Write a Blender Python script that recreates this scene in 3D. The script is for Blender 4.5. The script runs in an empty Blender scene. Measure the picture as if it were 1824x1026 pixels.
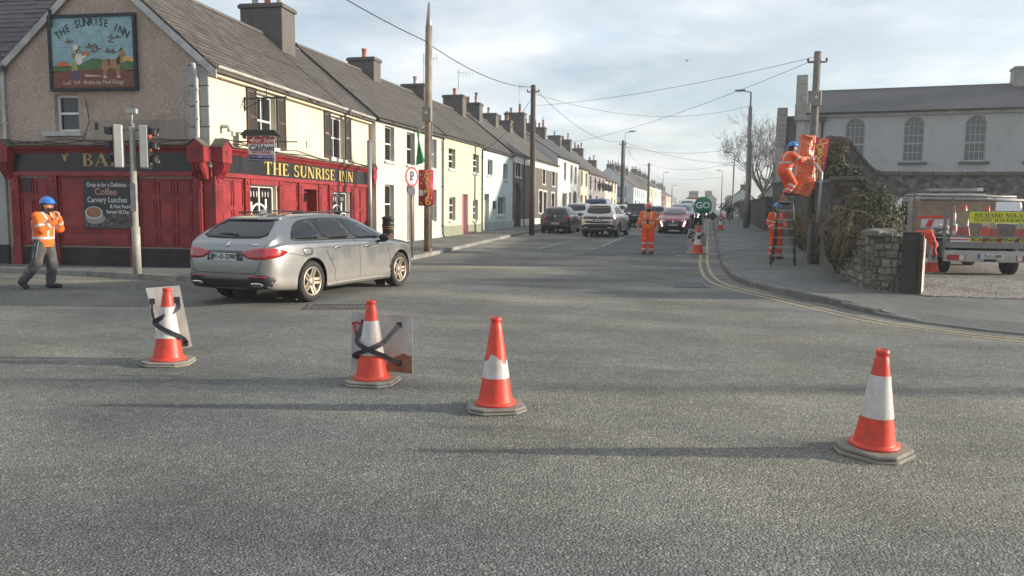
# Street corner with roadworks cones, a red public house, a terrace of houses and a chapel.
# World frame: +Y runs up the street, +X across it to the right, metres; the camera stands at the origin.
import bpy, bmesh, math, random
import numpy as np
from mathutils import Vector, Matrix
from mathutils.bvhtree import BVHTree
from mathutils.geometry import delaunay_2d_cdt
rad = math.radians
random.seed(7)
scene = bpy.context.scene
col = scene.collection

# ---------------------------------------------------------------- camera
EYE = 1.62
yaw, pitch, roll = rad(14.0), math.atan(143 / 1400), rad(0.5)
fwd = Vector((-math.sin(yaw) * math.cos(pitch), math.cos(yaw) * math.cos(pitch), -math.sin(pitch)))
r0 = Vector((math.cos(yaw), math.sin(yaw), 0)); u0 = r0.cross(fwd)
rgt = r0 * math.cos(roll) + u0 * math.sin(roll); upv = rgt.cross(fwd)
cam_d = bpy.data.cameras.new('camera'); cam = bpy.data.objects.new('camera', cam_d); col.objects.link(cam)
cam_d.sensor_width = 36; cam_d.lens = 36 * 1400 / 1824; cam_d.clip_start = .05; cam_d.clip_end = 6000
m = Matrix((rgt, upv, -fwd)).transposed().to_4x4(); m.translation = (0, 0, EYE); cam.matrix_world = m
scene.camera = cam

# ---------------------------------------------------------------- sky and sun
SUN_EL, SUN_AZ = rad(13.0), rad(76.0)          # azimuth clockwise from +Y
sun_dir = Vector((math.sin(SUN_AZ) * math.cos(SUN_EL), math.cos(SUN_AZ) * math.cos(SUN_EL), math.sin(SUN_EL)))
sd = bpy.data.lights.new('sun', 'SUN'); so = bpy.data.objects.new('sun', sd); col.objects.link(so)
sd.energy = 3.2; sd.angle = rad(1.3); sd.color = (1.0, .885, .735)
so.rotation_euler = (-sun_dir).to_track_quat('-Z', 'Y').to_euler()
so.location = sun_dir * 60
world = bpy.data.worlds.new('World'); scene.world = world; world.use_nodes = True
wt = world.node_tree; wn = wt.nodes; wl = wt.links
for n in list(wn): wn.remove(n)
def wnode(t, **k):
    n = wn.new(t)
    for a, b in k.items(): setattr(n, a, b)
    return n
sky = wnode('ShaderNodeTexSky', sky_type='NISHITA', sun_disc=False, sun_elevation=SUN_EL, sun_rotation=SUN_AZ,
            altitude=60, air_density=1.0, dust_density=1.2, ozone_density=2.0)
tc = wnode('ShaderNodeTexCoord'); sep = wnode('ShaderNodeSeparateXYZ'); wl.new(tc.outputs['Generated'], sep.inputs[0])
mx = wnode('ShaderNodeMath', operation='MAXIMUM'); wl.new(sep.outputs['Z'], mx.inputs[0]); mx.inputs[1].default_value = .0
ad = wnode('ShaderNodeMath', operation='ADD'); wl.new(mx.outputs[0], ad.inputs[0]); ad.inputs[1].default_value = .16
vd = wnode('ShaderNodeVectorMath', operation='DIVIDE'); cmb = wnode('ShaderNodeCombineXYZ')
for i in range(3): wl.new(ad.outputs[0], cmb.inputs[i])
wl.new(tc.outputs['Generated'], vd.inputs[0]); wl.new(cmb.outputs[0], vd.inputs[1])
def cloudnoise(scale, detail, rough, off, dist=.3):
    mp = wnode('ShaderNodeMapping'); mp.inputs['Location'].default_value = off
    wl.new(vd.outputs[0], mp.inputs[0])
    n = wnode('ShaderNodeTexNoise'); n.inputs['Scale'].default_value = scale; n.inputs['Detail'].default_value = detail
    n.inputs['Roughness'].default_value = rough; n.inputs['Distortion'].default_value = dist
    wl.new(mp.outputs[0], n.inputs['Vector']); return n
n1 = cloudnoise(.8, 9, .56, (3.1, .4, 2.2)); n2 = cloudnoise(1.9, 8, .55, (1.7, 5.3, .6))
cr = wnode('ShaderNodeValToRGB'); cr.color_ramp.elements[0].position = .40; cr.color_ramp.elements[1].position = .62
wl.new(n1.outputs['Fac'], cr.inputs[0])
tone = wnode('ShaderNodeValToRGB'); tone.color_ramp.elements[0].position = .35; tone.color_ramp.elements[1].position = .65
tone.color_ramp.elements[0].color = (5.2, 5.9, 6.6, 1); tone.color_ramp.elements[1].color = (7.4, 7.45, 7.5, 1)
wl.new(n2.outputs['Fac'], tone.inputs[0])
cm = wnode('ShaderNodeMath', operation='MULTIPLY_ADD'); wl.new(cr.outputs[0], cm.inputs[0]); cm.inputs[1].default_value = .52; cm.inputs[2].default_value = .40
mixc = wnode('ShaderNodeMix', data_type='RGBA'); wl.new(cm.outputs[0], mixc.inputs[0])
wl.new(sky.outputs[0], mixc.inputs[6]); wl.new(tone.outputs[0], mixc.inputs[7])
bg = wnode('ShaderNodeBackground'); bg.inputs['Strength'].default_value = .07
wo = wnode('ShaderNodeOutputWorld'); wl.new(mixc.outputs[2], bg.inputs[0]); wl.new(bg.outputs[0], wo.inputs[0])

vs = scene.view_settings; vs.view_transform = 'Standard'; vs.look = 'None'; vs.exposure = 1.2; vs.gamma = 1
scene.cycles.max_bounces = 6; scene.cycles.diffuse_bounces = 3; scene.cycles.glossy_bounces = 3
scene.cycles.transparent_max_bounces = 8; scene.cycles.use_denoising = True
scene.cycles.sample_clamp_indirect = 6

# ---------------------------------------------------------------- helpers
def zg(y): return min(max(0., (y - 24) * .011), .75)

class MB:
    """collects simple shapes and links them as ONE mesh object"""
    def __init__(s): s.v = []; s.f = []; s.s = []; s.mi = []; s.cm = 0
    def add(s, vs_, fs, smooth=False, M=None):
        o = len(s.v)
        s.v += [tuple(M @ Vector(p)) for p in vs_] if M is not None else [tuple(p) for p in vs_]
        for f in fs: s.f.append([i + o for i in f]); s.s.append(smooth); s.mi.append(s.cm)
        return s
    def box(s, x0, x1, y0, y1, z0, z1, M=None):
        return s.add([(x0, y0, z0), (x1, y0, z0), (x1, y1, z0), (x0, y1, z0), (x0, y0, z1), (x1, y0, z1), (x1, y1, z1), (x0, y1, z1)],
              [(0, 3, 2, 1), (4, 5, 6, 7), (0, 1, 5, 4), (1, 2, 6, 5), (2, 3, 7, 6), (3, 0, 4, 7)], M=M)
    def prism(s, poly, a, b, ax='y', M=None, smooth=False):
        """2-D outline extruded along an axis: 'y' outline is (x,z); 'x' outline is (y,z); 'z' outline is (x,y)"""
        n = len(poly)
        def P(p, t): return {'y': (p[0], t, p[1]), 'x': (t, p[0], p[1]), 'z': (p[0], p[1], t)}[ax]
        s.add([P(p, a) for p in poly] + [P(p, b) for p in poly], [list(range(n)), list(range(2 * n - 1, n - 1, -1))], M=M)
        o = len(s.v) - 2 * n
        for i in range(n):
            j = (i + 1) % n; s.f.append([o + i, o + n + i, o + n + j, o + j]); s.s.append(smooth); s.mi.append(s.cm)
        return s
    def tube(s, pts, r, n=8, M=None, smooth=True, caps=True):
        pts = [Vector(p) for p in pts]; rs = r if isinstance(r, (list, tuple)) else [r] * len(pts)
        vs_ = []; fs = []; prev = None
        for i, p in enumerate(pts):
            d = (pts[min(i + 1, len(pts) - 1)] - pts[max(i - 1, 0)]).normalized()
            if prev is None: a = d.orthogonal().normalized()
            else: a = (prev - d * prev.dot(d)); a = a.normalized() if a.length > 1e-6 else d.orthogonal().normalized()
            prev = a; b = d.cross(a)
            for k in range(n):
                t = 2 * math.pi * k / n; vs_.append(p + (a * math.cos(t) + b * math.sin(t)) * rs[i])
        for i in range(len(pts) - 1):
            for k in range(n):
                k2 = (k + 1) % n; fs.append((i * n + k, i * n + k2, (i + 1) * n + k2, (i + 1) * n + k))
        s.add(vs_, fs, smooth, M)
        if caps: o = len(s.v) - len(vs_); s.f += [[o + k for k in range(n)][::-1], [o + (len(pts) - 1) * n + k for k in range(n)]]; s.s += [False, False]; s.mi += [s.cm] * 2
        return s
    def lathe(s, prof, n=24, M=None, smooth=True, caps=True):
        vs_ = []; fs = []
        for r, z in prof:
            for k in range(n): t = 2 * math.pi * k / n; vs_.append((r * math.cos(t), r * math.sin(t), z))
        for i in range(len(prof) - 1):
            for k in range(n): k2 = (k + 1) % n; fs.append((i * n + k, i * n + k2, (i + 1) * n + k2, (i + 1) * n + k))
        if caps: fs += [[k for k in range(n)][::-1], [(len(prof) - 1) * n + k for k in range(n)]]
        s.add(vs_, fs, smooth, M); return s
    def sphere(s, c, r, n=12, m_=8, M=None):
        rx, ry, rz = r if isinstance(r, (tuple, list)) else (r, r, r); vs_ = []; fs = []
        for i in range(m_ + 1):
            a = math.pi * i / m_
            for k in range(n): t = 2 * math.pi * k / n; vs_.append((c[0] + rx * math.sin(a) * math.cos(t), c[1] + ry * math.sin(a) * math.sin(t), c[2] + rz * math.cos(a)))
        for i in range(m_):
            for k in range(n): k2 = (k + 1) % n; fs.append((i * n + k, (i + 1) * n + k, (i + 1) * n + k2, i * n + k2))
        return s.add(vs_, fs, True, M)
    def mesh(s, name):
        me = bpy.data.meshes.new(name); me.from_pydata(s.v, [], s.f)
        me.polygons.foreach_set('use_smooth', s.s); me.polygons.foreach_set('material_index', s.mi); me.update(); return me
    def build(s, name, mt, parent=None, loc=None, rot=None, bev=0):
        return link(name, s.mesh(name), mt, parent, loc, rot, bev)

def link(name, me, mt=None, parent=None, loc=None, rot=None, bev=0):
    if mt is not None and len(me.materials) == 0:
        for q in (mt if isinstance(mt, (list, tuple)) else [mt]): me.materials.append(q)
    o = bpy.data.objects.new(name, me); col.objects.link(o)
    if parent is not None: o.parent = parent
    if loc is not None: o.location = loc
    if rot is not None: o.rotation_euler = rot if isinstance(rot, (tuple, list)) else (0, 0, rot)
    if bev:
        b = o.modifiers.new('edge', 'BEVEL'); b.width = bev; b.segments = 1; b.limit_method = 'ANGLE'; b.angle_limit = rad(40)
    return o
def tag(o, label=None, cat=None, group=None, kind=None):
    if label: o['label'] = label
    if cat: o['category'] = cat
    if group: o['group'] = group
    if kind: o['kind'] = kind
    return o
def thing(name, label, cat, loc=(0, 0, 0), rz=0, group=None):
    o = bpy.data.objects.new(name, None); col.objects.link(o); o.empty_display_size = .2
    o.location = loc; o.rotation_euler = rz if isinstance(rz, (tuple, list)) else (0, 0, rz)
    return tag(o, label, cat, group, 'thing')
def copy_tree(o, parent=None):
    c = o.copy(); col.objects.link(c); c.parent = parent
    for ch in list(o.children): copy_tree(ch, c)
    return c
def bx(name, mt, parent, x0, x1, y0, y1, z0, z1, bev=0, rot=None):
    """a box part with its own origin at its centre"""
    cx, cy, cz = (x0 + x1) / 2, (y0 + y1) / 2, (z0 + z1) / 2
    return MB().box(x0 - cx, x1 - cx, y0 - cy, y1 - cy, z0 - cz, z1 - cz).build(name, mt, parent, (cx, cy, cz), rot, bev)
def text(name, s, size, mt, parent, loc, rot, ax='CENTER', off=0, ext=.002, sx=1.0, shear=0, spacing=1.0):
    cu = bpy.data.curves.new(name, 'FONT'); cu.body = s; cu.size = size; cu.align_x = ax; cu.align_y = 'CENTER'
    cu.extrude = ext; cu.offset = off; cu.shear = shear; cu.space_character = spacing; cu.resolution_u = 4
    cu.materials.append(mt); o = bpy.data.objects.new(name, cu); col.objects.link(o); o.parent = parent
    o.location = loc; o.rotation_euler = rot; o.scale = (sx, 1, 1); return o

# ---------------------------------------------------------------- materials
MATS = {}
class NT:
    def __init__(s, name):
        s.m = bpy.data.materials.new(name); s.m.use_nodes = True; s.t = s.m.node_tree; s.n = s.t.nodes; s.l = s.t.links
        s.b = s.n['Principled BSDF']
        s.pos = s.n.new('ShaderNodeNewGeometry').outputs['Position']
    def node(s, t, **k):
        q = s.n.new(t)
        for a, b in k.items(): setattr(q, a, b)
        return q
    def noise(s, scale, detail=4, rough=.55, vec=None, dist=0):
        q = s.node('ShaderNodeTexNoise'); q.inputs['Scale'].default_value = scale; q.inputs['Detail'].default_value = detail
        q.inputs['Roughness'].default_value = rough; q.inputs['Distortion'].default_value = dist
        s.l.new(vec if vec is not None else s.pos, q.inputs['Vector']); return q.outputs['Fac']
    def vor(s, scale, feature='F1', vec=None, out='Distance', rand=1.0):
        q = s.node('ShaderNodeTexVoronoi', feature=feature); q.inputs['Scale'].default_value = scale; q.inputs['Randomness'].default_value = rand
        s.l.new(vec if vec is not None else s.pos, q.inputs['Vector']); return q.outputs[out]
    def scaled(s, sx, sy, sz, loc=(0, 0, 0), rot=(0, 0, 0)):
        q = s.node('ShaderNodeMapping'); q.inputs['Scale'].default_value = (sx, sy, sz); q.inputs['Location'].default_value = loc
        q.inputs['Rotation'].default_value = rot; s.l.new(s.pos, q.inputs[0]); return q.outputs[0]
    def ramp(s, fac, stops):
        q = s.node('ShaderNodeValToRGB'); e = q.color_ramp.elements
        while len(e) < len(stops): e.new(.5)
        for i, (p, c) in enumerate(stops): e[i].position = p; e[i].color = (c, c, c, 1) if isinstance(c, (int, float)) else (*c[:3], 1)
        s.l.new(fac, q.inputs[0]); return q.outputs[0]
    def mix(s, fac, a, b, mode='MIX'):
        q = s.node('ShaderNodeMix', data_type='RGBA', blend_type=mode)
        for ix, val in ((0, fac), (6, a), (7, b)):
            sock = q.inputs[ix]
            if isinstance(val, bpy.types.NodeSocket): s.l.new(val, sock)
            elif ix == 0: sock.default_value = val
            else: sock.default_value = (*val[:3], 1) if not isinstance(val, (int, float)) else (val, val, val, 1)
        return q.outputs[2]
    def math(s, op, a, b=0., c=0.):
        q = s.node('ShaderNodeMath', operation=op)
        for i, val in enumerate((a, b, c)):
            if isinstance(val, bpy.types.NodeSocket): s.l.new(val, q.inputs[i])
            else: q.inputs[i].default_value = val
        return q.outputs[0]
    def bump(s, h, strength, dist, prev=None):
        q = s.node('ShaderNodeBump'); q.inputs['Strength'].default_value = strength; q.inputs['Distance'].default_value = dist
        s.l.new(h, q.inputs['Height'])
        if prev is not None: s.l.new(prev, q.inputs['Normal'])
        s.l.new(q.outputs[0], s.b.inputs['Normal']); return q.outputs[0]
    def set(s, **k):
        for a, val in k.items():
            sock = s.b.inputs[a.replace('_', ' ')]
            if isinstance(val, bpy.types.NodeSocket): s.l.new(val, sock)
            elif isinstance(val, (tuple, list)): sock.default_value = (*val[:3], 1)
            else: sock.default_value = val
        return s
def dk(c, f): return tuple(x * f for x in c[:3])
def mat(name, c, rough=.6, var=.25, scale=3., metal=0., bump=0., bscale=40., bdist=.01, coat=0., obj_var=0., grime=0., gcol=(.10, .085, .065), spec=.5, fine=0., gs=1.1):
    """painted or plain surface: base colour broken up by two noises, optional grime, grain and per-piece tint"""
    if name in MATS: return MATS[name]
    t = NT(name)
    f = t.ramp(t.noise(scale, 6, .6), [(.3, 1 - var), (.7, 1 + var * .5)])
    cc = t.mix(1., c, f, 'MULTIPLY')
    if fine: cc = t.mix(1., cc, t.ramp(t.noise(bscale, 2, .6), [(.3, 1 - fine), (.7, 1 + fine)]), 'MULTIPLY')
    if obj_var:
        oi = t.node('ShaderNodeObjectInfo').outputs['Random']
        cc = t.mix(1., cc, t.ramp(oi, [(0., 1 - obj_var), (1., 1 + obj_var)]), 'MULTIPLY')
    if grime:
        g = t.ramp(t.noise(gs, 8, .68, t.scaled(1, 1, .55), .6), [(.45, 0.), (.72, grime)])
        cc = t.mix(g, cc, gcol)
    t.set(Base_Color=cc, Roughness=rough, Metallic=metal, Specular_IOR_Level=spec)
    if coat: t.set(Coat_Weight=coat, Coat_Roughness=.04)
    if bump: t.bump(t.noise(bscale, 3, .6), bump, bdist)
    MATS[name] = t.m; return t.m
def glassy(name, c=(.012, .014, .016), rough=.06, emit=None):
    if name in MATS: return MATS[name]
    t = NT(name); t.set(Base_Color=c, Roughness=rough, Specular_IOR_Level=.6)
    t.bump(t.noise(3., 1), .05, .02)
    MATS[name] = t.m; return t.m
def glow(name, c, strength):
    if name in MATS: return MATS[name]
    t = NT(name); t.set(Base_Color=c, Emission_Color=c, Emission_Strength=strength, Roughness=.4); MATS[name] = t.m; return t.m

# ---------------------------------------------------------------- ground, road, pavements
def make_asphalt(name, base=1.0, warm=0.0, chip=64., bump=1.0, tracks=True):
    t = NT(name)
    wob = t.node('ShaderNodeVectorMath', operation='ADD'); wn_ = t.node('ShaderNodeTexNoise'); wn_.inputs['Scale'].default_value = 60
    sc_ = t.node('ShaderNodeVectorMath', operation='SCALE'); sc_.inputs[3].default_value = .012
    t.l.new(t.pos, wn_.inputs['Vector']); t.l.new(wn_.outputs['Color'], sc_.inputs[0]); t.l.new(t.pos, wob.inputs[0]); t.l.new(sc_.outputs[0], wob.inputs[1])
    vec = wob.outputs[0]
    d1 = t.vor(chip, vec=vec); c1 = t.vor(chip, vec=vec, out='Color')
    bw = t.node('ShaderNodeRGBToBW'); t.l.new(c1, bw.inputs[0])
    stone = t.ramp(bw.outputs[0], [(.12, dk((.080, .088, .088), base)), (.5, dk((.112, .120, .117), base)), (.78, dk((.150, .154, .143), base)), (.97, dk((.27, .26, .225), base))])
    gap = t.ramp(d1, [(.42, 0.), (.72, 1.)])
    c = t.mix(t.math('MULTIPLY', gap, .8), stone, dk((.060, .063, .061), base))
    big = t.ramp(t.noise(.42, 7, .62), [(.30, .66), (.72, 1.34)])
    c = t.mix(1., c, big, 'MULTIPLY')
    fine = t.ramp(t.noise(9, 5, .7), [(.3, .84), (.7, 1.16)])
    c = t.mix(1., c, fine, 'MULTIPLY')
    if tracks:                                       # polished, dusty bands left by turning traffic
        tr = t.ramp(t.noise(.35, 3, .5, t.scaled(.45, 1.6, 1, rot=(0, 0, rad(28)))), [(.42, 0.), (.64, .75)])
        c = t.mix(tr, c, t.mix(1., c, (1.75, 1.6, 1.34), 'MULTIPLY'))
        oil = t.ramp(t.noise(1.3, 5, .6, t.scaled(.3, 1., 1, (4, 2, 0), (0, 0, rad(-15)))), [(.60, 0.), (.74, .45)])
        c = t.mix(oil, c, (.035, .037, .039))
    if warm: c = t.mix(1., c, (1 + warm, 1, 1 - warm), 'MULTIPLY')
    t.set(Base_Color=c, Roughness=t.ramp(t.noise(1.2, 4), [(.3, .72), (.7, .95)]), Specular_IOR_Level=.35)
    h = t.math('ADD', t.math('SUBTRACT', t.math('MULTIPLY', bw.outputs[0], .4), d1), t.math('MULTIPLY', t.noise(chip * .8, 3, .6), 1.3))
    b1 = t.bump(t.noise(3.1, 4), .25, .03)
    t.bump(h, bump, .022, b1)
    return t.m
M_ROAD = make_asphalt('worn_chip_seal', 1.72, .0)
M_PATCH = make_asphalt('dark_asphalt', 1.0, -.01, 110., .5, False)
M_PATH = make_asphalt('pavement_asphalt', 1.4, .03, 150., .35, False)
M_KERB = mat('kerb_concrete', (.26, .25, .225), .85, .3, 5, bump=.35, bscale=70, obj_var=.22, grime=.5, gcol=(.09, .085, .075))
M_KERB_D = mat('weathered_kerb', (.17, .165, .155), .85, .3, 5, bump=.35, bscale=70, obj_var=.2, grime=.6, gcol=(.06, .058, .05))

def strip(rows, zoff=0.0):
    """rows of points -> quad sheet following the road level"""
    mb = MB(); n = len(rows[0])
    vs_ = [(p[0], p[1], (zg(p[1]) if len(p) < 3 else p[2]) + zoff) for r in rows for p in r]
    fs = [(i * n + k, i * n + k + 1, (i + 1) * n + k + 1, (i + 1) * n + k) for i in range(len(rows) - 1) for k in range(n - 1)]
    return mb.add(vs_, fs)
ys = [-60, -20, 0, 12, 24, 28, 40, 60, 80, 92.2, 120, 200, 330]
tG = NT('verge_and_fields'); g_ = tG.noise(.6, 8, .65)
tG.set(Base_Color=tG.ramp(g_, [(.3, (.045, .06, .025)), (.7, (.10, .10, .06))]), Roughness=.95); tG.bump(tG.noise(6, 6), .6, .1)
gy = [-900, -60] + ys[1:] + [700, 3000]
tag(strip([[(-2500, y), (-40, y), (40, y), (2500, y)] for y in gy], -.06).build('ground', tG.m), kind='structure')
road = tag(strip([[(-70, y), (-20, y), (0, y), (20, y), (60, y)] for y in ys]).build('road', M_ROAD), kind='structure')

def catmull(pts, step):
    pts = [Vector((*p, 0)) if len(p) == 2 else Vector(p) for p in pts]; out = []
    for i in range(len(pts) - 1):
        p0, p1, p2, p3 = pts[max(i - 1, 0)], pts[i], pts[i + 1], pts[min(i + 2, len(pts) - 1)]
        n = max(2, int((p2 - p1).length / step))
        for k in range(n):
            t = k / n; out.append(.5 * (2 * p1 + (p2 - p0) * t + (2 * p0 - 5 * p1 + 4 * p2 - p3) * t * t + (3 * p1 - p0 - 3 * p2 + p3) * t ** 3))
    out.append(pts[-1]); return out
def resample(pts, step):
    out = [pts[0].copy()]; acc = 0
    for a, b in zip(pts, pts[1:]):
        L = (b - a).length; t = step - acc
        while t <= L: out.append(a + (b - a) * (t / L)); t += step
        acc = (acc + L) % step
    return out
KL = catmull([(-45, 17.7), (-22, 15.65), (-16.3, 15.1), (-13.5, 14.83), (-11.0, 14.45), (-9.7, 14.75), (-9.0, 15.7), (-8.72, 17.2), (-8.7, 19), (-8.78, 22.6), (-9.0, 26), (-9.15, 29.3), (-9.5, 36), (-9.75, 42.5), (-9.8, 60), (-9.8, 106)], .3)
KR = catmull([(.3, 300), (.3, 120), (.3, 64), (.36, 30), (.43, 22.5), (.63, 18.65), (1.05, 16.85), (1.74, 15.2), (2.35, 13.75), (2.95, 12.5), (4.07, 11.58), (5.8, 10.95), (9, 10.3), (20, 8.6), (45, 5)], .3)
def kerb_h(p): return .12 if p.x < 2.0 else max(.025, .12 - (p.x - 2.0) * .10)
def side(pts, i):
    a, b = pts[max(i - 1, 0)], pts[min(i + 1, len(pts) - 1)]; d = (b - a).normalized(); return Vector((-d.y, d.x, 0))
def pavement(name, K, back, label=None):
    rows = []
    for i, p in enumerate(K):
        q = back(p); h = kerb_h(p) if name == 'pavement_right' else .12
        pi = p + side(K, i) * .13
        e = pi + (q - pi) * .15
        rows.append([(pi.x, pi.y, zg(p.y) + h - .003), (e.x, e.y, zg(p.y) + max(h, .07) + .004), (q.x, q.y, zg(q.y) + .12)])
    o = strip(rows).build(name, M_PATH); return tag(o, kind='structure')
# left pavement: a band round the public house and up the terrace
PKL = resample(KL, .75)
pavL = pavement('pavement_left', PKL, lambda p: Vector((p.x, 19, 0)) if p.x < -14 else (Vector((-14, 19 + (p.x + 14) * .25, 0)) if p.y < 17.5 and p.x < -8.7 else Vector((-14.2, max(21.0, p.y), 0))))
pavR = pavement('pavement_right', [p for p in resample(KR, .75)], lambda p: Vector((max(p.x + .5, 4.4), p.y, 0)) if p.y > 17 else Vector((max(4.4, p.x), max(15.9, p.y + 3), 0)))
stone = MB(); stone.prism([(-.075, -.19), (.075, -.19), (.075, 0), (-.055, 0), (-.075, -.022)], -.445, .445, 'x')
stone_me = stone.mesh('kerb_stone'); stone_me.materials.append(M_KERB)
stone2 = MB(); stone2.prism([(-.075, -.19), (.075, -.19), (.075, 0), (-.055, 0), (-.075, -.022)], -.445, .445, 'x'); stone2_me = stone2.mesh('kerb_stone'); stone2_me.materials.append(M_KERB_D)
def kerbs(K, parent, far, right):
    pts = resample(K, .9); farmb = MB()
    for i, (a, b) in enumerate(zip(pts, pts[1:])):
        c = (a + b) / 2; d = (b - a).normalized(); h = kerb_h(c) if right else .12
        n = Vector((-d.y, d.x, 0)); c = c + n * .075
        M = Matrix.Translation((c.x, c.y, zg(c.y) + h + random.uniform(-.004, .004))) @ Matrix.Rotation(math.atan2(d.y, d.x), 4, 'Z')
        if c.y < far and abs(c.x) < 26:
            o = link('kerb_stone', stone2_me if right else stone_me, None, parent); o.matrix_basis = M
        else: farmb.box(-.45, .45, -.075, .075, -.19, 0, M)
    farmb.build('kerb', M_KERB_D if right else M_KERB, parent)
kerbs(KL, pavL, 62, False); kerbs(KR, pavR, 66, True)
# far pavement beyond the side street on the left
tag(strip([[(-14.5, y, zg(y) + .12), (-9.8, y, zg(y) + .12)] for y in (118, 160, 330)]).build('pavement_far', M_PATH), kind='structure')

# painted markings, each a sheet just above the asphalt
M_YEL = mat('faded_yellow_paint', (.40, .33, .19), .8, .45, 9, grime=.75, gcol=(.13, .125, .115), fine=.25, bscale=70)
M_WHT = mat('faded_white_paint', (.40, .40, .38), .8, .5, 7, grime=.85, gcol=(.10, .10, .10), fine=.3, bscale=70)
def offset_line(K, off, w):
    rows = []
    for i, p in enumerate(K):
        n = side(K, i); a = p - n * (off - w / 2); b = p - n * (off + w / 2); rows.append([(a.x, a.y), (b.x, b.y)])
    return strip(rows, .004)
KRn = resample(KR, .5)
for off in (.40, .62): offset_line([p for p in KRn if p.y < 200 and p.x < 30], off, .085).build('yellow_line', M_YEL, road)
def painted(pts, w, mt=M_WHT):
    P_ = [Vector((*p, 0)) for p in pts]; P_ = resample(catmull(P_, .5), .5); offset_line(P_, 0, w).build('painted_line', mt, road)
painted([(-6.35, 29.5), (-6.1, 38.5), (-5.9, 52)], .09)
painted([(-4.2, 31.8), (-4.22, 47), (-4.25, 60)], .10)
painted([(-1.05, 27.5), (-.2, 27.0)], .2); painted([(-3.6, 25.9), (-1.9, 26.6)], .12)
def patch(name, poly, mt):
    return tag(MB().add([(x, y, zg(y) + .0045) for x, y in poly], [list(range(len(poly)))]).build(name, mt), kind='structure')
patch('road_patch', [(-4.45, 26.2), (-2.4, 27.1), (-.75, 28.3), (-.8, 36), (-.85, 44), (-4.05, 43), (-4.1, 34), (-4.2, 28)], M_PATCH)
patch('trench_patch', [(-8.2, 35), (-5.2, 36.2), (-5.0, 37.4), (-8.3, 36.4)], M_PATCH)

M_IRON = mat('worn_iron', (.16, .155, .15), .55, .3, 8, metal=.4, grime=.4)
M_IRON2 = mat('dark_iron', (.06, .058, .055), .7, .3, 8, metal=.3)
# iron covers let into the road
def cover(loc, rz, sx, sy, label):
    r = thing('manhole_cover', label, 'manhole cover', loc, rz)
    fr = MB()
    for a in ((-sx / 2, sx / 2, -sy / 2, -sy / 2 + .045), (-sx / 2, sx / 2, sy / 2 - .045, sy / 2), (-sx / 2, -sx / 2 + .045, -sy / 2 + .045, sy / 2 - .045), (sx / 2 - .045, sx / 2, -sy / 2 + .045, sy / 2 - .045)): fr.box(*a, 0, .012)
    fr.build('frame', M_IRON, r)
    pl = MB().box(-sx / 2 + .05, sx / 2 - .05, -sy / 2 + .05, sy / 2 - .05, 0, .006).build('lid', M_IRON2, r)
    rb = MB(); n = int((sx - .1) / .065)
    for i in range(n):
        x = -sx / 2 + .08 + i * .065
        for j in range(int((sy - .1) / .2)):
            y = -sy / 2 + .08 + j * .2; rb.box(x, x + .03, y, y + .15, .006, .012)
    rb.build('raised_pattern', M_IRON, pl)
cover((-.39, 17.2, .004), rad(8), .74, 1.1, 'rectangular iron cover in the road beside the bend of the double yellow lines')
cover((-5.75, 11.55, .004), rad(20), 1.0, .62, 'ribbed iron cover in the road just behind the silver estate car')

# gravel yard on the right
tY = NT('yard_gravel'); c_ = tY.vor(42, out='Color'); bw = tY.node('ShaderNodeRGBToBW'); tY.l.new(c_, bw.inputs[0])
cc = tY.ramp(bw.outputs[0], [(.15, (.10, .095, .09)), (.55, (.24, .225, .205)), (.9, (.42, .40, .36))])
br = tY.ramp(tY.noise(.8, 6, .65, tY.scaled(1, 1, 1, (2, 1, 0))), [(.50, 0.), (.66, .75)])
cc = tY.mix(br, cc, tY.mix(1., cc, (.62, .45, .30), 'MULTIPLY'))
tY.set(Base_Color=cc, Roughness=.95); tY.bump(tY.math('SUBTRACT', .5, tY.vor(42)), .9, .02)
yard = tag(strip([[(3.75, y, zg(y) + .122), (9, y, zg(y) + .122), (32, y, zg(y) + .122)] for y in (15.35, 17, 24, 30)]).build('gravel_yard', tY.m), kind='structure')
gs = MB(); rg = random.Random(3)
for i in range(2600):
    x = rg.uniform(3.9, 11); y = 15.2 + rg.random() ** 1.6 * 8; r = rg.uniform(.008, .026)
    if i > 2300: x = rg.uniform(.6, 3.6); y = rg.uniform(13.2, 16.2); r *= .5
    if y < 15.8 and rg.random() < .6: r *= .6
    a = rg.uniform(0, 6.3); z = .122
    vs_ = [(x + r * math.cos(a + k * 1.5708) * rg.uniform(.7, 1.2), y + r * math.sin(a + k * 1.5708) * rg.uniform(.7, 1.2), z - .004) for k in range(4)] + [(x, y, z + r * .8)]
    gs.add(vs_, [(0, 1, 4), (1, 2, 4), (2, 3, 4), (3, 0, 4)])
tag(gs.build('loose_gravel', mat('gravel_stone', (.24, .225, .20), .95, .5, 30)), 'loose grey and brown gravel scattered over the yard', kind='stuff')

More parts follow.
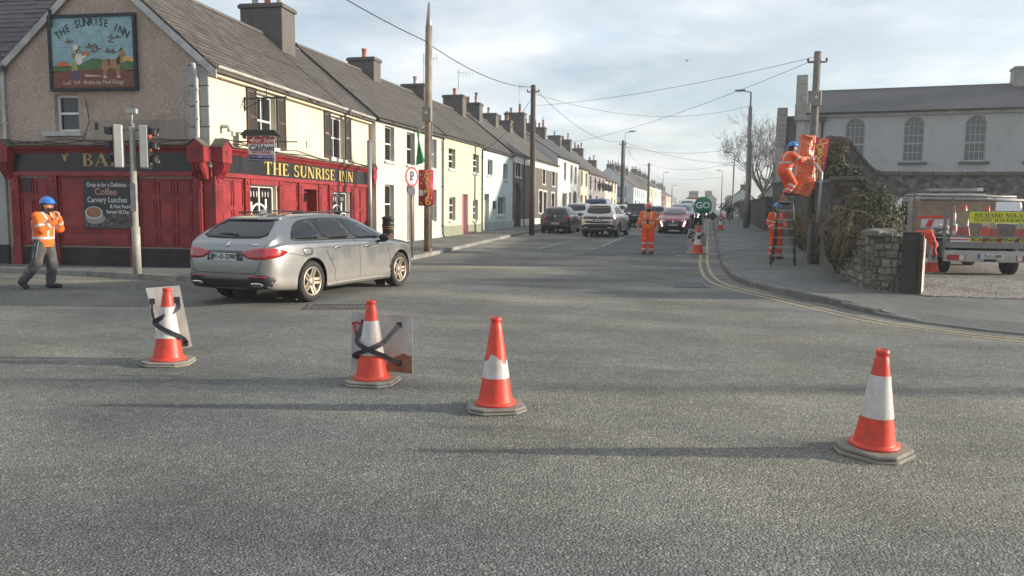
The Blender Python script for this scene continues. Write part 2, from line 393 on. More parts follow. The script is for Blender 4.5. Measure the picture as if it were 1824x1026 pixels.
# ---------------------------------------------------------------- building kit
def render_mat(name, c, pebble=0., grime=.35, gcol=(.16, .15, .13), streak=.25, rough=.85):
    if name in MATS: return MATS[name]
    t = NT(name)
    cc = t.mix(1., c, t.ramp(t.noise(.9, 7, .62), [(.3, .88), (.7, 1.06)]), 'MULTIPLY')
    st = t.ramp(t.noise(2.2, 5, .65, t.scaled(2.2, 2.2, .22)), [(.50, 0.), (.78, streak)])
    cc = t.mix(st, cc, dk(c, .55))
    g = t.ramp(t.noise(1.3, 8, .7, None, .5), [(.52, 0.), (.76, grime)]); cc = t.mix(g, cc, gcol)
    t.set(Base_Color=cc, Roughness=rough, Specular_IOR_Level=.2)
    if pebble:
        h = t.noise(38, 5, .7); b = t.bump(h, pebble, .03)
        cc2 = t.mix(1., cc, t.ramp(t.noise(30, 4, .75), [(.3, 1 - .45 * pebble), (.7, 1 + .4 * pebble)]), 'MULTIPLY'); t.set(Base_Color=cc2)
    else: t.bump(t.noise(70, 4, .6), .12, .01)
    MATS[name] = t.m; return t.m
def slate_mat(name, c, per_obj=False):
    if name in MATS: return MATS[name]
    t = NT(name)
    cc = t.mix(1., c, t.ramp(t.noise(1.1, 8, .7), [(.3, .72), (.7, 1.22)]), 'MULTIPLY')
    cc = t.mix(1., cc, t.ramp(t.noise(14, 3, .7), [(.3, .8), (.7, 1.2)]), 'MULTIPLY')
    li = t.ramp(t.noise(5.5, 6, .72, None, .4), [(.60, 0.), (.72, .65)]); cc = t.mix(li, cc, (.20, .17, .115))   # lichen
    if per_obj: cc = t.mix(1., cc, t.ramp(t.node('ShaderNodeObjectInfo').outputs['Random'], [(0., .72), (1., 1.28)]), 'MULTIPLY')
    t.set(Base_Color=cc, Roughness=.7, Specular_IOR_Level=.4); t.bump(t.noise(25, 5, .7), .35, .02)
    MATS[name] = t.m; return t.m
M_SLATE = slate_mat('old_slate', (.080, .071, .064)); M_SLATE_P = slate_mat('old_slate_piece', (.082, .072, .064), True)
M_SLATE_D = slate_mat('blue_slate', (.058, .060, .066)); M_CHIM = render_mat('chimney_render', (.13, .122, .112), .5, .6, (.05, .05, .048))
M_POT = mat('terracotta_pot', (.40, .14, .075), .8, .3, 8); M_POT_C = mat('pale_pot', (.42, .38, .32), .8, .3, 8); M_LEAD = mat('dull_metal', (.30, .30, .30), .5, .3, 6, metal=.6)
M_PVC = mat('white_plastic', (.74, .74, .72), .4, .08, 2, grime=.2, gcol=(.3, .3, .28)); M_GLASS = glassy('window_glass')
M_CURT = mat('net_curtain', (.42, .42, .40), .9, .2, 9); M_PIPE = mat('black_pipe', (.018, .018, .02), .45, .2, 5); M_SILL = mat('painted_sill', (.60, .59, .55), .75, .25, 5, grime=.5)
I4 = Matrix.Identity(4)

def wall_open(mb, x0, x1, z0, z1, ops, y=0., depth=.2, F=I4, zt=None):
    """front wall sheet with rectangular openings and their reveals; zt(x): sloping top is added separately"""
    xs = sorted({x0, x1, *[v for o in ops for v in o[:2] if x0 < v < x1]}); zs = sorted({z0, z1, *[v for o in ops for v in o[2:4] if z0 < v < z1]})
    for a, b in zip(xs, xs[1:]):
        for c, d in zip(zs, zs[1:]):
            mxx, mz = (a + b) / 2, (c + d) / 2
            if any(o[0] < mxx < o[1] and o[2] < mz < o[3] for o in ops): continue
            mb.add([(a, y, c), (b, y, c), (b, y, d), (a, y, d)], [(0, 1, 2, 3)], M=F)
    for o in ops:
        a, b, c, d = o[:4]; e = y + depth
        for q in ([(a, y, c), (a, y, d), (a, e, d), (a, e, c)], [(b, y, c), (b, e, c), (b, e, d), (b, y, d)], [(a, y, d), (b, y, d), (b, e, d), (a, e, d)], [(a, y, c), (a, e, c), (b, e, c), (b, y, c)]):
            mb.add(q, [(0, 1, 2, 3)], M=F)
def frame_boxes(mb, a, b, c, d, y0, y1, w, F):
    mb.box(a, a + w, y0, y1, c, d, F); mb.box(b - w, b, y0, y1, c, d, F); mb.box(a + w, b - w, y0, y1, c, c + w, F); mb.box(a + w, b - w, y0, y1, d - w, d, F)
def window(root, a, b, c, d, F=I4, y=.12, bars=(1, 2), fm=None, sill=True, glass=None, w=.055, curtain=False, sillw=.08, sm=None, name='window'):
    fm = fm or M_PVC; mb = MB(); frame_boxes(mb, a, b, c, d, y, y + .06, w, F); nx, nz = bars
    xs = [a + w + (b - a - 2 * w) * i / nx for i in range(nx + 1)]; zs = [c + w + (d - c - 2 * w) * i / nz for i in range(nz + 1)]
    for x in xs[1:-1]: mb.box(x - .018, x + .018, y + .008, y + .055, c + w, d - w, F)
    for z in zs[1:-1]: mb.box(a + w, b - w, y - .006, y + .05, z - .026, z + .026, F)
    wo_ = mb.build(name, fm, root)
    for i in range(nx):
        for k in range(nz): MB().box(xs[i], xs[i + 1], y + .03, y + .038, zs[k], zs[k + 1], F).build('pane', glass or M_GLASS, wo_)
    if curtain: MB().box(a + w, b - w, y + .12, y + .13, c + w + (d - c) * .35, d - w, F).build('curtain', M_CURT, wo_)
    if sill: MB().box(a - .07, b + .07, -sillw, y, c - .10, c - .004, F).build('sill', sm or M_SILL, wo_)
    return wo_
def door(root, a, b, c, d, mt, F=I4, y=.14, fan=.28, fm=None):
    mb = MB(); frame_boxes(mb, a, b, c - .02, d, y, y + .07, .06, F); fr = mb.build('door_frame', fm or M_PVC, root)
    dd = MB(); dd.box(a + .06, b - .06, y + .02, y + .06, c, d - fan - .03, F)
    for (u0, u1, v0, v1) in ((.14, .46, .10, .40), (.54, .86, .10, .40), (.14, .46, .48, .90), (.54, .86, .48, .90)):
        W_ = b - a - .12; H_ = d - fan - .03 - c; dd.box(a + .06 + W_ * u0, a + .06 + W_ * u1, y + .008, y + .021, c + H_ * v0, c + H_ * v1, F)
    do = dd.build('door', mt, root, bev=.006)
    MB().tube([(b - .16, y - .035, c + .98), (b - .16, y + .02, c + .98)], .022, M=F).build('handle', M_LEAD, do)
    if fan > .05: MB().box(a + .06, b - .06, y + .03, y + .04, d - fan, d - .06, F).build('fanlight', M_GLASS, root)
    return do
def chimney(root, x, y, z0, z1, wx, wy, pots, mt=None, cowl=False):
    """wx along the ridge, wy across it"""
    mb = MB(); mb.box(x - wx / 2, x + wx / 2, y - wy / 2, y + wy / 2, z0, z1 - .16).box(x - wx / 2 - .06, x + wx / 2 + .06, y - wy / 2 - .06, y + wy / 2 + .06, z1 - .16, z1 - .04).box(x - wx / 2 - .02, x + wx / 2 + .02, y - wy / 2 - .02, y + wy / 2 + .02, z1 - .04, z1)
    st = mb.build('chimney', mt or M_CHIM, root, bev=.015)
    for i in range(pots):
        py = y + (i - (pots - 1) / 2) * wy / max(pots, 1.2) * .9
        MB().lathe([(.12, z1), (.13, z1 + .05), (.105, z1 + .08), (.10, z1 + .34), (.125, z1 + .36), (.125, z1 + .42), (.08, z1 + .42), (.08, z1 + .2)], 12, Matrix.Translation((x, py, 0))).build('chimney_pot', [M_POT, M_POT_C][(i + int(abs(x) * 7)) % 2], st)
        if cowl and i % 2 == 0:
            MB().lathe([(.07, z1 + .42), (.07, z1 + .58), (.15, z1 + .60), (.15, z1 + .62), (.02, z1 + .72)], 10, Matrix.Translation((x, py, 0))).build('cowl', M_LEAD, st)
def slope_frame(x0, y0, z0, dy, dz):
    """matrix: local x along the eave, local y up the slope, local z out of the roof"""
    L = math.hypot(dy, dz); v = Vector((0, dy / L, dz / L)); n = Vector((1, 0, 0)).cross(v)
    return Matrix(((1, 0, n.x, x0), (0, v.y, n.y, y0), (0, v.z, n.z, z0), (0, 0, 0, 1))), L
def roof(root, x0, x1, y0, y1, ze, zr, mt, over=.22, courses=0, pieces=0, seed=1, yr=None, thick=.07, name='roof'):
    yr = yr if yr is not None else (y0 + y1) / 2; k = (zr - ze) / (yr - y0); kb = (zr - ze) / (y1 - yr)
    mb = MB(); prof = [(y0 - over, ze - over * k), (yr, zr), (y1 + over, ze - over * kb)]
    poly = prof + [(y1 + over, ze - over * kb - thick), (yr, zr - thick * 1.2), (y0 - over, ze - over * k - thick)]
    mb.prism(poly, x0, x1, 'x'); ro = mb.build(name, mt, root)
    MB().prism([(yr - .13, zr - .06), (yr - .06, zr + .05), (yr + .06, zr + .05), (yr + .13, zr - .06), (yr, zr + .01)], x0, x1, 'x').build('ridge_tiles', mat('ridge_tile', (.10, .095, .09), .8, .3, 6), ro)
    if courses:
        F, L = slope_frame(x0, y0 - over, ze - over * k, yr - y0 + over, (yr - y0 + over) * k); ex = L / courses; w = .30; n = int((x1 - x0) / w) + 1
        rs = random.Random(seed); rest = MB(); cells = []
        for c in range(courses):
            for i in range(n + 1):
                a = i * w - (w / 2 if c % 2 else 0); b = a + w - .008; a = max(a, 0); b = min(b, x1 - x0)
                if b - a > .05: cells.append((c, a, b))
        cells.sort(key=lambda q: q[1])
        me = None
        for i, (c, a, b) in enumerate(cells):
            y_ = c * ex; tl = rs.uniform(.012, .026); sk = rs.uniform(-.012, .012); dz = rs.uniform(0, .006)
            if rs.random() < .03: y_ -= rs.uniform(.02, .06)
            full = b - a > w - .02
            M = F @ Matrix.Translation((a, y_, .004 + dz)) @ Matrix.Rotation(sk, 4, 'Z')
            if i < pieces and full:
                if me is None:
                    q = MB(); q.add([(0, 0, .006), (w - .008, 0, .006), (w - .008, ex * 1.25, .002), (0, ex * 1.25, .002), (0, 0, .026), (w - .008, 0, .026), (w - .008, ex * 1.25, .006), (0, ex * 1.25, .006)], [(0, 3, 2, 1), (4, 5, 6, 7), (0, 1, 5, 4), (1, 2, 6, 5), (3, 0, 4, 7)])
                    me = q.mesh('slate'); me.materials.append(M_SLATE_P)
                o = link('slate', me, None, ro); o.matrix_basis = M
            else:
                ww = b - a; rest.add([(0, 0, .004), (ww, 0, .004), (ww, 0, tl), (0, 0, tl), (ww, ex * 1.2, .003), (0, ex * 1.2, .003)], [(0, 1, 2, 3), (3, 2, 4, 5)], M=M)
        if rest.v: tag(rest.build('slates', mt, ro), kind='stuff')
    return ro
def gutter(root, x0, x1, z, mt, y=-.20, r=.055):
    pts = [(r * math.cos(t), r * math.sin(t)) for t in [math.pi + math.pi * i / 6 for i in range(7)]]; pts += [(p[0] * .8, p[1] * .8) for p in reversed(pts)]
    return MB().prism([(y + a, z + b) for a, b in pts], x0, x1, 'x').build('gutter', mt, root)
def downpipe(root, x, z0, z1, mt, y=-.07, F=I4, r=.038):
    mb = MB().tube([(x, y - .12, z1), (x, y, z1 - .22), (x, y, z0 + .12), (x, y - .08, z0)], r, 8, F)
    for z in (z0 + .5, (z0 + z1) / 2, z1 - .6): mb.box(x - .05, x + .05, y - .045, .0, z, z + .04, F)
    return mb.build('downpipe', mt, root)

# serif capitals cut from thick stems, thin strokes and brackets
def serif_glyph(ch):
    S, T = .17, .06; W = {'I': .34, 'M': .98, 'N': .84, 'T': .74, 'E': .66, 'S': .60, 'U': .80, 'H': .86, 'R': .78, 'B': .70, 'A': .84, 'C': .74, 'D': .80, 'O': .82, 'L': .64, 'F': .62, 'G': .80, ' ': .42}[ch]
    P = []
    def r(x0, y0, x1, y1): P.append([(x0, y0), (x1, y0), (x1, y1), (x0, y1)])
    def stem(x, s=S, ser=.08):
        r(x, 0, x + s, 1); r(x - ser, 0, x + s + ser, .045); r(x - ser, .955, x + s + ser, 1)
    def arc(cx, cy, rx, ry, a0, a1, th=S, tv=T):
        n = 12; o = []; i = []
        for k in range(n + 1):
            a = rad(a0 + (a1 - a0) * k / n); o.append((cx + rx * math.cos(a), cy + ry * math.sin(a))); i.append((cx + (rx - th) * math.cos(a), cy + (ry - tv) * math.sin(a)))
        for k in range(n): P.append([o[k], o[k + 1], i[k + 1], i[k]])
    def bar(xa, ya, xb, yb, w): P.append([(xa, ya), (xa + w, ya), (xb + w, yb), (xb, yb)])
    if ch == 'T': stem(W / 2 - S / 2); r(.03, .94, W - .03, 1); r(.03, .78, .07, .96); r(W - .07, .78, W - .03, .96)
    if ch == 'H': stem(.10, ser=.07); stem(W - .10 - S, ser=.07); r(.2, .48, W - .2, .54)
    if ch in 'EF': stem(.10, ser=.05); r(.1, .94, W - .06, 1); r(W - .10, .78, W - .06, .96); r(.2, .48, W - .18, .54); r(W - .22, .42, W - .18, .60); (ch == 'E') and (r(.1, 0, W - .03, .06), r(W - .07, .0, W - .03, .24))
    if ch == 'L': stem(.10, ser=.05); r(.1, 0, W - .03, .06); r(W - .07, 0, W - .03, .24)
    if ch == 'I': stem(W / 2 - S / 2)
    if ch == 'U': r(.10, .30, .10 + S, 1); r(.03, .955, .34, 1); r(W - .10 - T, .3, W - .10, 1); r(W - .24, .955, W - .02, 1); arc(W / 2, .32, W / 2 - .10, .33, 180, 360, .15, .08)
    if ch == 'N': r(.10, 0, .16, 1); r(.02, 0, .26, .045); r(W - .16, 0, W - .10, 1); r(W - .26, .955, W - .02, 1); bar(.06, 1, W - .30, 0, .20)
    if ch == 'M': r(.10, 0, .15, 1); r(.02, 0, .24, .045); r(W - .26, 0, W - .10, 1); r(W - .32, 0, W - .02, .045); bar(.08, 1, W / 2 - .10, 0, .18); bar(W / 2 - .04, 0, W - .20, 1, .06)
    if ch == 'R': stem(.10, ser=.06); arc(.34, .74, .32, .26, -90, 90, .15, .055); r(.2, .945, .36, 1); r(.2, .48, .36, .535); bar(W - .18, 0, .36, .5, .19); r(W - .22, 0, W, .045)
    if ch == 'B': stem(.10, ser=.06); arc(.32, .76, .28, .24, -90, 90, .14, .055); arc(.34, .27, .33, .27, -90, 90, .16, .055); r(.2, .945, .34, 1); r(.2, .49, .36, .54); r(.2, 0, .36, .055)
    if ch == 'D': stem(.10, ser=.05); arc(.30, .5, .46, .5, -90, 90, .17, .055); r(.2, .945, .32, 1); r(.2, 0, .32, .055)
    if ch == 'O': arc(W / 2, .5, W / 2 - .04, .52, 0, 360, .17, .055)
    if ch in 'CG': arc(W / 2 + .03, .5, W / 2 - .03, .52, 40, 320, .17, .055); r(W - .12, .66, W - .06, .98); (ch == 'G') and (r(W - .22, .05, W - .06, .44), r(W - .32, .40, W, .45))
    if ch == 'S': arc(W / 2, .745, .25, .27, 35, 270, .13, .075); arc(W / 2, .265, .26, .28, -145, 90, .13, .075); r(W - .12, .72, W - .07, .96); r(.05, .05, .10, .28)
    if ch == 'A': bar(.04, 0, W / 2 - .04, 1, .06); bar(W - .24, 0, W / 2 - .12, 1, .19); r(.2, .30, W - .24, .355); r(-.02, 0, .18, .045); r(W - .32, 0, W + .02, .045)
    return W, P
def serif_text(name, s, h, mt, parent, F, x0=0., x1=None, z0=0., proud=.012):
    """letters from x0 to x1 on the facade F, base at z0; each letter a mesh of its own under the sign"""
    tot = sum(serif_glyph(c)[0] + .05 for c in s) * h; sx = (x1 - x0) / tot if x1 is not None else 1.; x = x0
    for c in s:
        W, P = serif_glyph(c)
        if P:
            mb = MB()
            for i, p in enumerate(P):
                a = sum(p[k][0] * p[(k + 1) % len(p)][1] - p[(k + 1) % len(p)][0] * p[k][1] for k in range(len(p)))
                if a < 0: p = p[::-1]
                e = .0004 * (i % 9); mb.prism([(x + q[0] * h * sx, z0 + q[1] * h) for q in p], -proud - e, -.001, 'y', M=F)
            mb.build(name, mt, parent)
        x += (W + .05) * h * sx

# ---------------------------------------------------------------- the public house
M_DASH = render_mat('brown_pebble_dash', (.50, .39, .325), 1.0, .45, (.12, .11, .085), .35)
M_CREAM = render_mat('cream_stucco', (.63, .56, .435), 0, .35, (.40, .33, .22), .30)
M_RED = mat('red_gloss_paint', (.29, .022, .027), .5, .4, 2.4, grime=.55, gcol=(.10, .02, .022), bump=.2, bscale=25, gs=3.2, fine=.12)
M_BLACK = mat('black_gloss_paint', (.014, .014, .016), .35, .3, 3, grime=.3, gcol=(.05, .05, .048))
M_GOLD = mat('gold_leaf_letter', (.62, .45, .14), .42, .15, 9, metal=.2); M_GOLD_D = mat('dull_gold_letter', (.42, .27, .11), .55, .25, 9)
M_GREYW = render_mat('grey_quoin', (.40, .40, .39), .3, .5, (.15, .15, .14)); M_SHUT = mat('dark_shutter', (.055, .046, .038), .6, .3, 5)
M_WBOARD = mat('weathered_white_wood', (.50, .49, .46), .7, .3, 4, grime=.5, gcol=(.16, .15, .13))
PUB_L, PUB_W, PZ = 10.75, 5.46, .12
pub = thing('public_house', 'two-storey corner pub with red shopfront, cream front wall and brown pebble-dash gable', 'pub', (-11.4, 16.4, 0), rad(94.5))
FG = Matrix.Translation((0, PUB_W, 0)) @ Matrix.Rotation(rad(-90), 4, 'Z')          # gable facade frame
def gx(s): return PUB_W - s
EV, RG = 4.92, 7.30
W1, W2_ = (2.22, 3.36, 3.2, 4.56), (7.14, 8.38, 3.18, 4.54)
SW1, SW2, DR = (1.72, 3.28, .95, 2.16), (7.16, 8.72, .95, 2.10), (4.90, 6.0, PZ, 2.12)
mb = MB(); wall_open(mb, 0, PUB_L, PZ - .1, EV, [W1, W2_, SW1, SW2, DR], 0, .26)
mb.add([(PUB_L, 0, 0), (PUB_L, PUB_W, 0), (PUB_L, PUB_W, EV), (PUB_L, PUB_W / 2, RG), (PUB_L, 0, EV)], [(0, 1, 2, 3, 4)])
mb.add([(0, PUB_W, 0), (PUB_L, PUB_W, 0), (PUB_L, PUB_W, EV), (0, PUB_W, EV)], [(0, 3, 2, 1)])
mb.build('front_wall', M_CREAM, pub)
GW = (gx(4.06), gx(3.42), 3.36, 4.24)
mb = MB(); wall_open(mb, 0, PUB_W - .5, PZ - .1, EV, [GW], 0, .22, FG)
mb.add([(0, 0, EV), (PUB_W, 0, EV), (PUB_W / 2, 0, RG - .02)], [(0, 1, 2)], M=FG); mb.build('gable_wall', M_DASH, pub)
MB().box(PUB_W - .5, PUB_W + .001, .003, .1, PZ - .1, 2.5, FG).build('corner_post', M_RED, pub)
zq = 2.5
while zq < 4.85:                                     # quoin blocks on the corner
    z1 = min(zq + .47, 4.92); MB().box(PUB_W - .5, PUB_W - .002, -.03, .02, zq + .008, z1 - .008, FG).build('quoin', M_GREYW, pub, bev=.012); zq = z1
window(pub, *GW, F=FG, y=.12, bars=(1, 2), sill=False, w=.06)
MB().box(gx(4.36), gx(3.32), -.10, .12, 3.25, 3.355, FG).build('sill', M_WBOARD, pub)
MB().box(gx(3.05), gx(.62), -.016, .0, 3.14, 3.62, FG).build('render_patch', render_mat('smooth_render_patch', (.33, .28, .23), 0, .5, (.15, .135, .11), .5), pub)
MB().box(gx(2.98), gx(2.90), -.03, .0, 3.40, 3.56, FG).build('vent', M_PIPE, pub)
roof(pub, -.10, PUB_L + .02, 0, PUB_W, EV + .05, RG + .06, M_SLATE, .24, 20, 300, 3)
for sgn in (1, -1):                                  # barge boards on the gable
    a, b = (PUB_W / 2 * (1 - sgn * 1.09), EV - .19), (PUB_W / 2, RG + .0)
    MB().add([(a[0], -.105, a[1] - .20), (b[0], -.105, b[1] - .20), (b[0], -.105, b[1]), (a[0], -.105, a[1]), (a[0], -.075, a[1] - .20), (b[0], -.075, b[1] - .20), (b[0], -.075, b[1]), (a[0], -.075, a[1])], [(0, 1, 2, 3), (7, 6, 5, 4), (0, 4, 5, 1), (3, 2, 6, 7), (0, 3, 7, 4), (1, 5, 6, 2)], M=FG).build('barge_board', M_WBOARD, pub)
MB().box(-.04, PUB_L, -.14, 0, EV - .30, EV - .18).box(-.04, PUB_L, -.20, -.0, EV - .18, EV - .12).build('eaves_board', M_CREAM, pub)
gutter(pub, -.06, PUB_L, EV - .08, M_WBOARD, -.24, .07)
downpipe(pub, PUB_W - .27, 3.1, EV - .05, M_WBOARD, -.08, FG, .05); downpipe(pub, .06, 3.05, EV + .1, M_WBOARD, -.06, FG, .045)
chimney(pub, 8.55, 2.75, 6.6, 8.35, 1.0, 1.5, 3)
for o_ in (W1, W2_):
    window(pub, *o_, y=.14, bars=(2, 2), w=.06)
    for (a, b) in ((o_[0] - .50, o_[0] - .01), (o_[1] + .02, o_[1] + .54)):
        mb = MB(); frame_boxes(mb, a, b, o_[2] - .02, o_[3] + .06, -.05, -.005, .055, I4); mb.box(a + .055, b - .055, -.05, -.005, 3.86, 3.93)
        z = o_[2] + .05
        while z < o_[3] - .02:
            if not 3.83 < z < 3.94: mb.add([(a + .05, -.045, z), (b - .05, -.045, z), (b - .05, -.012, z + .045), (a + .05, -.012, z + .045), (a + .05, -.045, z - .01), (b - .05, -.045, z - .01)], [(0, 1, 2, 3), (4, 5, 1, 0)])
            z += .05
        mb.build('shutter', M_SHUT, pub)
# shopfront, front side: cornice, fascia, pilasters, stall risers, windows, door
def shop(F, x0, x1, flip=False):
    MB().prism([(0, 3.00), (-.20, 2.99), (-.22, 2.955), (-.14, 2.90), (-.10, 2.84), (0, 2.84)][::-1], x0, x1, 'x', M=F).build('cornice', M_RED, pub)
    MB().box(x0, x1, -.24, .0, 3.004, 3.03, F).build('lead_flashing', mat('mossy_lead', (.12, .115, .09), .9, .4, 6, grime=.6, gcol=(.06, .07, .03)), pub)
    MB().box(x0, x1, -.085, -.0, 2.40, 2.84, F).build('fascia_board', M_BLACK, pub)
    MB().box(x0, x1, -.115, .0, 2.30, 2.40, F).build('architrave', M_RED, pub)
shop(I4, .42, 10.45)
shop(FG, .25, PUB_W - .42)
def console(F, x, w=.42):
    mb = MB(); mb.prism([(x - w / 2, 2.62), (x + w / 2, 2.62), (x + w / 2, 2.98), (x, 3.16), (x - w / 2, 2.98)], -.30, -.0, 'y', M=F)
    mb.prism([(-.28, 2.62), (-.22, 2.45), (-.13, 2.34), (-.10, 2.22), (0, 2.22), (0, 2.62)], x - w * .36, x + w * .36, 'x', M=F)
    for k in (-1, 0, 1): mb.prism([(-.305, 2.60), (-.25, 2.42), (-.155, 2.32), (-.125, 2.24), (-.09, 2.3), (-.2, 2.6)], x + k * w * .23 - .03, x + k * w * .23 + .03, 'x', M=F)
    mb.tube([(x, -.32, 2.86), (x, -.29, 2.86)], .06, 10, F); co = mb.build('console_bracket', M_RED, pub)
    MB().add([(x - w / 2 - .03, -.33, 2.975), (x, -.33, 3.165), (x + w / 2 + .03, -.33, 2.975), (x - w / 2 - .03, 0, 2.985), (x, 0, 3.20), (x + w / 2 + .03, 0, 2.985)], [(0, 1, 4, 3), (1, 2, 5, 4)], M=F).build('lead_cap', MATS['mossy_lead'], co)
console(I4, .20); console(I4, 10.62, .36); console(FG, PUB_W - .22); console(FG, .12, .34)
def panel_bay(F, a, b, rows, y=-.03, cols=1, ring=False):
    """stiles and rails framing recessed panels"""
    MB().box(a, b, y + .01, -.0005, rows[0], rows[-1], F).build('backing_board', M_RED, pub)
    w = (b - a) / cols
    for c in range(cols):
        for z0, z1 in zip(rows, rows[1:]):
            p0, p1 = a + c * w + .035, a + (c + 1) * w - .035; mb = MB(); frame_boxes(mb, p0, p1, z0 + .035, z1 - .035, y - .014, y + .012, .028, F); mb.box(p0 + .06, p1 - .06, y - .006, y + .012, z0 + .095, z1 - .095, F)
            mb.build('panel', M_RED, pub)
def pilaster(F, x, w=.30, z1=2.30, base=.55):
    mb = MB(); mb.box(x - w / 2, x + w / 2, -.085, 0, base, z1, F)
    for k in range(4): u = x - w / 2 + .05 + k * (w - .1) / 3; mb.box(u - .012, u + .012, -.097, -.08, .85, z1 - .32, F)
    mb.box(x - w / 2 - .02, x + w / 2 + .02, -.10, 0, z1 - .24, z1 - .2, F); mb.tube([(x, -.11, z1 - .11), (x, -.08, z1 - .11)], .055, 10, F); mb.box(x - w / 2 - .02, x + w / 2 + .02, -.11, 0, PZ, base, F)
    return mb.build('pilaster', M_RED, pub, bev=.006)
for x in (.16, 1.56, 3.46, 4.72, 6.16, 6.98, 8.90, 10.55): pilaster(I4, x, .24 if x > .2 else .30)
panel_bay(I4, .33, 1.42, (.6, 1.55, 2.28), cols=2); panel_bay(I4, 3.60, 4.58, (.6, 1.2, 1.68, 2.28)); panel_bay(I4, 6.30, 6.85, (.6, 1.1, 1.68, 2.28)); panel_bay(I4, 9.04, 10.40, (.6, 1.5, 2.28), cols=2)
for (a, b, c, d) in (SW1, SW2):
    panel_bay(I4, a, b, (.14, c - .02)); MB().box(a, b, -.08, -.0, d + .002, 2.298).build('window_head', M_RED, pub)
    mb = MB(); frame_boxes(mb, a, b, c, d, .10, .17, .06, I4); xm = (a + b) / 2; mb.box(xm - .03, xm + .03, .105, .165, c + .5, d - .06)
    arcp = [(a + .06, c + .43)] + [(xm + (b - a) * .27 * math.cos(t), c + .43 + .28 * math.sin(t)) for t in [math.pi - math.pi * i / 12 for i in range(13)]] + [(b - .06, c + .43)]
    mb.tube([(p[0], .135, p[1]) for p in arcp], .034, 6); mb.box(xm - .34, xm - .30, .105, .165, c + .06, c + .43); mb.box(xm + .30, xm + .34, .105, .165, c + .06, c + .43)
    wo_ = mb.build('shop_window', M_PVC, pub)
    MB().box(a + .06, xm - .02, .13, .138, c + .06, d - .06).build('pane', M_GLASS, wo_); MB().box(xm + .02, b - .06, .13, .138, c + .06, d - .06).build('pane', M_GLASS, wo_)
    MB().box(a + .3, a + .42, .118, .122, d - .66, d - .44).build('notice', M_PVC, wo_); MB().box(xm + .35, xm + .45, .118, .122, d - .62, d - .36).build('notice', M_PVC, wo_)
    for k in range(8):                                  # hanging glass lights inside the window
        if k != 4: MB().lathe([(.02, 0), (.035, -.05), (.03, -.13), (.02, -.16)], 8, Matrix.Translation((a + .2 + k * .16, .121, d - .16)) @ Matrix.Scale(.15, 4, (0, 1, 0))).build('window_transfer', M_CURT, wo_)
for a, b in ((.30, 1.44), (3.58, 4.60), (6.28, 6.86), (9.02, 10.42)): MB().box(a, b, -.045, 0, PZ, .60).build('plinth', mat('black_plinth', (.02, .02, .022), .75, .4, 4, grime=.4), pub)
MB().box(DR[0], DR[1], -.06, 0, 2.122, 2.298).build('door_head', M_RED, pub)
dr = door(pub, DR[0] + .1, DR[1] - .1, PZ + .02, 2.08, M_RED, y=.24, fan=.3, fm=M_RED)
for x in (DR[0] + .05, DR[1] - .05): MB().box(x - .05, x + .05, -.05, .24, PZ, 2.12).build('door_jamb', M_RED, pub)
serif_text('letter', 'THE SUNRISE INN', .335, M_GOLD, pub, Matrix.Translation((0, -.087, 0)), 2.42, 8.95, 2.452)
# shopfront, gable side
serif_text('letter', 'BAR', .30, M_GOLD_D, pub, FG @ Matrix.Translation((0, -.087, 0)), gx(3.32), gx(2.20), 2.525)
mb = MB()
for (cx, cz, rx, rz) in ((0, 0, .05, .06), (.05, .05, .04, .02), (-.05, .07, .05, .02), (.02, -.06, .03, .03), (.07, .09, .06, .014)): mb.sphere((gx(3.78) + cx, -.09, 2.72 + cz), (rx, .008, rz), 8, 6, FG)
mb.build('gilt_emblem', M_GOLD_D, pub)
for s_ in (5.22, 4.16, 2.0, .34): pilaster(FG, gx(s_), .22, 2.30, .56)
panel_bay(FG, gx(5.10), gx(4.28), (.60, 1.02, 1.80, 2.24), cols=2); panel_bay(FG, gx(4.04), gx(2.12), (.60, 1.0, 2.28)); panel_bay(FG, gx(1.88), gx(.46), (.60, 1.0, 1.80, 2.24), cols=3)
for a, b in ((5.1, 4.28), (4.04, 2.12), (1.88, .46)): MB().box(gx(a), gx(b), -.045, 0, PZ, .565, FG).build('plinth', mat('black_plinth', (.02, .02, .022), .75, .4, 4, grime=.4), pub)
mb = MB(); frame_boxes(mb, gx(5.06), gx(4.76), 1.92, 2.24, -.055, -.02, .02, FG)
for k in range(7): mb.box(gx(5.04), gx(4.78), -.052, -.03, 1.95 + k * .04, 1.97 + k * .04, FG)
mb.build('air_vent', M_PIPE, pub)
# small iron bracket, old lamp fittings and wires on the front wall
mb = MB().tube([(1.62, -.02, 4.35), (1.62, -.02, 4.0)], .02, 6).tube([(1.62, -.0, 4.30), (1.62, -1.15, 4.33)], .022, 6).tube([(1.62, -.0, 4.05), (1.62, -.55, 4.30)], .012, 6).tube([(1.62, -.62, 4.32), (1.62, -.62, 4.52), (1.62, -.55, 4.46)], .010, 5)
mb.build('sign_bracket', M_PIPE, pub)
cab = MB()
for k, (z, sag) in enumerate(((3.10, .05), (3.16, .09), (3.07, .03))): cab.tube([(.4 + i * 1.02, -.03 - .01 * k, z + sag * math.sin(i * 1.7 + k) * .8) for i in range(11)], .009, 5)
cab.tube([(.3 + .35 * i, -.03, 3.1 + .08 * math.sin(i * 2.1)) for i in range(5)], .008, 5); cab.build('cable', M_PIPE, pub)
cab = MB()
for k in range(3): cab.tube([(gx(5.2 - i * .5), -.05 - k * .02, 3.08 + .05 * math.sin(i * 1.3 + k * 2) + .02 * k) for i in range(11)], .010, 5, FG)
cab.tube([(gx(3.2), -.02, 4.1), (gx(3.12), -.03, 3.6), (gx(3.3), -.03, 3.15)], .008, 5, FG); cab.build('cable', M_PIPE, pub)
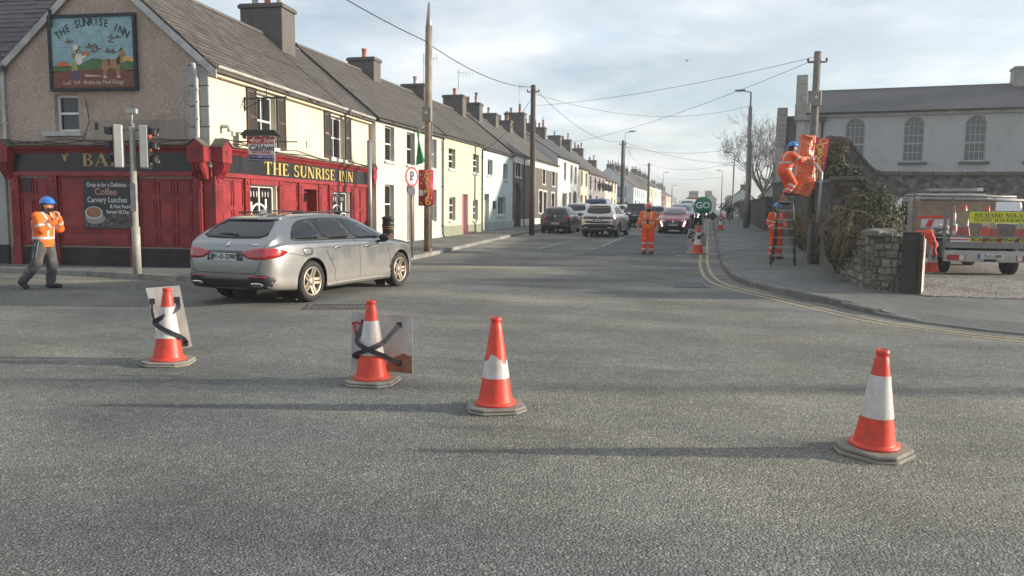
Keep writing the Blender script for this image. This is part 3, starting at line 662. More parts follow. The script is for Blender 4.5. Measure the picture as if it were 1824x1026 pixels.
MB().box(.95, 1.10, -.06, 0, 3.32, 3.44).build('wall_box', M_WBOARD, pub); MB().box(5.3, 5.38, -.03, 0, 3.36, 3.56).build('wall_vent', M_WBOARD, pub); MB().tube([(.5, -.02, 3.5), (.5, -.18, 3.5), (.5, -.2, 3.38)], .05, 8).build('wall_lamp', M_WBOARD, pub)

# ---- signs fixed to the pub, each a thing of its own
pubM = Matrix.Translation((-11.4, 16.4, 0)) @ Matrix.Rotation(rad(94.5), 4, 'Z')
def place(o, M): o.matrix_basis = M; return o
def flat(name, pts, y0, y1, mt, parent): return MB().prism(pts, y0, y1, 'y').build(name, mt, parent)
def blob(cx, cz, rx, rz, n=16, a0=0): return [(cx + rx * math.cos(a0 + 2 * math.pi * i / n), cz + rz * math.sin(a0 + 2 * math.pi * i / n)) for i in range(n)]
sg = thing('painted_signboard', 'large painted board with farmer, horse and birds high on the pebble-dash gable', 'signboard')
place(sg, pubM @ FG @ Matrix.Translation((gx(2.92), -.06, 5.19)))
hw, hh = 1.15, .885
mb = MB(); frame_boxes(mb, -hw, hw, -hh, hh, -.05, .03, .07, I4); mb.build('frame', mat('dark_blue_frame', (.022, .026, .036), .7, .3, 5), sg)
def pm(n, c): return mat('paint_' + n, c, .75, .25, 6, fine=.12, bscale=30)
flat('painted_sky', [(-hw + .07, -.30), (hw - .07, -.30), (hw - .07, hh - .07), (-hw + .07, hh - .07)], -.012, .02, pm('sky', (.27, .42, .45)), sg)
for z in (.13, -.2): flat('board_joint', [(-hw + .07, z), (hw - .07, z + .01), (hw - .07, z + .017), (-hw + .07, z + .007)], -.014, -.01, pm('joint', (.12, .2, .22)), sg)
flat('painted_sunrise', [(.62, -.25)] + [(.86 + .24 * math.cos(t), -.25 + .16 * math.sin(t)) for t in [math.pi - math.pi * i / 10 for i in range(11)]], -.015, -.01, pm('sun', (.62, .42, .15)), sg)
flat('painted_hill', [(-1.08, -.42), (1.08, -.42), (1.08, -.24), (.9, -.2), (.7, -.27), (.45, -.22), (.2, -.15), (0, -.12), (-.2, -.2), (-.45, -.3), (-.75, -.34), (-1.0, -.3), (-1.08, -.31)], -.019, -.01, pm('green', (.09, .17, .075)), sg)
flat('painted_field', [(-1.08, -.815), (1.08, -.815), (1.08, -.47), (.8, -.42), (.3, -.39), (-.3, -.39), (-.8, -.43), (-1.08, -.45)], -.022, -.01, pm('soil', (.20, .075, .055)), sg)
flat('painted_barn', [(-.98, -.31), (-.62, -.31), (-.68, -.20), (-.9, -.20)], -.024, -.018, pm('orange', (.50, .15, .07)), sg)
flat('painted_haystack', [(-.30, -.10), (-.12, -.07), (-.08, -.01), (-.16, .04), (-.26, .02)], -.024, -.018, pm('orange', (.5, .15, .07)), sg)
for pts, c in (([(-.55, -.60), (-.50, -.40), (-.47, -.40), (-.46, -.6)], (.07, .09, .20)), ([(-.46, -.60), (-.44, -.40), (-.40, -.4), (-.40, -.6)], (.07, .09, .20)), ([(-.57, -.42), (-.55, -.20), (-.44, -.18), (-.40, -.41)], (.40, .33, .10)), (blob(-.5, -.06, .055, .06), (.28, .18, .1)),
               (blob(-.36, -.14, .10, .14), (.66, .62, .58)), ([(-.32, -.2), (-.16, -.1), (-.18, -.05), (-.34, -.1)], (.66, .62, .58)), (blob(-.37, .03, .055, .06), (.06, .05, .05)), (blob(-.45, .13, .075, .07), (.64, .60, .54)), (blob(-.36, .015, .04, .045), (.45, .3, .2))):
    flat('painted_farmer', pts, -.026 - .0015 * random.random(), -.018, pm('f%02d' % int(c[0] * 99 + c[2] * 9), c), sg)
horse = [(.22, -.28), (.30, -.16), (.42, -.155), (.58, -.17), (.66, -.12), (.72, .02), (.80, .06), (.84, .01), (.83, -.1), (.78, -.1), (.78, -.2), (.74, -.30), (.70, -.36), (.70, -.56), (.72, -.60), (.63, -.60), (.62, -.40), (.44, -.38), (.36, -.42), (.34, -.56), (.37, -.6), (.27, -.60), (.27, -.42), (.23, -.36)]
flat('painted_horse', horse, -.027, -.018, pm('horse', (.36, .20, .10)), sg)
for pts in ([(.62, -.2), (.68, -.1), (.72, -.12), (.72, -.28), (.64, -.3)], [(.40, -.16), (.44, -.16), (.46, -.30), (.42, -.3)], [(.72, .02), (.80, .075), (.76, .1), (.68, 0)]): flat('painted_harness', pts, -.0295, -.026, pm('dark', (.04, .03, .03)), sg)
for pts in ([(.26, -.60), (.37, -.60), (.36, -.56), (.28, -.55)], [(.62, -.6), (.72, -.6), (.71, -.55), (.63, -.55)], [(-.22, -.5), (.2, -.54), (.24, -.56), (-.2, -.56)]): flat('painted_plough', pts, -.0295, -.026, pm('pale', (.55, .45, .40)), sg)
rb = random.Random(5)
for (cx, cz, s_) in ((-.62, .26, 1.1), (-.42, .12, .9), (-.05, .14, 1.3), (.03, .03, 1.0), (.12, .10, .9), (.42, .02, 1.2), (.55, -.01, .8), (.52, .33, 1.1), (.68, .34, .8), (.48, .24, .7)):
    a = rb.uniform(-.3, .3); pts = [(-.13, 0), (-.05, .03), (-.02, .10), (.03, .02), (.12, .03), (.15, .0), (.04, -.03), (0, -.05), (-.05, -.02)]
    flat('painted_bird', [(cx + s_ * (p[0] * math.cos(a) - p[1] * math.sin(a)) * .9, cz + s_ * (p[0] * math.sin(a) + p[1] * math.cos(a)) * .9) for p in pts], -.016 - .0006 * rb.random(), -.01, pm('bird%d' % (rb.random() > .5), (.16, .13, .12) if rb.random() > .5 else (.10, .09, .09)), sg)
M_INK = pm('ink', (.025, .028, .05)); M_CHALK = pm('chalk', (.55, .50, .45))
word = 'THE SUNRISE INN'; n = len(word)
for i, c in enumerate(word):
    u = -1 + 2 * (i + .5) / n; x = u * .96; z = .70 - .34 * abs(u) ** 2.2
    if c != ' ': text('painted_letter', c, .25, M_INK, sg, (x, -.016, z), (rad(90), -math.atan(-.34 * 2.2 * abs(u) ** 1.2 * (1 if u > 0 else -1)) * .8, 0), off=.004, sx=.82)
text('painted_letter', 'Lad:  left  divine by Paul Deigy', .135, M_CHALK, sg, (0, -.024, -.69), (rad(90), 0, 0), sx=.98)
flat('lamp_arm', [(-1.07, .62), (-1.0, .6), (-1.02, 1.02), (-1.06, 1.04)], -.10, -.055, M_PIPE, sg)

ps = thing('menu_poster', 'dark printed poster for coffee and carvery lunches on the red gable shopfront', 'poster'); place(ps, pubM @ FG @ Matrix.Translation((gx(2.69), -.075, 1.62)))
flat('backing', [(-.645, -.58), (.645, -.58), (.645, .58), (-.645, .58)], -.012, .01, mat('poster_dark', (.028, .028, .03), .5, .3, 3), ps)
flat('printed_beans', [(-.63, -.565), (.63, -.565), (.63, -.20), (.3, -.16), (0, -.3), (-.63, -.2)], -.015, -.01, mat('bean_print', (.10, .08, .075), .55, .9, 11, fine=.5, bscale=22), ps)
flat('printed_saucer', blob(-.34, -.34, .27, .14), -.0165, -.01, mat('cup_print', (.30, .28, .27), .5, .2, 6), ps); flat('printed_cup', blob(-.37, -.21, .24, .155), -.018, -.01, mat('crockery_print', (.52, .50, .48), .5, .1, 6), ps); flat('printed_coffee', blob(-.37, -.20, .20, .125), -.0195, -.01, mat('coffee_print', (.33, .15, .08), .5, .4, 16), ps)
M_PT = mat('poster_text', (.55, .55, .54), .6, .1, 5); M_PT2 = mat('poster_brown_text', (.50, .27, .20), .6, .1, 5)
for s_, z, h, x, mt_, sx in (('Drop in for a Delicious', .46, .145, 0, M_PT, .78), ('Coffee', .29, .22, -.03, M_PT2, 1.0), ('Carvery Lunches', .10, .185, 0, M_PT, .84), ('& Hot Food', -.055, .13, .34, M_PT, .86), ('Served All Day', -.185, .125, .27, M_PT, .80)): text('lettering', s_, h, mt_, ps, (x, -.0165, z), (rad(90), 0, 0), off=.003, sx=sx)

fs = thing('for_sale_board', 'red, white and blue For Sale board hung from a bracket above the pub fascia', 'sale sign'); place(fs, pubM @ Matrix.Translation((1.28, -.62, 3.02)) @ Matrix.Rotation(rad(-82), 4, 'Z'))
# the board hangs across the pavement, facing the junction
M_SW = mat('sign_white', (.66, .66, .68), .5, .12, 4, grime=.15, gcol=(.4, .4, .4)); M_SR = mat('sign_red', (.50, .035, .04), .5, .1, 4); M_SB = mat('sign_blue', (.045, .05, .19), .5, .1, 4)
flat('panel', [(-.33, -.31), (.33, -.31), (.33, .31), (-.33, .31)], -.012, .012, M_SW, fs)
flat('red_band', [(-.325, .13), (.325, .13), (.325, .305), (-.325, .305)], -.015, -.01, M_SR, fs); flat('blue_band', [(-.325, -.305), (.325, -.305), (.325, -.14), (-.325, -.14)], -.015, -.01, M_SB, fs)
flat('oval', blob(-.23, .215, .065, .03), -.017, -.01, M_SW, fs)
M_INKB = mat('dark_ink', (.02, .022, .06), .6, .1, 5)
text('lettering', 'For Sale', .17, M_SW, fs, (.05, -.018, .215), (rad(90), 0, 0), off=.003); text('lettering', 'Cashen', .205, M_INKB, fs, (0, -.016, .025), (rad(90), 0, 0), shear=.25, sx=1.05, off=.004); text('lettering', 'Jim', .085, M_INKB, fs, (-.06, -.016, .105), (rad(90), 0, 0), shear=.3)
text('lettering', '087-2769364', .088, M_SR, fs, (0, -.016, -.085), (rad(90), 0, 0), off=.002); text('lettering', 'Central', .075, M_SW, fs, (-.2, -.018, -.185), (rad(90), 0, 0)); text('lettering', 'Auctioneers', .065, M_SW, fs, (-.17, -.018, -.26), (rad(90), 0, 0)); text('lettering', '057-9121476', .085, M_SW, fs, (.15, -.018, -.19), (rad(90), 0, 0), off=.002); text('lettering', 'auctioneer.ie', .06, M_SW, fs, (.15, -.018, -.265), (rad(90), 0, 0))
MB().prism([(-.5, .33), (.5, .33), (.42, .40), (.36, .46), (-.36, .46), (-.42, .40)], -.14, .14, 'y').box(-.44, -.41, -.1, .1, .25, .33).box(.41, .44, -.1, .1, .25, .33).build('lamp_hood', M_PIPE, fs)
MB().tube([(-.72, 0.02, .185), (.9, .02, .185)], .016, 6).tube([(-.65, .02, .40), (.2, .02, .40)], .012, 6).build('hanging_rail', M_PIPE, fs)
# neighbour behind the pub along the side street
nb = thing('neighbouring_house', 'slate-roofed house with terracotta ridge joined to the left of the pub gable', 'house'); place(nb, pubM @ FG @ Matrix.Translation((-9, 0, 0)))
mb = MB(); wall_open(mb, 0, 8.98, 0, 5.0, [(2, 3, 3.2, 4.4), (5.5, 6.5, 3.2, 4.4), (2, 3, .9, 2.2), (5.5, 6.6, .12, 2.3)], .02, .2); mb.add([(0, .02, 5), (8.98, .02, 5), (8.98, 6, 5), (0, 6, 5)], [(0, 1, 2, 3)]); mb.box(0, 8.98, 5.9, 6, 0, 5); mb.build('wall', M_DASH, nb)
for w_ in ((2, 3, 3.2, 4.4), (5.5, 6.5, 3.2, 4.4), (2, 3, .9, 2.2)): window(nb, *w_, y=.14)
door(nb, 5.5, 6.6, .12, 2.3, M_BLACK)
ro = roof(nb, 0, 9.2, .02, 6.0, 5.02, 7.5, slate_mat('violet_slate', (.075, .066, .078)), .2, 16, 0, 9)
MB().prism([(2.83, 7.48), (2.93, 7.66), (3.09, 7.66), (3.19, 7.48)], 0, 9.2, 'x').build('ridge_capping', mat('terracotta_ridge', (.46, .17, .11), .8, .3, 7), ro)
MB().box(7.6, 8.97, -.05, .015, .12, 2.35).build('pale_panel', render_mat('pale_dado', (.36, .36, .33), 0, .4), nb); MB().box(7.6, 8.97, -.055, .014, .0, .6).build('plinth', MATS['black_plinth'], nb)

# ---------------------------------------------------------------- the terrace up the street
def door_mat(name, c): return mat('door_' + name, c, .4, .15, 4)
M_DN = mat('stone_door_surround', (.42, .40, .34), .8, .25, 5)
def house(label, y0, y1, ze, zr, wall, wins=(), doors=(), arch=None, chims=(), rm=None, depth=6.4, x=-12., courses=0, gable_near=True, dado=None, fascia=None, pipe=None, bars=(1, 2), sillm=None, surround=None, plain=False, gutter_m=None, name='terraced_house', cat='house'):
    """front facade faces the street; openings are given by their place along the street and height above sea datum"""
    zb = zg(y0); L = y1 - y0
    r = thing(name, label, cat, (x, y0, 0), rad(90))
    ops = [(a - y0, b - y0, c, d) for a, b, c, d, *_ in wins] + [(a - y0, b - y0, zg(a) + .10, d) for a, b, d, *_ in doors]
    if arch: ops.append((arch[0] - y0, arch[1] - y0, zg(y0) + .1, arch[2]))
    mb = MB(); wall_open(mb, 0, L, zb - .3, ze, ops, 0, .24)
    for xx, fl in ((0, 1), (L, 0)):
        q = [(xx, 0, zb - .3), (xx, depth, zb - .3), (xx, depth, ze), (xx, depth / 2, zr - .03), (xx, 0, ze)]; mb.add(q, [(4, 3, 2, 1, 0) if fl else (0, 1, 2, 3, 4)])
    mb.add([(0, depth, zb - .3), (L, depth, zb - .3), (L, depth, ze), (0, depth, ze)], [(3, 2, 1, 0)])
    if arch:                                          # spandrels turn the square opening into a round arch
        a, b, t = arch[0] - y0, arch[1] - y0, arch[2]; R_ = (b - a) / 2; cx = (a + b) / 2
        for s_ in (-1, 1):
            pts = [(cx + s_ * R_, t + .001), (cx, t + .001)] + [(cx + s_ * R_ * math.sin(k * math.pi / 16), t - R_ * .85 + R_ * .85 * math.cos(k * math.pi / 16)) for k in range(9)]
            mb.prism(pts if s_ < 0 else pts[::-1], .001, .24, 'y')
    mb.build('wall', wall, r)
    roof(r, -.02, L + .02, 0, depth, ze + .03, zr, rm or M_SLATE, .18, courses, 0, int(y0))
    for a, b, c, d, *k in wins:
        window(r, a - y0, b - y0, c, d, y=.15, bars=(k[0] if k else bars), w=.05 if y0 < 60 else .07, sm=sillm, curtain=False)
        if surround: mb = MB(); frame_boxes(mb, a - y0 - .12, b - y0 + .12, c - .12, d + .12, -.035, -.001, .12, I4); mb.build('window_surround', surround, r)
    for a, b, d, dm, *k in doors:
        door(r, a - y0, b - y0, zg(a) + .13, d, dm, y=.18, fan=k[0] if k else .25, fm=M_DN)
        if surround: mb = MB(); mb.box(a - y0 - .13, a - y0 - .001, -.04, 0, zg(a) + .1, d + .14).box(b - y0 + .001, b - y0 + .13, -.04, 0, zg(a) + .1, d + .14).box(a - y0, b - y0, -.04, 0, d, d + .14); mb.build('door_surround', surround, r)
    if arch: MB().box(arch[0] - y0, arch[1] - y0, .18, .22, zg(y0) + .1, arch[2]).build('carriage_gate', mat('dark_gate', (.03, .032, .035), .6, .3, 3), r)
    if gutter_m is not None: gutter(r, 0, L, ze - .07, gutter_m, -.17, .055); MB().box(0, L, -.10, 0, ze - .20, ze - .09).build('eaves_board', gutter_m if fascia is None else fascia, r)
    if fascia is not None: MB().box(0, L, -.02, 0, ze - .62, ze - .205).build('frieze', fascia, r)
    if dado is not None:
        xs = [0.]; 
        for a, b, d, *_ in sorted(doors): xs += [a - y0, b - y0]
        if arch: xs += [arch[0] - y0, arch[1] - y0]
        xs = sorted(xs) + [L]
        for a, b in zip(xs[::2], xs[1::2]):
            if b - a > .05: MB().box(a, b, -.025, 0, zb - .2, zg(y0) + .62).build('plinth', dado, r)
    if pipe is not None: downpipe(r, pipe - y0, zg(pipe) + .12, ze - .1, M_PIPE, -.06)
    for cy, z1, pots, *w in chims: chimney(r, cy - y0, depth / 2, zr - .8, z1, .75, w[0] if w else 1.25, pots, cowl=pots > 1)
    return r
M_WHITE = render_mat('white_roughcast', (.56, .54, .49), .35, .30, (.34, .31, .26), .15); M_BUTTER = render_mat('butter_render', (.545, .515, .395), .12, .25, (.30, .28, .20), .15)
M_BLUE = render_mat('pale_blue_render', (.50, .58, .58), .12, .25, (.28, .30, .28), .15); M_BROWN = render_mat('brown_roughcast', (.135, .118, .105), .6, .3, (.07, .062, .055), .15)
M_WHITE2 = render_mat('cool_white_render', (.58, .60, .59), .1, .3, (.3, .3, .28), .2); M_CREAM2 = render_mat('straw_render', (.51, .475, .385), .1, .3, (.3, .27, .2), .2); M_LAV = render_mat('lavender_render', (.26, .235, .25), .1, .3, (.14, .13, .12), .2)
M_OLIVE = mat('olive_dado', (.25, .27, .19), .8, .25, 5, grime=.3); M_WTRIM = mat('white_trim', (.62, .61, .57), .75, .2, 4, grime=.3, gcol=(.3, .29, .26)); M_BLUEP = mat('pale_plinth', (.36, .42, .40), .8, .2, 5, grime=.3)
h1 = house('white roughcast terraced house beside the pub with a green flag', 27.22, 34.75, 4.95, 7.62, M_WHITE, [(28.05, 28.98, 3.36, 4.68), (30.28, 31.18, 3.33, 4.64), (28.0, 28.92, .97, 2.46), (33.0, 33.9, 3.33, 4.62), (33.0, 33.9, .97, 2.4)], [(30.25, 31.1, 2.5, door_mat('taupe', (.26, .21, .18)))], chims=[(33.3, 8.2, 1)], courses=16, gutter_m=M_PIPE, pipe=34.6, sillm=M_WTRIM)
house('butter yellow terraced house with the bright pink door', 34.82, 41.22, 5.0, 7.55, M_BUTTER, [(35.58, 36.6, 3.45, 4.5), (39.55, 40.62, 3.42, 4.45), (35.68, 36.62, .98, 2.1), (39.56, 40.45, .95, 2.02)], [(37.72, 38.65, 2.28, door_mat('pink', (.75, .045, .19)), .05)], chims=[(39.6, 8.0, 1)], courses=15, gutter_m=M_PIPE, dado=M_OLIVE, fascia=M_BUTTER, pipe=41.1, bars=(1, 3), sillm=M_WTRIM)
house('pale blue terraced house with a beige door and black letterbox', 41.28, 48.05, 4.92, 7.5, M_BLUE, [(42.32, 43.35, 3.42, 4.28, (2, 1)), (45.7, 46.76, 3.32, 4.23, (2, 1)), (44.55, 46.34, 1.18, 2.24, (3, 1))], [(41.7, 42.66, 2.37, door_mat('beige', (.42, .37, .26)), .3)], chims=[(46.2, 8.35, 1)], courses=15, gutter_m=M_PIPE, dado=M_BLUEP, sillm=M_WTRIM)
h4 = house('long brown roughcast house with white trim and a carriage arch', 48.15, 63.0, 5.08, 7.6, M_BROWN, [(48.75, 50.1, 3.6, 4.85, (1, 1)), (56.97, 58.0, 3.4, 4.7), (60.58, 61.7, 3.36, 4.6), (55.8, 57.0, 1.27, 2.85), (60.5, 61.65, 1.4, 2.77)], [(57.45, 58.6, 2.8, door_mat('cream', (.5, .47, .4)))], arch=(48.3, 50.3, 3.2), chims=[(49.8, 8.35, 2), (53.8, 8.15, 1), (57.9, 8.1, 2), (61.6, 9.1, 2, 1.6)], gutter_m=M_PIPE, dado=M_WTRIM, fascia=M_WTRIM, pipe=51.0, surround=M_WTRIM, bars=(1, 2))
house('tall white house with a small arch next to the brown roughcast house', 63.1, 73.45, 5.87, 8.25, M_WHITE2, [(65.75, 67.0, 3.95, 5.5), (69.0, 70.1, 3.9, 5.42), (71.15, 72.4, 3.85, 5.38), (65.3, 67.4, 1.65, 2.9, (2, 1))], [(68.6, 69.6, 3.0, door_mat('black', (.02, .02, .022)))], arch=(70.45, 72.7, 3.2), chims=[(66.5, 8.8, 3), (72.0, 9.0, 3)], rm=M_SLATE_D, gutter_m=M_PIPE, depth=7)
house('narrow straw coloured house in the middle of the terrace', 73.5, 79.5, 5.5, 8.1, M_CREAM2, [(74.85, 76.0, 3.85, 5.17), (77.7, 79.0, 3.75, 5.1), (74.7, 76.2, 1.5, 2.9)], [(77.6, 78.7, 2.9, door_mat('brown', (.1, .05, .03)))], chims=[(78.0, 8.8, 1)], rm=M_SLATE_D, gutter_m=M_PIPE)
lp = house('lavender grey pub hung with black lanterns further up the terrace', 79.55, 93.0, 5.3, 8.0, M_LAV, [(80.6, 81.8, 3.5, 4.9), (84.0, 85.2, 3.5, 4.9), (87.4, 88.6, 3.5, 4.9), (90.6, 91.8, 3.5, 4.9), (87.6, 91.6, 1.4, 2.9, (3, 1))], [(85.4, 86.6, 2.95, door_mat('black', (.02, .02, .022)))], arch=(80.2, 82.4, 3.1), chims=[(84.0, 8.9, 2), (92.4, 8.6, 3)], gutter_m=M_PIPE)
house('straw rendered end house before the side street', 93.1, 105.0, 5.05, 7.3, M_CREAM2, [(95.8, 97.2, 3.6, 4.85), (99.0, 100.6, 3.6, 4.85), (102.4, 103.6, 3.6, 4.85), (95.8, 97.2, 1.5, 2.8), (102.4, 103.6, 1.5, 2.8)], [(99.2, 100.4, 3.0, door_mat('brown', (.1, .05, .03)))], chims=[(103.6, 7.9, 2)], gutter_m=M_PIPE)
h9 = house('white house end-on across the side street with a blue parking sign', 128.8, 156, 5.3, 8.3, M_WHITE2, [(131 + i * 4.1, 132.4 + i * 4.1, 3.5, 4.9) for i in range(6)] + [(131, 134, 1.4, 3.0, (2, 1)), (139, 142, 1.4, 3.0, (2, 1)), (149, 152, 1.4, 3.0, (2, 1))], [(136, 137.2, 3.1, door_mat('green', (.03, .12, .08))), (145, 146.2, 3.1, door_mat('green', (.03, .12, .08)))], chims=[(131, 8.9, 3), (139, 9.1, 4), (148, 9.3, 4), (154, 9.3, 3)], depth=8.2, dado=M_WTRIM, gutter_m=M_PIPE)
house('tall pale cream house beyond the end-on white house', 157, 178, 6.4, 8.9, M_CREAM2, [(159 + i * 4.6, 160.6 + i * 4.6, 4.1, 5.8) for i in range(4)] + [(159 + i * 4.6, 160.6 + i * 4.6, 1.7, 3.3) for i in (0, 2, 3)], [(163.6, 165, 3.3, door_mat('black', (.02, .02, .022)))], chims=[(166, 9.8, 3), (176, 9.9, 3)], depth=7, gutter_m=M_PIPE)
house('off-white house with dark gable further along the street', 178.2, 203, 6.5, 8.9, M_WHITE2, [(180 + i * 4.8, 181.8 + i * 4.8, 4.1, 5.8) for i in range(5)], [(190, 191.6, 3.3, door_mat('black', (.02, .02, .022)))], chims=[(190, 9.8, 3), (201, 9.8, 3)], depth=7, gutter_m=M_PIPE)
house('reddish brown house in the far terrace', 203.3, 227, 5.9, 8.2, render_mat('russet_render', (.22, .11, .08), .2), [(206 + i * 6, 208 + i * 6, 3.8, 5.2) for i in range(3)], [(213, 214.6, 3.2, door_mat('black', (.02, .02, .022)))], chims=[(222, 9.1, 3)], depth=7)
house('far grey-cream house near the end of the street', 227.3, 262, 5.5, 8.0, M_CREAM2, [(230 + i * 6, 232 + i * 6, 3.7, 5.0) for i in range(5)], chims=[(232, 9.2, 3), (256, 9.0, 2)], depth=8)
house('last grey house on the left with a tall chimney', 262.5, 300, 5.4, 8.2, M_LAV, [(266 + i * 6, 268 + i * 6, 3.7, 5.0) for i in range(5)], chims=[(268, 10.0, 4, 2.2), (292, 9.6, 3)], depth=9)
def gable_house(label, x0, x1, y, ze, zr, L, wall, chim=(), rm=None, wins=()):
    """a house whose gable faces down the street towards the junction"""
    W = x1 - x0; r = thing('gable_house', label, 'house', (x0, y, zg(y)))
    ops = list(wins); mb = MB(); wall_open(mb, 0, W, -.3, ze, ops, 0, .25); mb.add([(0, 0, ze), (W, 0, ze), (W / 2, 0, zr)], [(0, 1, 2)])
    mb.add([(0, 0, -.3), (0, L, -.3), (0, L, ze), (0, 0, ze)], [(0, 3, 2, 1)]); mb.add([(W, 0, -.3), (W, L, -.3), (W, L, ze), (W, 0, ze)], [(0, 1, 2, 3)]); mb.build('wall', wall, r)
    for w_ in wins: window(r, *w_, y=.14, w=.08)
    k = (zr - ze) / (W / 2); mb = MB(); mb.prism([(-.25, ze - .25 * k), (W / 2, zr), (W + .25, ze - .25 * k), (W + .25, ze - .25 * k + .12), (W / 2, zr + .14), (-.25, ze - .25 * k + .12)][::-1], -.12, L, 'y'); mb.build('roof', rm or M_SLATE_D, r)
    for cx, z1, pots, cw in chim: chimney(r, cx, .9, zr - 2.2, z1, cw, .9, pots)
    return r
gable_house('dark gabled house closing the far end of the street', -1.5, 2.2, 288, 4.6, 6.2, 10, M_LAV, [(.9, 7.4, 2, 2.4)])
gable_house('far grey house with a wide cluster of chimney pots', -8.8, -3.4, 302, 4.8, 6.6, 10, M_LAV, [(2.8, 7.6, 4, 3.4)])
gable_house('low pale bungalow gable beyond the railings on the right', 2.7, 6.6, 122, 2.3, 3.9, 12, M_WHITE2, [(2.2, 4.6, 2, 1.1)], wins=[(.9, 1.9, .9, 1.9)])
gable_house('small dark roofed house on the right behind the street lamps', 7.4, 12, 118, 3.0, 5.2, 12, M_LAV, [(1.6, 5.9, 2, 1.2)])
# green flag on the white house, letterbox and house lamp
fl = thing('green_flag', 'green flag hanging limp on a pole from the white house window', 'flag', (-12, 31.0, 4.75))
MB().tube([(.02, 0, 0), (.34, .12, .12), (.62, .22, .34)], .014, 6).build('flag_pole', M_WTRIM, fl)
fm_ = MB(); vs_ = []; NX, NZ = 8, 9
for i in range(NX):
    for k in range(NZ): u = i / (NX - 1); w = k / (NZ - 1); vs_.append((.10 + .26 * u * (.35 + .65 * w) + .04 * math.sin(w * 5 + u * 3), .14 + .10 * u * (.3 + w) + .05 * math.sin(u * 11 + w * 2), .02 - 1.45 * w * (1 - .12 * u)))
fm_.add(vs_, [(i * NZ + k, (i + 1) * NZ + k, (i + 1) * NZ + k + 1, i * NZ + k + 1) for i in range(NX - 1) for k in range(NZ - 1)], True)
fo = fm_.build('flag_cloth', mat('green_cloth', (.02, .26, .10), .8, .2, 8), fl); sm_ = fo.modifiers.new('thick', 'SOLIDIFY'); sm_.thickness = .006
lb = tag(MB().box(-.06, .06, -.15, .15, -.2, .2).prism([(-.06, .2), (.06, .2), (.06, .23), (0, .26), (-.06, .23)], -.15, .15, 'y').box(.055, .07, -.11, .11, .08, .11).build('wall_letterbox', M_PIPE, None, (-11.93, 43.55, 1.75), 0, .01), 'black letterbox on the pale blue house beside its beige door', 'letterbox')
# lanterns on the lavender pub
for i, y in enumerate((81.5, 84.6, 86.6, 88.8, 91.0)):
    l = thing('wall_lantern', ['first black wall lantern from the left on the lavender pub', 'second black wall lantern on the lavender pub', 'third black wall lantern on the lavender pub', 'fourth black wall lantern on the lavender pub', 'farthest black wall lantern on the lavender pub'][i], 'lantern', (-12, y, 4.3), 0, 'lanterns on the lavender pub')
    MB().tube([(0, 0, 0), (.5, 0, .15), (.9, 0, -.1)], .03, 6).build('bracket', M_PIPE, l); MB().lathe([(.12, -.75), (.24, -.25), (.28, -.22), (.06, -.02), (.03, .08)], 6, Matrix.Translation((.9, 0, 0)), smooth=False).build('lantern_head', M_PIPE, l); MB().lathe([(.10, -.7), (.20, -.27)], 6, Matrix.Translation((.9, 0, 0))).build('lantern_glass', mat('lantern_glass', (.35, .33, .28), .2), l)
# blue parking sign and green shop board on the end-on house
pk = thing('parking_sign', 'square blue parking sign on the white end-on house', 'parking sign', (-13.9, 128.6, 4.35)); MB().box(-.62, .62, -.02, .02, -.85, .85).build('panel', mat('parking_blue', (.02, .10, .38), .5), pk); text('letter', 'P', 1.3, M_SW, pk, (0, -.03, .05), (rad(90), 0, 0), off=.02)
gb = thing('green_shop_board', 'long dark green shop board low on the white end-on house', 'shop sign', (-16.0, 128.6, 2.05)); MB().box(-3.2, 3.2, -.05, .03, -.62, .62).build('panel', mat('board_green', (.015, .06, .055), .5), gb); MB().box(.4, 2.6, -.055, -.05, .0, .12).build('lettering_strip', M_WTRIM, gb)

# ---------------------------------------------------------------- right side: walls, chapel, plants
def stone_mat(name, c, scale=3.2, joint=.5, bump=.8):
    if name in MATS: return MATS[name]
    t = NT(name); v = t.scaled(1, 1, 1.7)
    w = t.node('ShaderNodeVectorMath', operation='ADD'); nz = t.node('ShaderNodeTexNoise'); nz.inputs['Scale'].default_value = 3.; s_ = t.node('ShaderNodeVectorMath', operation='SCALE'); s_.inputs[3].default_value = .25
    t.l.new(v, nz.inputs['Vector']); t.l.new(nz.outputs['Color'], s_.inputs[0]); t.l.new(v, w.inputs[0]); t.l.new(s_.outputs[0], w.inputs[1])
    ed = t.vor(scale, 'DISTANCE_TO_EDGE', w.outputs[0]); cl = t.vor(scale, vec=w.outputs[0], out='Color'); bw = t.node('ShaderNodeRGBToBW'); t.l.new(cl, bw.inputs[0])
    cc = t.mix(1., c, t.ramp(bw.outputs[0], [(.1, .6), (.9, 1.45)]), 'MULTIPLY'); cc = t.mix(1., cc, t.ramp(t.noise(7, 6, .7), [(.3, .65), (.7, 1.3)]), 'MULTIPLY')
    j = t.ramp(ed, [(.02, joint), (.09, 0.)]); cc = t.mix(j, cc, dk(c, .45)); g = t.ramp(t.noise(.8, 7, .7), [(.5, 0.), (.75, .6)]); cc = t.mix(g, cc, dk(c, .42))
    t.set(Base_Color=cc, Roughness=.9, Specular_IOR_Level=.2); b = t.bump(t.ramp(ed, [(0., 0.), (.12, 1.)]), bump, .05); t.bump(t.noise(30, 5, .7), .4, .02, b); MATS[name] = t.m; return t.m
M_WALLR = stone_mat('dark_rubble', (.105, .098, .088)); M_WALLB = stone_mat('grey_rubble', (.135, .13, .12), 4.4, .25, .45)
M_COPE = mat('mossy_coping', (.11, .108, .095), .9, .4, 6, bump=.5, bscale=20, grime=.5, gcol=(.05, .06, .03)); M_MORT = mat('old_mortar', (.155, .142, .12), .95, .35, 8, bump=.8, bscale=25, bdist=.03)
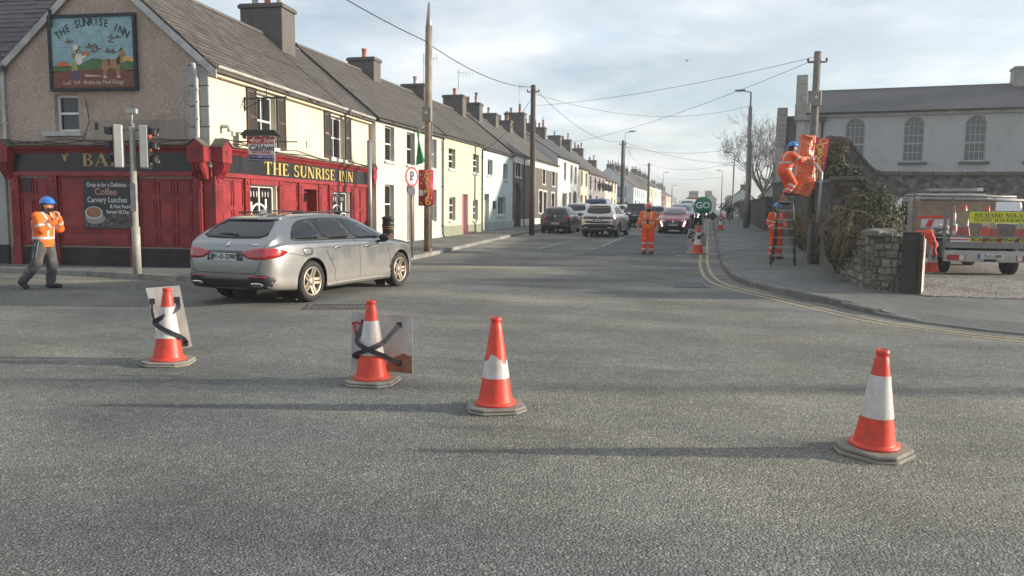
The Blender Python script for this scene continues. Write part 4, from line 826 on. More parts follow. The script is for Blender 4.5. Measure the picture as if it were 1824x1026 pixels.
M_STONE = mat('limestone_piece', (.19, .175, .148), .9, .35, 7, bump=.6, bscale=22, bdist=.02, obj_var=.42, grime=.5, gcol=(.075, .07, .058))
# high wall along the right pavement
rw = thing('roadside_wall', 'high dark stone wall running along the right pavement behind the stepladder', 'wall')
mb = MB(); ysw = [24.4, 30, 36, 42, 48.2]
tops = [2.42 + (y - 24.4) * .031 for y in ysw]
for (a, ta), (b, tb) in zip(zip(ysw, tops), zip(ysw[1:], tops[1:])):
    mb.add([(3.55, a, zg(a) - .1), (3.55, b, zg(b) - .1), (3.5, b, tb), (3.5, a, ta), (4.05, a, zg(a) - .1), (4.05, b, zg(b) - .1), (4.0, b, tb), (4.0, a, ta)], [(0, 3, 2, 1), (4, 5, 6, 7), (3, 7, 6, 2), (0, 4, 7, 3), (1, 2, 6, 5)])
mb.build('wall_face', M_WALLR, rw)
for i in range(27):
    a = 24.5 + i * .88; z = 2.42 + (a - 24.4) * .031 + .003; MB().add([(0, 0, 0), (.66, 0, 0), (.66, .86, .027), (0, .86, .027), (.03, 0, .10), (.6, 0, .13), (.62, .86, .155), (.02, .86, .13)], [(0, 3, 2, 1), (4, 5, 6, 7), (0, 1, 5, 4), (1, 2, 6, 5), (2, 3, 7, 6), (3, 0, 4, 7)]).build('coping_stone', M_COPE, rw, (3.42, a, z), rad(random.uniform(-1, 1)))
MB().box(3.38, 4.0, 23.55, 24.42, -.05, 2.44).build('pier', M_WALLR, rw); MB().box(3.32, 4.06, 23.48, 24.46, 2.445, 2.56).build('pier_cap', M_COPE, rw, bev=.02)
fw = tag(MB().box(3.2, 3.6, 48.6, 92, .2, 2.3).box(3.15, 3.65, 48.6, 92, 2.302, 2.4).build('far_wall', M_WALLR), 'lower stone wall continuing up the right side beyond the high wall', 'wall')
# garden wall behind the yard, its top sweeping up to the road
def sweep(n=14):
    pts = [(3.95, 4.12), (4.35, 4.08)]
    for i in range(n + 1): t = i / n; pts.append((4.35 + 1.45 * t, 2.86 + 1.22 * (.5 + .5 * math.cos(math.pi * t))))
    return pts + [(9, 2.84), (14, 2.82), (26, 2.80)]
sw = sweep(); bw_ = thing('yard_wall', 'grey stone wall behind the yard with its top sweeping up towards the road', 'wall')
MB().prism([(3.95, 0), (26, 0)] + sw[::-1], 30.0, 30.5, 'y').build('wall_face', M_WALLB, bw_)
cp = MB()
for (a, za), (b, zb) in zip(sw, sw[1:]):
    n = max(1, int(math.hypot(b - a, zb - za) / .5))
    for k in range(n):
        p, q = a + (b - a) * k / n, a + (b - a) * (k + 1) / n; zp, zq_ = za + (zb - za) * k / n, za + (zb - za) * (k + 1) / n
        MB().add([(p + .01, 29.9, zp), (q - .01, 29.9, zq_), (q - .01, 30.6, zq_), (p + .01, 30.6, zp), (p + .01, 29.92, zp + .13), (q - .01, 29.9, zq_ + .12 + random.uniform(0, .03)), (q - .01, 30.6, zq_ + .13), (p + .01, 30.6, zp + .13)], [(0, 3, 2, 1), (4, 5, 6, 7), (0, 1, 5, 4), (1, 2, 6, 5), (2, 3, 7, 6), (3, 0, 4, 7)]).build('coping_stone', M_COPE, bw_)
# low rubble wall at the corner, stone by stone
cw = thing('rubble_wall', 'low broken rubble wall under the brambles at the pavement corner', 'wall')
core = [(3.02, 23.5), (2.98, 18.4), (2.99, 16.55), (3.1, 16.30), (3.46, 15.98), (3.62, 16.1), (3.62, 23.5)]
MB().prism(core[::-1], 0, 1.16, 'z').build('mortar_core', M_MORT, cw)
def stone_mesh(w, h, d, rr):
    def q(x, z, y): return (x * rr.uniform(.84, 1.06), y * rr.uniform(.7, 1.2), z * rr.uniform(.78, 1.08))
    k = rr.uniform(.68, .86); b = [(-w / 2, 0, -h / 2), (w / 2, 0, -h / 2), (w / 2, 0, h / 2), (-w / 2, 0, h / 2)]
    m_ = [q(x, z, -d * .6) for x, _, z in b]; f = [q(x * k, z * k, -d * rr.uniform(.85, 1.1)) for x, _, z in b]
    return MB().add(b + m_ + f, [(0, 1, 5, 4), (1, 2, 6, 5), (2, 3, 7, 6), (3, 0, 4, 7), (4, 5, 9, 8), (5, 6, 10, 9), (6, 7, 11, 10), (7, 4, 8, 11), (8, 9, 10, 11)])
rr = random.Random(11)
def stone_face(p0, p1, z0, z1, parent, smin=.11, smax=.30, hmin=.07, hmax=.17, ztop=None):
    a = Vector((*p0, 0)); b = Vector((*p1, 0)); L = (b - a).length; ang = math.atan2(b.y - a.y, b.x - a.x); z = z0
    while z < z1 - .05:
        h = rr.uniform(hmin, hmax); h = min(h, z1 - z); s = -rr.uniform(0, .15)
        while s < L - .04:
            w = rr.uniform(smin, smax) * (1.1 if h > .15 else .9); s0 = max(s, 0); s1 = min(s + w, L)
            if s1 - s0 > .06:
                c = a + (b - a) * ((s0 + s1) / 2 / L); hh_ = h * rr.uniform(.82, 1.0)
                o = stone_mesh(s1 - s0 - .02, hh_ - .018, rr.uniform(.028, .055), rr).build('stone', M_STONE, parent); o.location = (c.x, c.y, z + h / 2 + rr.uniform(-.01, .01)); o.rotation_euler = (0, rr.uniform(-.05, .05), ang)
            s += w
        z += h
stone_face((2.98, 20.2), (2.98, 18.4), .06, 1.2, cw); stone_face((2.98, 18.4), (2.99, 16.55), .06, 1.22, cw); stone_face((2.99, 16.55), (3.1, 16.30), .05, 1.22, cw, .10, .2); stone_face((3.1, 16.30), (3.46, 15.98), .05, 1.24, cw, .10, .24); stone_face((3.46, 15.98), (3.62, 16.1), .05, 1.2, cw, .14, .2)
for i in range(9):
    o = stone_mesh(rr.uniform(.25, .4), rr.uniform(.3, .45), .12, rr).build('cap_stone', M_STONE, cw); o.location = (3.12 + .16 * (i % 3), 16.35 + i * .42, 1.15); o.rotation_euler = (rad(-90 + rr.uniform(-8, 8)), rr.uniform(-.1, .1), rr.uniform(0, 3))
# timber gate post beside the wall end
gp = thing('gate_post', 'square black timber gate post against the end of the rubble wall', 'gate post', (3.62, 15.82, .05), rad(-8)); MB().box(-.145, .145, -.14, .14, 0, 1.17).build('post', mat('tarred_timber', (.045, .038, .032), .8, .4, 6, bump=.5, bscale=30), gp, bev=.012); MB().box(-.15, .15, -.145, .145, 1.172, 1.19).build('post_cap', M_PIPE, gp)

# ---- plants
def leaf_mass(name, label, blobs, n, size, colors, seed, stems=0, cat='bush', droop=0., up=.3):
    r = thing(name, label, cat, blobs[0][0]); base = Vector(blobs[0][0]); rg_ = random.Random(seed)
    vol = [b[1][0] * b[1][1] * b[1][2] for b in blobs]; tot = sum(vol)
    mbs = [MB() for _ in colors]
    for b, v in zip(blobs, vol):
        c = Vector(b[0]) - base
        for i in range(int(n * v / tot)):
            d = Vector((rg_.gauss(0, 1), rg_.gauss(0, 1), rg_.gauss(0, 1))).normalized(); k = rg_.uniform(.55, 1.08) ** .7
            k *= 1 + .16 * math.sin(d.x * 7 + d.z * 5 + seed) * math.cos(d.y * 6)
            p = c + Vector((d.x * b[1][0], d.y * b[1][1], d.z * b[1][2])) * k
            if p.z + base.z < .14: continue
            s = size * rg_.uniform(.55, 1.35); nrm = (d + Vector((rg_.gauss(0, .5), rg_.gauss(0, .5), rg_.gauss(up, .5)))).normalized(); t = nrm.orthogonal().normalized(); t.rotate(Matrix.Rotation(rg_.uniform(0, 6.3), 3, nrm)); u = nrm.cross(t)
            pal = min(len(colors) - 1, int(abs(rg_.gauss(0, 1)) * (len(colors) - 1) * .55 + (.7 if d.z > .6 and rg_.random() < .5 else 0)))
            mbs[pal].add([p - t * s, p + u * s * .5 + nrm * s * .15, p + t * s, p - u * s * .5 + nrm * s * .15], [(0, 1, 2, 3)])
    for q, cm_ in zip(mbs, colors):
        if q.v: q.build('foliage', cm_, r)
    if stems:
        sm2 = MB()
        for i in range(stems):
            b = rg_.choice(blobs); c = Vector(b[0]) - base; d = Vector((rg_.gauss(0, 1), rg_.gauss(0, 1), abs(rg_.gauss(.4, .6)))).normalized(); p = c + Vector((d.x * b[1][0], d.y * b[1][1], d.z * b[1][2])) * rg_.uniform(.8, 1.0)
            q = p + Vector((rg_.gauss(-.1, .2), rg_.gauss(-.1, .2), rg_.uniform(.02, .18))); e = q + Vector((rg_.gauss(-.12, .2), rg_.gauss(-.1, .2), -rg_.uniform(.1, .5) - droop)); sm2.tube([p, (p + q) / 2 + Vector((0, 0, .05)), q, (q + e) / 2 + Vector((0, 0, .06)), e], [.006, .006, .005, .004, .003], 4, smooth=False, caps=False)
        sm2.build('stems', mat('dry_stems', (.23, .17, .10), .9, .4, 9), r)
    return r
def leafm(n, c): 
    if 'leaf_' + n in MATS: return MATS['leaf_' + n]
    t = NT('leaf_' + n); t.set(Base_Color=t.mix(1., c, t.ramp(t.noise(6, 4), [(.3, .6), (.7, 1.4)]), 'MULTIPLY'), Roughness=.55, Specular_IOR_Level=.3); MATS['leaf_' + n] = t.m; return t.m
LV = [leafm('ivy', (.03, .046, .018)), leafm('mid', (.042, .058, .020)), leafm('pale', (.075, .085, .03)), leafm('dry', (.16, .12, .07))]
leaf_mass('bramble_bush', 'big tangle of brambles and ivy spilling over the low rubble wall', [((3.42, 18.5, 1.32), (.60, 1.25, .82)), ((3.42, 20.3, 1.05), (.55, 1.5, .70)), ((3.2, 17.4, 1.15), (.34, .5, .40)), ((3.12, 19.6, .80), (.40, 2.1, .62)), ((3.1, 18.0, 1.0), (.32, .9, .42)), ((3.45, 21.6, 1.1), (.42, .9, .65))], 36000, .036, [LV[1], LV[0], LV[2], LV[3]], 21, 260, droop=.2)
leaf_mass('wall_ivy', 'green ivy growing over the high end of the yard wall', [((4.15, 29.75, 3.2), (.5, .36, .75)), ((4.7, 29.9, 2.6), (.55, .28, .55)), ((3.9, 29.7, 2.9), (.35, .35, .7)), ((4.35, 29.85, 3.75), (.25, .25, .25))], 5200, .05, [LV[1], LV[0], LV[2], LV[3]], 31, 120, 'ivy')
leaf_mass('pavement_weeds', 'dry weeds sprouting from the foot of the roadside wall', [((3.35, 30.5, .7), (.2, 2.4, .5)), ((3.4, 34, .9), (.18, 1.6, .55)), ((3.4, 27.6, .9), (.16, 1.1, .6))], 2200, .05, [LV[1], LV[3], LV[2]], 41, 260, 'weeds')
leaf_mass('far_hedge', 'dark clipped hedge behind the railings far up on the right', [((4.5, 112, 2.0), (3.4, .8, .9))], 2500, .14, LV[:2], 51, 0, 'hedge')
def branch(mb, p, d, L, r, depth, rg_):
    q = [p]; dd = d.copy(); n = 4
    for i in range(n):
        dd = (dd + Vector((rg_.gauss(0, .10), rg_.gauss(0, .10), rg_.gauss(.06, .06)))).normalized(); q.append(q[-1] + dd * (L / n))
    mb.tube(q, [r * (1 - .45 * i / n) for i in range(n + 1)], 6 if depth > 2 else 3, caps=False)
    if depth == 0: return
    for k in range(rg_.choice((3, 3, 4)) if depth > 1 else 4):
        i = rg_.randint(1 if depth < 4 else 2, n); a = rg_.uniform(0, 6.28); o = dd.orthogonal().normalized(); o.rotate(Matrix.Rotation(a, 3, dd)); nd = (dd * rg_.uniform(.7, 1.0) + o * rg_.uniform(.5, .95) + Vector((0, 0, .12))).normalized()
        branch(mb, q[i], nd, L * rg_.uniform(.55, .78), max(.008, r * (1 - .45 * i / n) * rg_.uniform(.5, .7)), depth - 1, rg_)
def bare_tree(label, loc, H_, r, depth, seed, lean=(0, 0), trunk=.25):
    t = thing('bare_tree', label, 'tree', loc); rg_ = random.Random(seed); tr = MB(); top = Vector((lean[0], lean[1], H_ * trunk)); tr.tube([(0, 0, -.1), top * .5 + Vector((.05, 0, 0)), top], [r * 1.2, r, r * .85], 8); bm_ = mat('grey_bark', (.085, .072, .06), .9, .35, 6, bump=.5, bscale=20); tr.build('trunk', bm_, t); cr_ = MB()
    for k in range(6):
        a = k * 1.05 + rg_.uniform(-.3, .3); branch(cr_, top - Vector((0, 0, rg_.uniform(0, .4))), Vector((math.cos(a) * .75, math.sin(a) * .75, rg_.uniform(.6, 1.2))).normalized(), H_ * .30, r * .55, depth, rg_)
    cr_.build('crown', bm_, t)
bare_tree('leafless tree standing behind the roadside wall near the chapel', (5.0, 76, .6), 10.8, .20, 5, 5, (-.3, 0)); bare_tree('smaller leafless tree right behind the chapel porch side', (6.6, 70, .6), 9.0, .15, 4, 9, (.2, 0))
bt = thing('round_tree', 'small dark round tree at the far end of the street', 'tree', (7, 300, .75)); MB().tube([(0, 0, 0), (0, 0, 2.4)], .2, 6).build('trunk', MATS['grey_bark'], bt)
q = MB(); rg = random.Random(2)
for i in range(900):
    d = Vector((rg.gauss(0, 1), rg.gauss(0, 1), rg.gauss(0, 1))).normalized() * rg.uniform(.5, 1) ; p = Vector((d.x * 1.9, d.y * 1.9, 4.2 + d.z * 2.0)); a = Vector((rg.gauss(0, .3), rg.gauss(0, .3), rg.gauss(0, .3))); b = Vector((rg.gauss(0, .3), rg.gauss(0, .3), rg.gauss(0, .3))); q.add([p, p + a, p + b], [(0, 1, 2)])
q.build('crown', LV[0], bt)

# ---- chapel
M_CHAP = render_mat('chapel_roughcast', (.40, .405, .40), .55, .35, (.20, .195, .18), .3); M_CUT = mat('cut_limestone', (.33, .32, .29), .85, .3, 4, bump=.3, bscale=25, grime=.45, gcol=(.12, .12, .11)); M_FRAME = mat('grey_window_paint', (.42, .43, .43), .6, .15, 4)
ch = thing('chapel', 'long grey roughcast chapel with tall arched windows and stepped stone gable', 'chapel', (5.35, 50.3, .3), rad(-5.5)); CL, CD, CE, CR = 28., 8., 7.05, 8.85
wins = [(cx - .53, cx + .53, 4.12, 6.68) for cx in (2.75, 5.85, 8.95, 12.05, 15.2, 18.3)]
mb = MB(); wall_open(mb, 0, CL, -.3, CE, wins, 0, .24)
for a, b, c, d in wins:
    R_ = (b - a) / 2; cx = (a + b) / 2
    for s_ in (-1, 1):
        pts = [(cx + s_ * R_, d + .001), (cx, d + .001)] + [(cx + s_ * R_ * math.sin(k * math.pi / 20), d - R_ + R_ * math.cos(k * math.pi / 20)) for k in range(11)]; mb.prism(pts if s_ < 0 else pts[::-1], .001, .24, 'y')
mb.add([(CL, 0, -.3), (CL, CD, -.3), (CL, CD, CE), (CL, CD / 2, CR), (CL, 0, CE)], [(0, 1, 2, 3, 4)]); mb.add([(0, CD, -.3), (CL, CD, -.3), (CL, CD, CE), (0, CD, CE)], [(0, 3, 2, 1)]); mb.build('wall', M_CHAP, ch)
M_CGL = glassy('chapel_glass', (.075, .078, .085), .25)
for a, b, c, d in wins[:4]:
    fr = MB(); R_ = (b - a) / 2; cx = (a + b) / 2; zs_ = d - R_; w = .05
    fr.box(a, a + w, .10, .16, c, zs_).box(b - w, b, .10, .16, c, zs_).box(a + w, b - w, .10, .16, c, c + .09).box(a + w, b - w, .09, .165, c + 1.02, c + 1.09)
    fr.tube([(cx + (R_ - .02) * math.cos(t), .13, zs_ + (R_ - .02) * math.sin(t)) for t in [math.pi * i / 14 for i in range(15)]], .03, 6); fr.tube([(cx + R_ * .52 * math.cos(t), .13, zs_ + R_ * .55 * math.sin(t)) for t in [math.pi * i / 12 for i in range(13)]], .013, 5)
    xs = [a + w + (b - a - 2 * w) * i / 4 for i in range(5)]; zr_ = [c + .09, c + .55, c + 1.02, c + 1.5, zs_]
    for x in xs[1:-1]: fr.box(x - .013, x + .013, .105, .15, c + .09, zs_)
    for z in (zr_[1], zr_[3], zs_ - .002): fr.box(a + w, b - w, .106, .149, z - .013, z + .013)
    for t in (.25, .5, .75): fr.tube([(cx + R_ * .5 * math.cos(math.pi * t), .13, zs_ + R_ * .55 * math.sin(math.pi * t)), (cx + R_ * .97 * math.cos(math.pi * t), .13, zs_ + R_ * .97 * math.sin(math.pi * t))], .012, 5)
    fr.box(cx - .013, cx + .013, .105, .15, zs_, zs_ + R_ * .5); wo_ = fr.build('window', M_FRAME, ch)
    for i in range(4):
        for k in range(4): MB().box(xs[i], xs[i + 1], .125, .131, zr_[k], zr_[k + 1]).build('pane', M_CGL, wo_)
    MB().prism([(cx + R_ * math.cos(t), zs_ + R_ * math.sin(t)) for t in [math.pi * i / 14 for i in range(15)]][::-1], .125, .131, 'y').build('arched_pane', M_CGL, wo_)
    MB().box(a - .22, b + .22, -.12, .1, c - .14, c - .004).build('sill', mat('slate_sill', (.075, .078, .085), .8, .2, 4), wo_)
roof(ch, 0, CL, 0, CD, CE + .08, CR, M_SLATE_D, .25, name='roof'); MB().box(0, CL, -.16, 0, CE - .28, CE - .1).build('eaves_course', M_CUT, ch); gutter(ch, 0, CL, CE - .03, M_PIPE, -.28, .09)
mb = MB().tube([(.95, -.1, CE - .55), (.95, -.1, 3.6), (.75, -.1, 3.3), (.3, -.12, 3.1)], .06, 8).prism([(.70, CE - .25), (1.2, CE - .25), (1.08, CE - .55), (.82, CE - .55)][::-1], -.24, -.02, 'y'); mb.build('rain_hopper', M_PIPE, ch)
def stepped_gable(x0, x1, y0, y1, ze, za, parent, n):
    ym = (y0 + y1) / 2; MB().prism([(y0, -.3), (y1, -.3), (y1, ze), (ym, za), (y0, ze)], x0, x1, 'x').build('gable_wall', M_CHAP, parent)
    for s_ in (0, 1):
        for i in range(n):
            t0, t1 = i / n, (i + 1) / n; ya, yb = (y0 + (ym - y0) * t0, y0 + (ym - y0) * t1) if s_ == 0 else (y1 + (ym - y1) * t0, y1 + (ym - y1) * t1); z0_ = ze + (za - ze) * t0; z1_ = ze + (za - ze) * t1
            MB().box(x0 - .09, x1 + .09, min(ya, yb) - .05, max(ya, yb) + .02, z0_ - .10, z1_ + .16).build('coping_stone', M_CUT, parent, bev=.03)
stepped_gable(-.5, -.004, -.12, CD + .12, CE + .55, CR + .85, ch, 9); MB().box(-.62, .25, -.30, .25, CE - .45, CE + .55).build('kneeler_stone', M_CUT, ch, bev=.04)
stepped_gable(-1.6, -1.15, 1.4, 6.6, 5.3, 7.7, ch, 7); MB().box(-1.15, -.5, 1.6, 6.4, -.3, 5.4).build('porch_wall', M_CHAP, ch); MB().prism([(1.45, 5.35), (6.55, 5.35), (4.0, 7.35)], -1.15, -.5, 'x').build('porch_roof', M_SLATE_D, ch)
chimney(ch, 12.6, CD / 2, CR - .6, CR + .95, 2.4, 1.0, 1, M_CUT)
# railings and gate across the pavement side far up on the right
rl = thing('railings', 'grey metal railings and gate far up the right side', 'railings', (2.9, 108, zg(108))); mb = MB().box(0, 4.2, -.02, .02, 1.0, 1.05).box(0, 4.2, -.02, .02, .2, .25)
mb.build('rails', M_LEAD, rl)
for i in range(22): MB().tube([(.1 + i * .19, 0, .0), (.1 + i * .19, 0, 1.15)], .02, 5).build('baluster', M_LEAD, rl)

# ---------------------------------------------------------------- cones and boards
M_ORG = mat('cone_orange', (.70, .056, .026), .45, .22, 9, grime=.6, gcol=(.20, .045, .03), gs=11, bump=.12, bscale=35); M_SLV = mat('reflective_sleeve', (.58, .56, .54), .35, .15, 9, grime=.55, gcol=(.36, .22, .18), bump=.3, bscale=60, gs=9); M_RUB = mat('grey_rubber_base', (.25, .232, .195), .9, .35, 7, grime=.5, gcol=(.11, .10, .085), bump=.4, bscale=60)
M_PINK = mat('faded_cone_plastic', (.70, .33, .27), .5, .2, 7)
def cone(label, loc, rz=0, h=.75, torn=False, base_layers=2, tilt=(0, 0), old=False, top=True, group='traffic cones', sleeve=True, detail=True):
    r = thing('traffic_cone', label, 'traffic cone', loc, (tilt[0], tilt[1], rz), group); b = .235 * h / .75; hb = .045 if base_layers == 2 else .06
    c = b * .42; oct_ = [(-b, -b + c), (-b + c, -b), (b - c, -b), (b, -b + c), (b, b - c), (b - c, b), (-b + c, b), (-b, b - c)]
    mb = MB(); mb.prism(oct_[::-1], 0, hb * .5, 'z'); mb.prism([(x * .955, y * .955) for x, y in oct_][::-1], hb * .5 + .001, hb, 'z')
    mb.build('base', M_RUB, r, bev=.008)
    def rad_(z): return (.145 + (.036 - .145) * ((z - hb) / (h - hb)) ** .92) * h / .75
    s0, s1 = hb + (h - hb) * .31, hb + (h - hb) * .74
    prof = [(rad_(hb) + .022, hb), (rad_(hb) + .022, hb + .018), (rad_(hb + .02), hb + .022)] + [(rad_(z), z) for z in [hb + .03 + (h - hb - .09) * i / 10 for i in range(11)]]
    zt = h - .06; prof += [(rad_(zt) * .96, zt + .004), (rad_(zt) * .80, zt + .018), (rad_(zt) * .98, zt + .03), (rad_(zt) * .98, zt + .055), (rad_(zt) * .6, zt + .06), (rad_(zt) * .55, zt + .03)]
    MB().lathe(prof, 28 if detail else 14).build('cone_body', M_ORG, r)
    n = 36 if detail else 14; rg_ = random.Random(int(abs(loc[0]) * 100)); vs_ = []; fs = []; rows = 5
    for i in range(rows + 1):
        for k in range(n):
            t = 2 * math.pi * k / n; top_ = s1
            if torn: top_ = s0 + (s1 - s0) * (.52 + .12 * math.sin(3 * t + 1) + rg_.uniform(-.05, .05) if math.cos(t - 4.4) > -.35 else .95)
            z = s0 + (top_ - s0) * i / rows; rr_ = rad_(z) + .0035; vs_.append((rr_ * math.cos(t), rr_ * math.sin(t), z))
    for i in range(rows):
        for k in range(n): k2 = (k + 1) % n; fs.append((i * n + k, i * n + k2, (i + 1) * n + k2, (i + 1) * n + k))
    if sleeve: MB().add(vs_, fs, True).build('reflective_sleeve', M_SLV, r)
    return r
cone('orange cone with a white board strapped behind it, nearest the pub', (-5.34, 6.86, 0), rad(20), .78, tilt=(0, rad(1))); cone('orange cone strapped to the square board marked with a red R', (-2.98, 6.62, 0), rad(4), .77)
cone('orange cone with a torn white sleeve in the middle of the junction', (-1.63, 6.02, 0), rad(24), .75, torn=True); cone('leaning orange cone alone at the right of the junction', (1.12, 5.58, 0), rad(-36), .715, base_layers=1, tilt=(rad(1), rad(2.5)))
M_STRAP = mat('black_strap', (.018, .020, .028), .6, .25, 9)
M_BRD = mat('dirty_sign_back', (.42, .415, .41), .55, .22, 5, grime=.7, gcol=(.27, .20, .15), bump=.05, gs=5)
def strap(parent, pts, w=.034):
    pts = [Vector(p) for p in pts]; vs_ = []; P_ = catmull(pts, .03)
    for i, p in enumerate(P_):
        d = (P_[min(i + 1, len(P_) - 1)] - P_[max(i - 1, 0)]).normalized(); s_ = d.cross(Vector((0, -1, 0))).normalized() * w / 2; vs_ += [p - s_, p + s_, p + s_ + Vector((0, .004, 0)), p - s_ + Vector((0, .004, 0))]
    fs = []
    for i in range(len(P_) - 1):
        a = i * 4; b = a + 4
        for k in range(4): fs.append((a + k, a + (k + 1) % 4, b + (k + 1) % 4, b + k))
    fs += [(3, 2, 1, 0), (len(vs_) - 4, len(vs_) - 3, len(vs_) - 2, len(vs_) - 1)]
    return MB().add(vs_, fs).build('strap', M_STRAP, parent)
b1 = thing('sign_board_back', 'tilted rectangular white board strapped behind the cone nearest the pub', 'board', (-5.468, 7.0, .10), (rad(-6), 0, rad(34)))
MB().prism([(-.05, -.02), (.25, .03), (.145, .68), (-.18, .66)], -.004, .004, 'y').build('panel', M_BRD, b1)
def wrap(b, c, a, e, za, ze, z0, h, w, arc=(180, 360)):
    """strap from a clip at a, round the front of the cone standing at c, to a clip at e"""
    P_ = [(a[0], -.02, a[1])]
    for i in range(6):
        t = i / 5; z = za + (ze - za) * t; rr_ = (.145 - .109 * max(0, (z + z0 - .045) / (h - .045)) ** .92) * h / .75 + .042; an = rad(arc[0] + (arc[1] - arc[0]) * t); P_.append((c[0] + rr_ * math.cos(an), c[1] + rr_ * math.sin(an), z))
    strap(b, P_ + [(e[0], -.02, e[1])], w)
C1 = (.03, -.185); strap(b1, [(-.12, -.02, .52), (-.115, -.14, .44), (-.095, -.23, .36), (-.08, -.26, .31)], .022); wrap(b1, C1, (.12, .53), (-.06, .31), .46, .31, .10, .78, .045, (350, 205)); wrap(b1, C1, (-.06, .31), (.19, .07), .31, .12, .10, .78, .045, (205, 345))
for x, z in ((-.12, .52), (.12, .53), (.19, .07)): MB().box(x - .025, x + .025, -.025, -.005, z - .03, z + .03).build('clip', M_STRAP, b1)
b2 = thing('sign_board_back', 'square grey board with a red painted R strapped behind the second cone', 'board', (-2.965, 6.82, .07), (rad(-4), 0, rad(14)))
MB().prism([(-.29, .01), (.29, -.03), (.285, .52), (-.285, .56)], -.004, .004, 'y').build('panel', M_BRD, b2)
MB().prism([(.04, .0), (.288, -.02), (.284, .14), (.20, .17), (.06, .10)], -.0065, -.004, 'y').build('rust_stain', mat('rust_stain', (.24, .12, .065), .8, .5, 9), b2)
C2 = (-.063, -.195); wrap(b2, C2, (-.17, .46), (.17, .08), .33, .14, .07, .77, .042); wrap(b2, C2, (-.17, .13), (.165, .44), .16, .32, .074, .78, .042)
for x, z in ((-.17, .46), (.17, .08), (-.165, .13), (.165, .44)): MB().box(x - .024, x + .024, -.025, -.005, z - .024, z + .024).build('clip', M_STRAP, b2)
M_SPRAY = mat('red_spray_paint', (.45, .03, .03), .7, .3, 12); mb = MB()
for pts in ([(-.265, .45), (-.25, .38), (-.235, .29)], [(-.285, .45), (-.24, .46), (-.19, .44), (-.175, .40), (-.205, .375), (-.25, .37)], [(-.215, .37), (-.185, .33), (-.165, .27)]): mb.tube([(x, -.004, z) for x, z in pts], .011, 6)
mb.build('painted_letter', M_SPRAY, b2)
# far cones and boards up the right kerb
cone('orange cone with dark double base below the GO sign', (-.36, 28.35, zg(28)), 0, 1.02, base_layers=2, detail=False); cone('small orange cone on the right pavement kerb further up the street', (.66, 48.6, zg(48) + .12), 0, .98, detail=False)
b3 = thing('sign_board_back', 'white board marked RN strapped behind the cone below the GO sign', 'board', (-.42, 28.62, zg(28) + .3), (0, rad(4), rad(6))); MB().box(-.34, .34, -.005, .005, -.03, .56).build('panel', M_BRD, b3); text('lettering', 'RN', .20, M_STRAP, b3, (-.22, -.008, .36), (rad(90), rad(-80), 0), off=.01)
strap(b3, [(-.16, -.05, .46), (.03, -.44, .32), (.2, -.05, .12)], .06); strap(b3, [(-.16, -.05, .14), (.03, -.45, .32), (.22, -.05, .46)], .06)
b4 = thing('diamond_board', 'white diamond board strapped behind the small cone on the right kerb', 'board', (.66, 48.85, zg(48) + .72), (0, rad(45), 0)); MB().box(-.30, .30, -.005, .005, -.30, .30).build('panel', M_BRD, b4); strap(b4, [(-.26, -.05, .0), (0, -.38, 0), (.26, -.05, .0)], .06); strap(b4, [(0, -.05, .26), (0, -.39, 0), (0, -.05, -.26)], .06)
b5 = thing('black_diamond_sign', 'black diamond roadworks sign with a small cone picture', 'road sign', (.20, 50, zg(50) + .92), (0, rad(45), 0)); MB().box(-.20, .20, -.01, .01, -.20, .20).build('panel', M_PIPE, b5)
MB().prism([(.08, .08), (-.10, -.14), (-.14, -.10)], -.016, -.01, 'y').build('printed_cone', M_SLV, b5); MB().tube([(.0, .0, -.0), (-.64, .0, -.64)], .025, 5).build('stand', M_PIPE, b5)
b6 = thing('amber_box_trailer', 'yellow ochre site trailer parked beyond the GO sign', 'trailer', (-1.5, 96, zg(96)), 0); MB().box(-1.0, 1.0, 0, 3.4, .5, 2.3).build('body', mat('ochre_paint', (.45, .24, .05), .6), b6, bev=.05); 
for s_ in (-.85, .85): MB().lathe([(.2, -.1), (.33, -.1), (.33, .1), (.2, .1)], 16, Matrix.Translation((s_, 1.7, .33)) @ Matrix.Rotation(rad(90), 4, 'Y')).build('wheel', M_PIPE, b6)
# GO lollipop sign
go = thing('go_sign', 'round green GO sign on a pole stood in the road by the kerb', 'road sign', (-.24, 29.0, zg(29)), rad(3)); M_GREEN = mat('sign_green', (.012, .17, .10), .5, .1, 3)
MB().lathe([(.315, 0), (.315, .012), (.0, .012)], 40, Matrix.Translation((0, 0, 1.70)) @ Matrix.Rotation(rad(90), 4, 'X')).build('disc', M_GREEN, go); MB().lathe([(.30, .0125), (.30, .014), (.285, .014), (.285, .0125)], 40, Matrix.Translation((0, 0, 1.70)) @ Matrix.Rotation(rad(90), 4, 'X'), caps=False).build('border', mat('pale_green', (.10, .36, .25), .5), go)
text('lettering', 'GO', .31, M_SW, go, (0, -.016, 1.70), (rad(90), 0, 0), off=.008, sx=1.05); MB().tube([(0, .02, .75), (0, .02, 1.9)], .016, 6).build('pole', M_LEAD, go); MB().box(-.06, .06, -.02, .02, 1.34, 1.42).build('bracket', M_RUB, go)

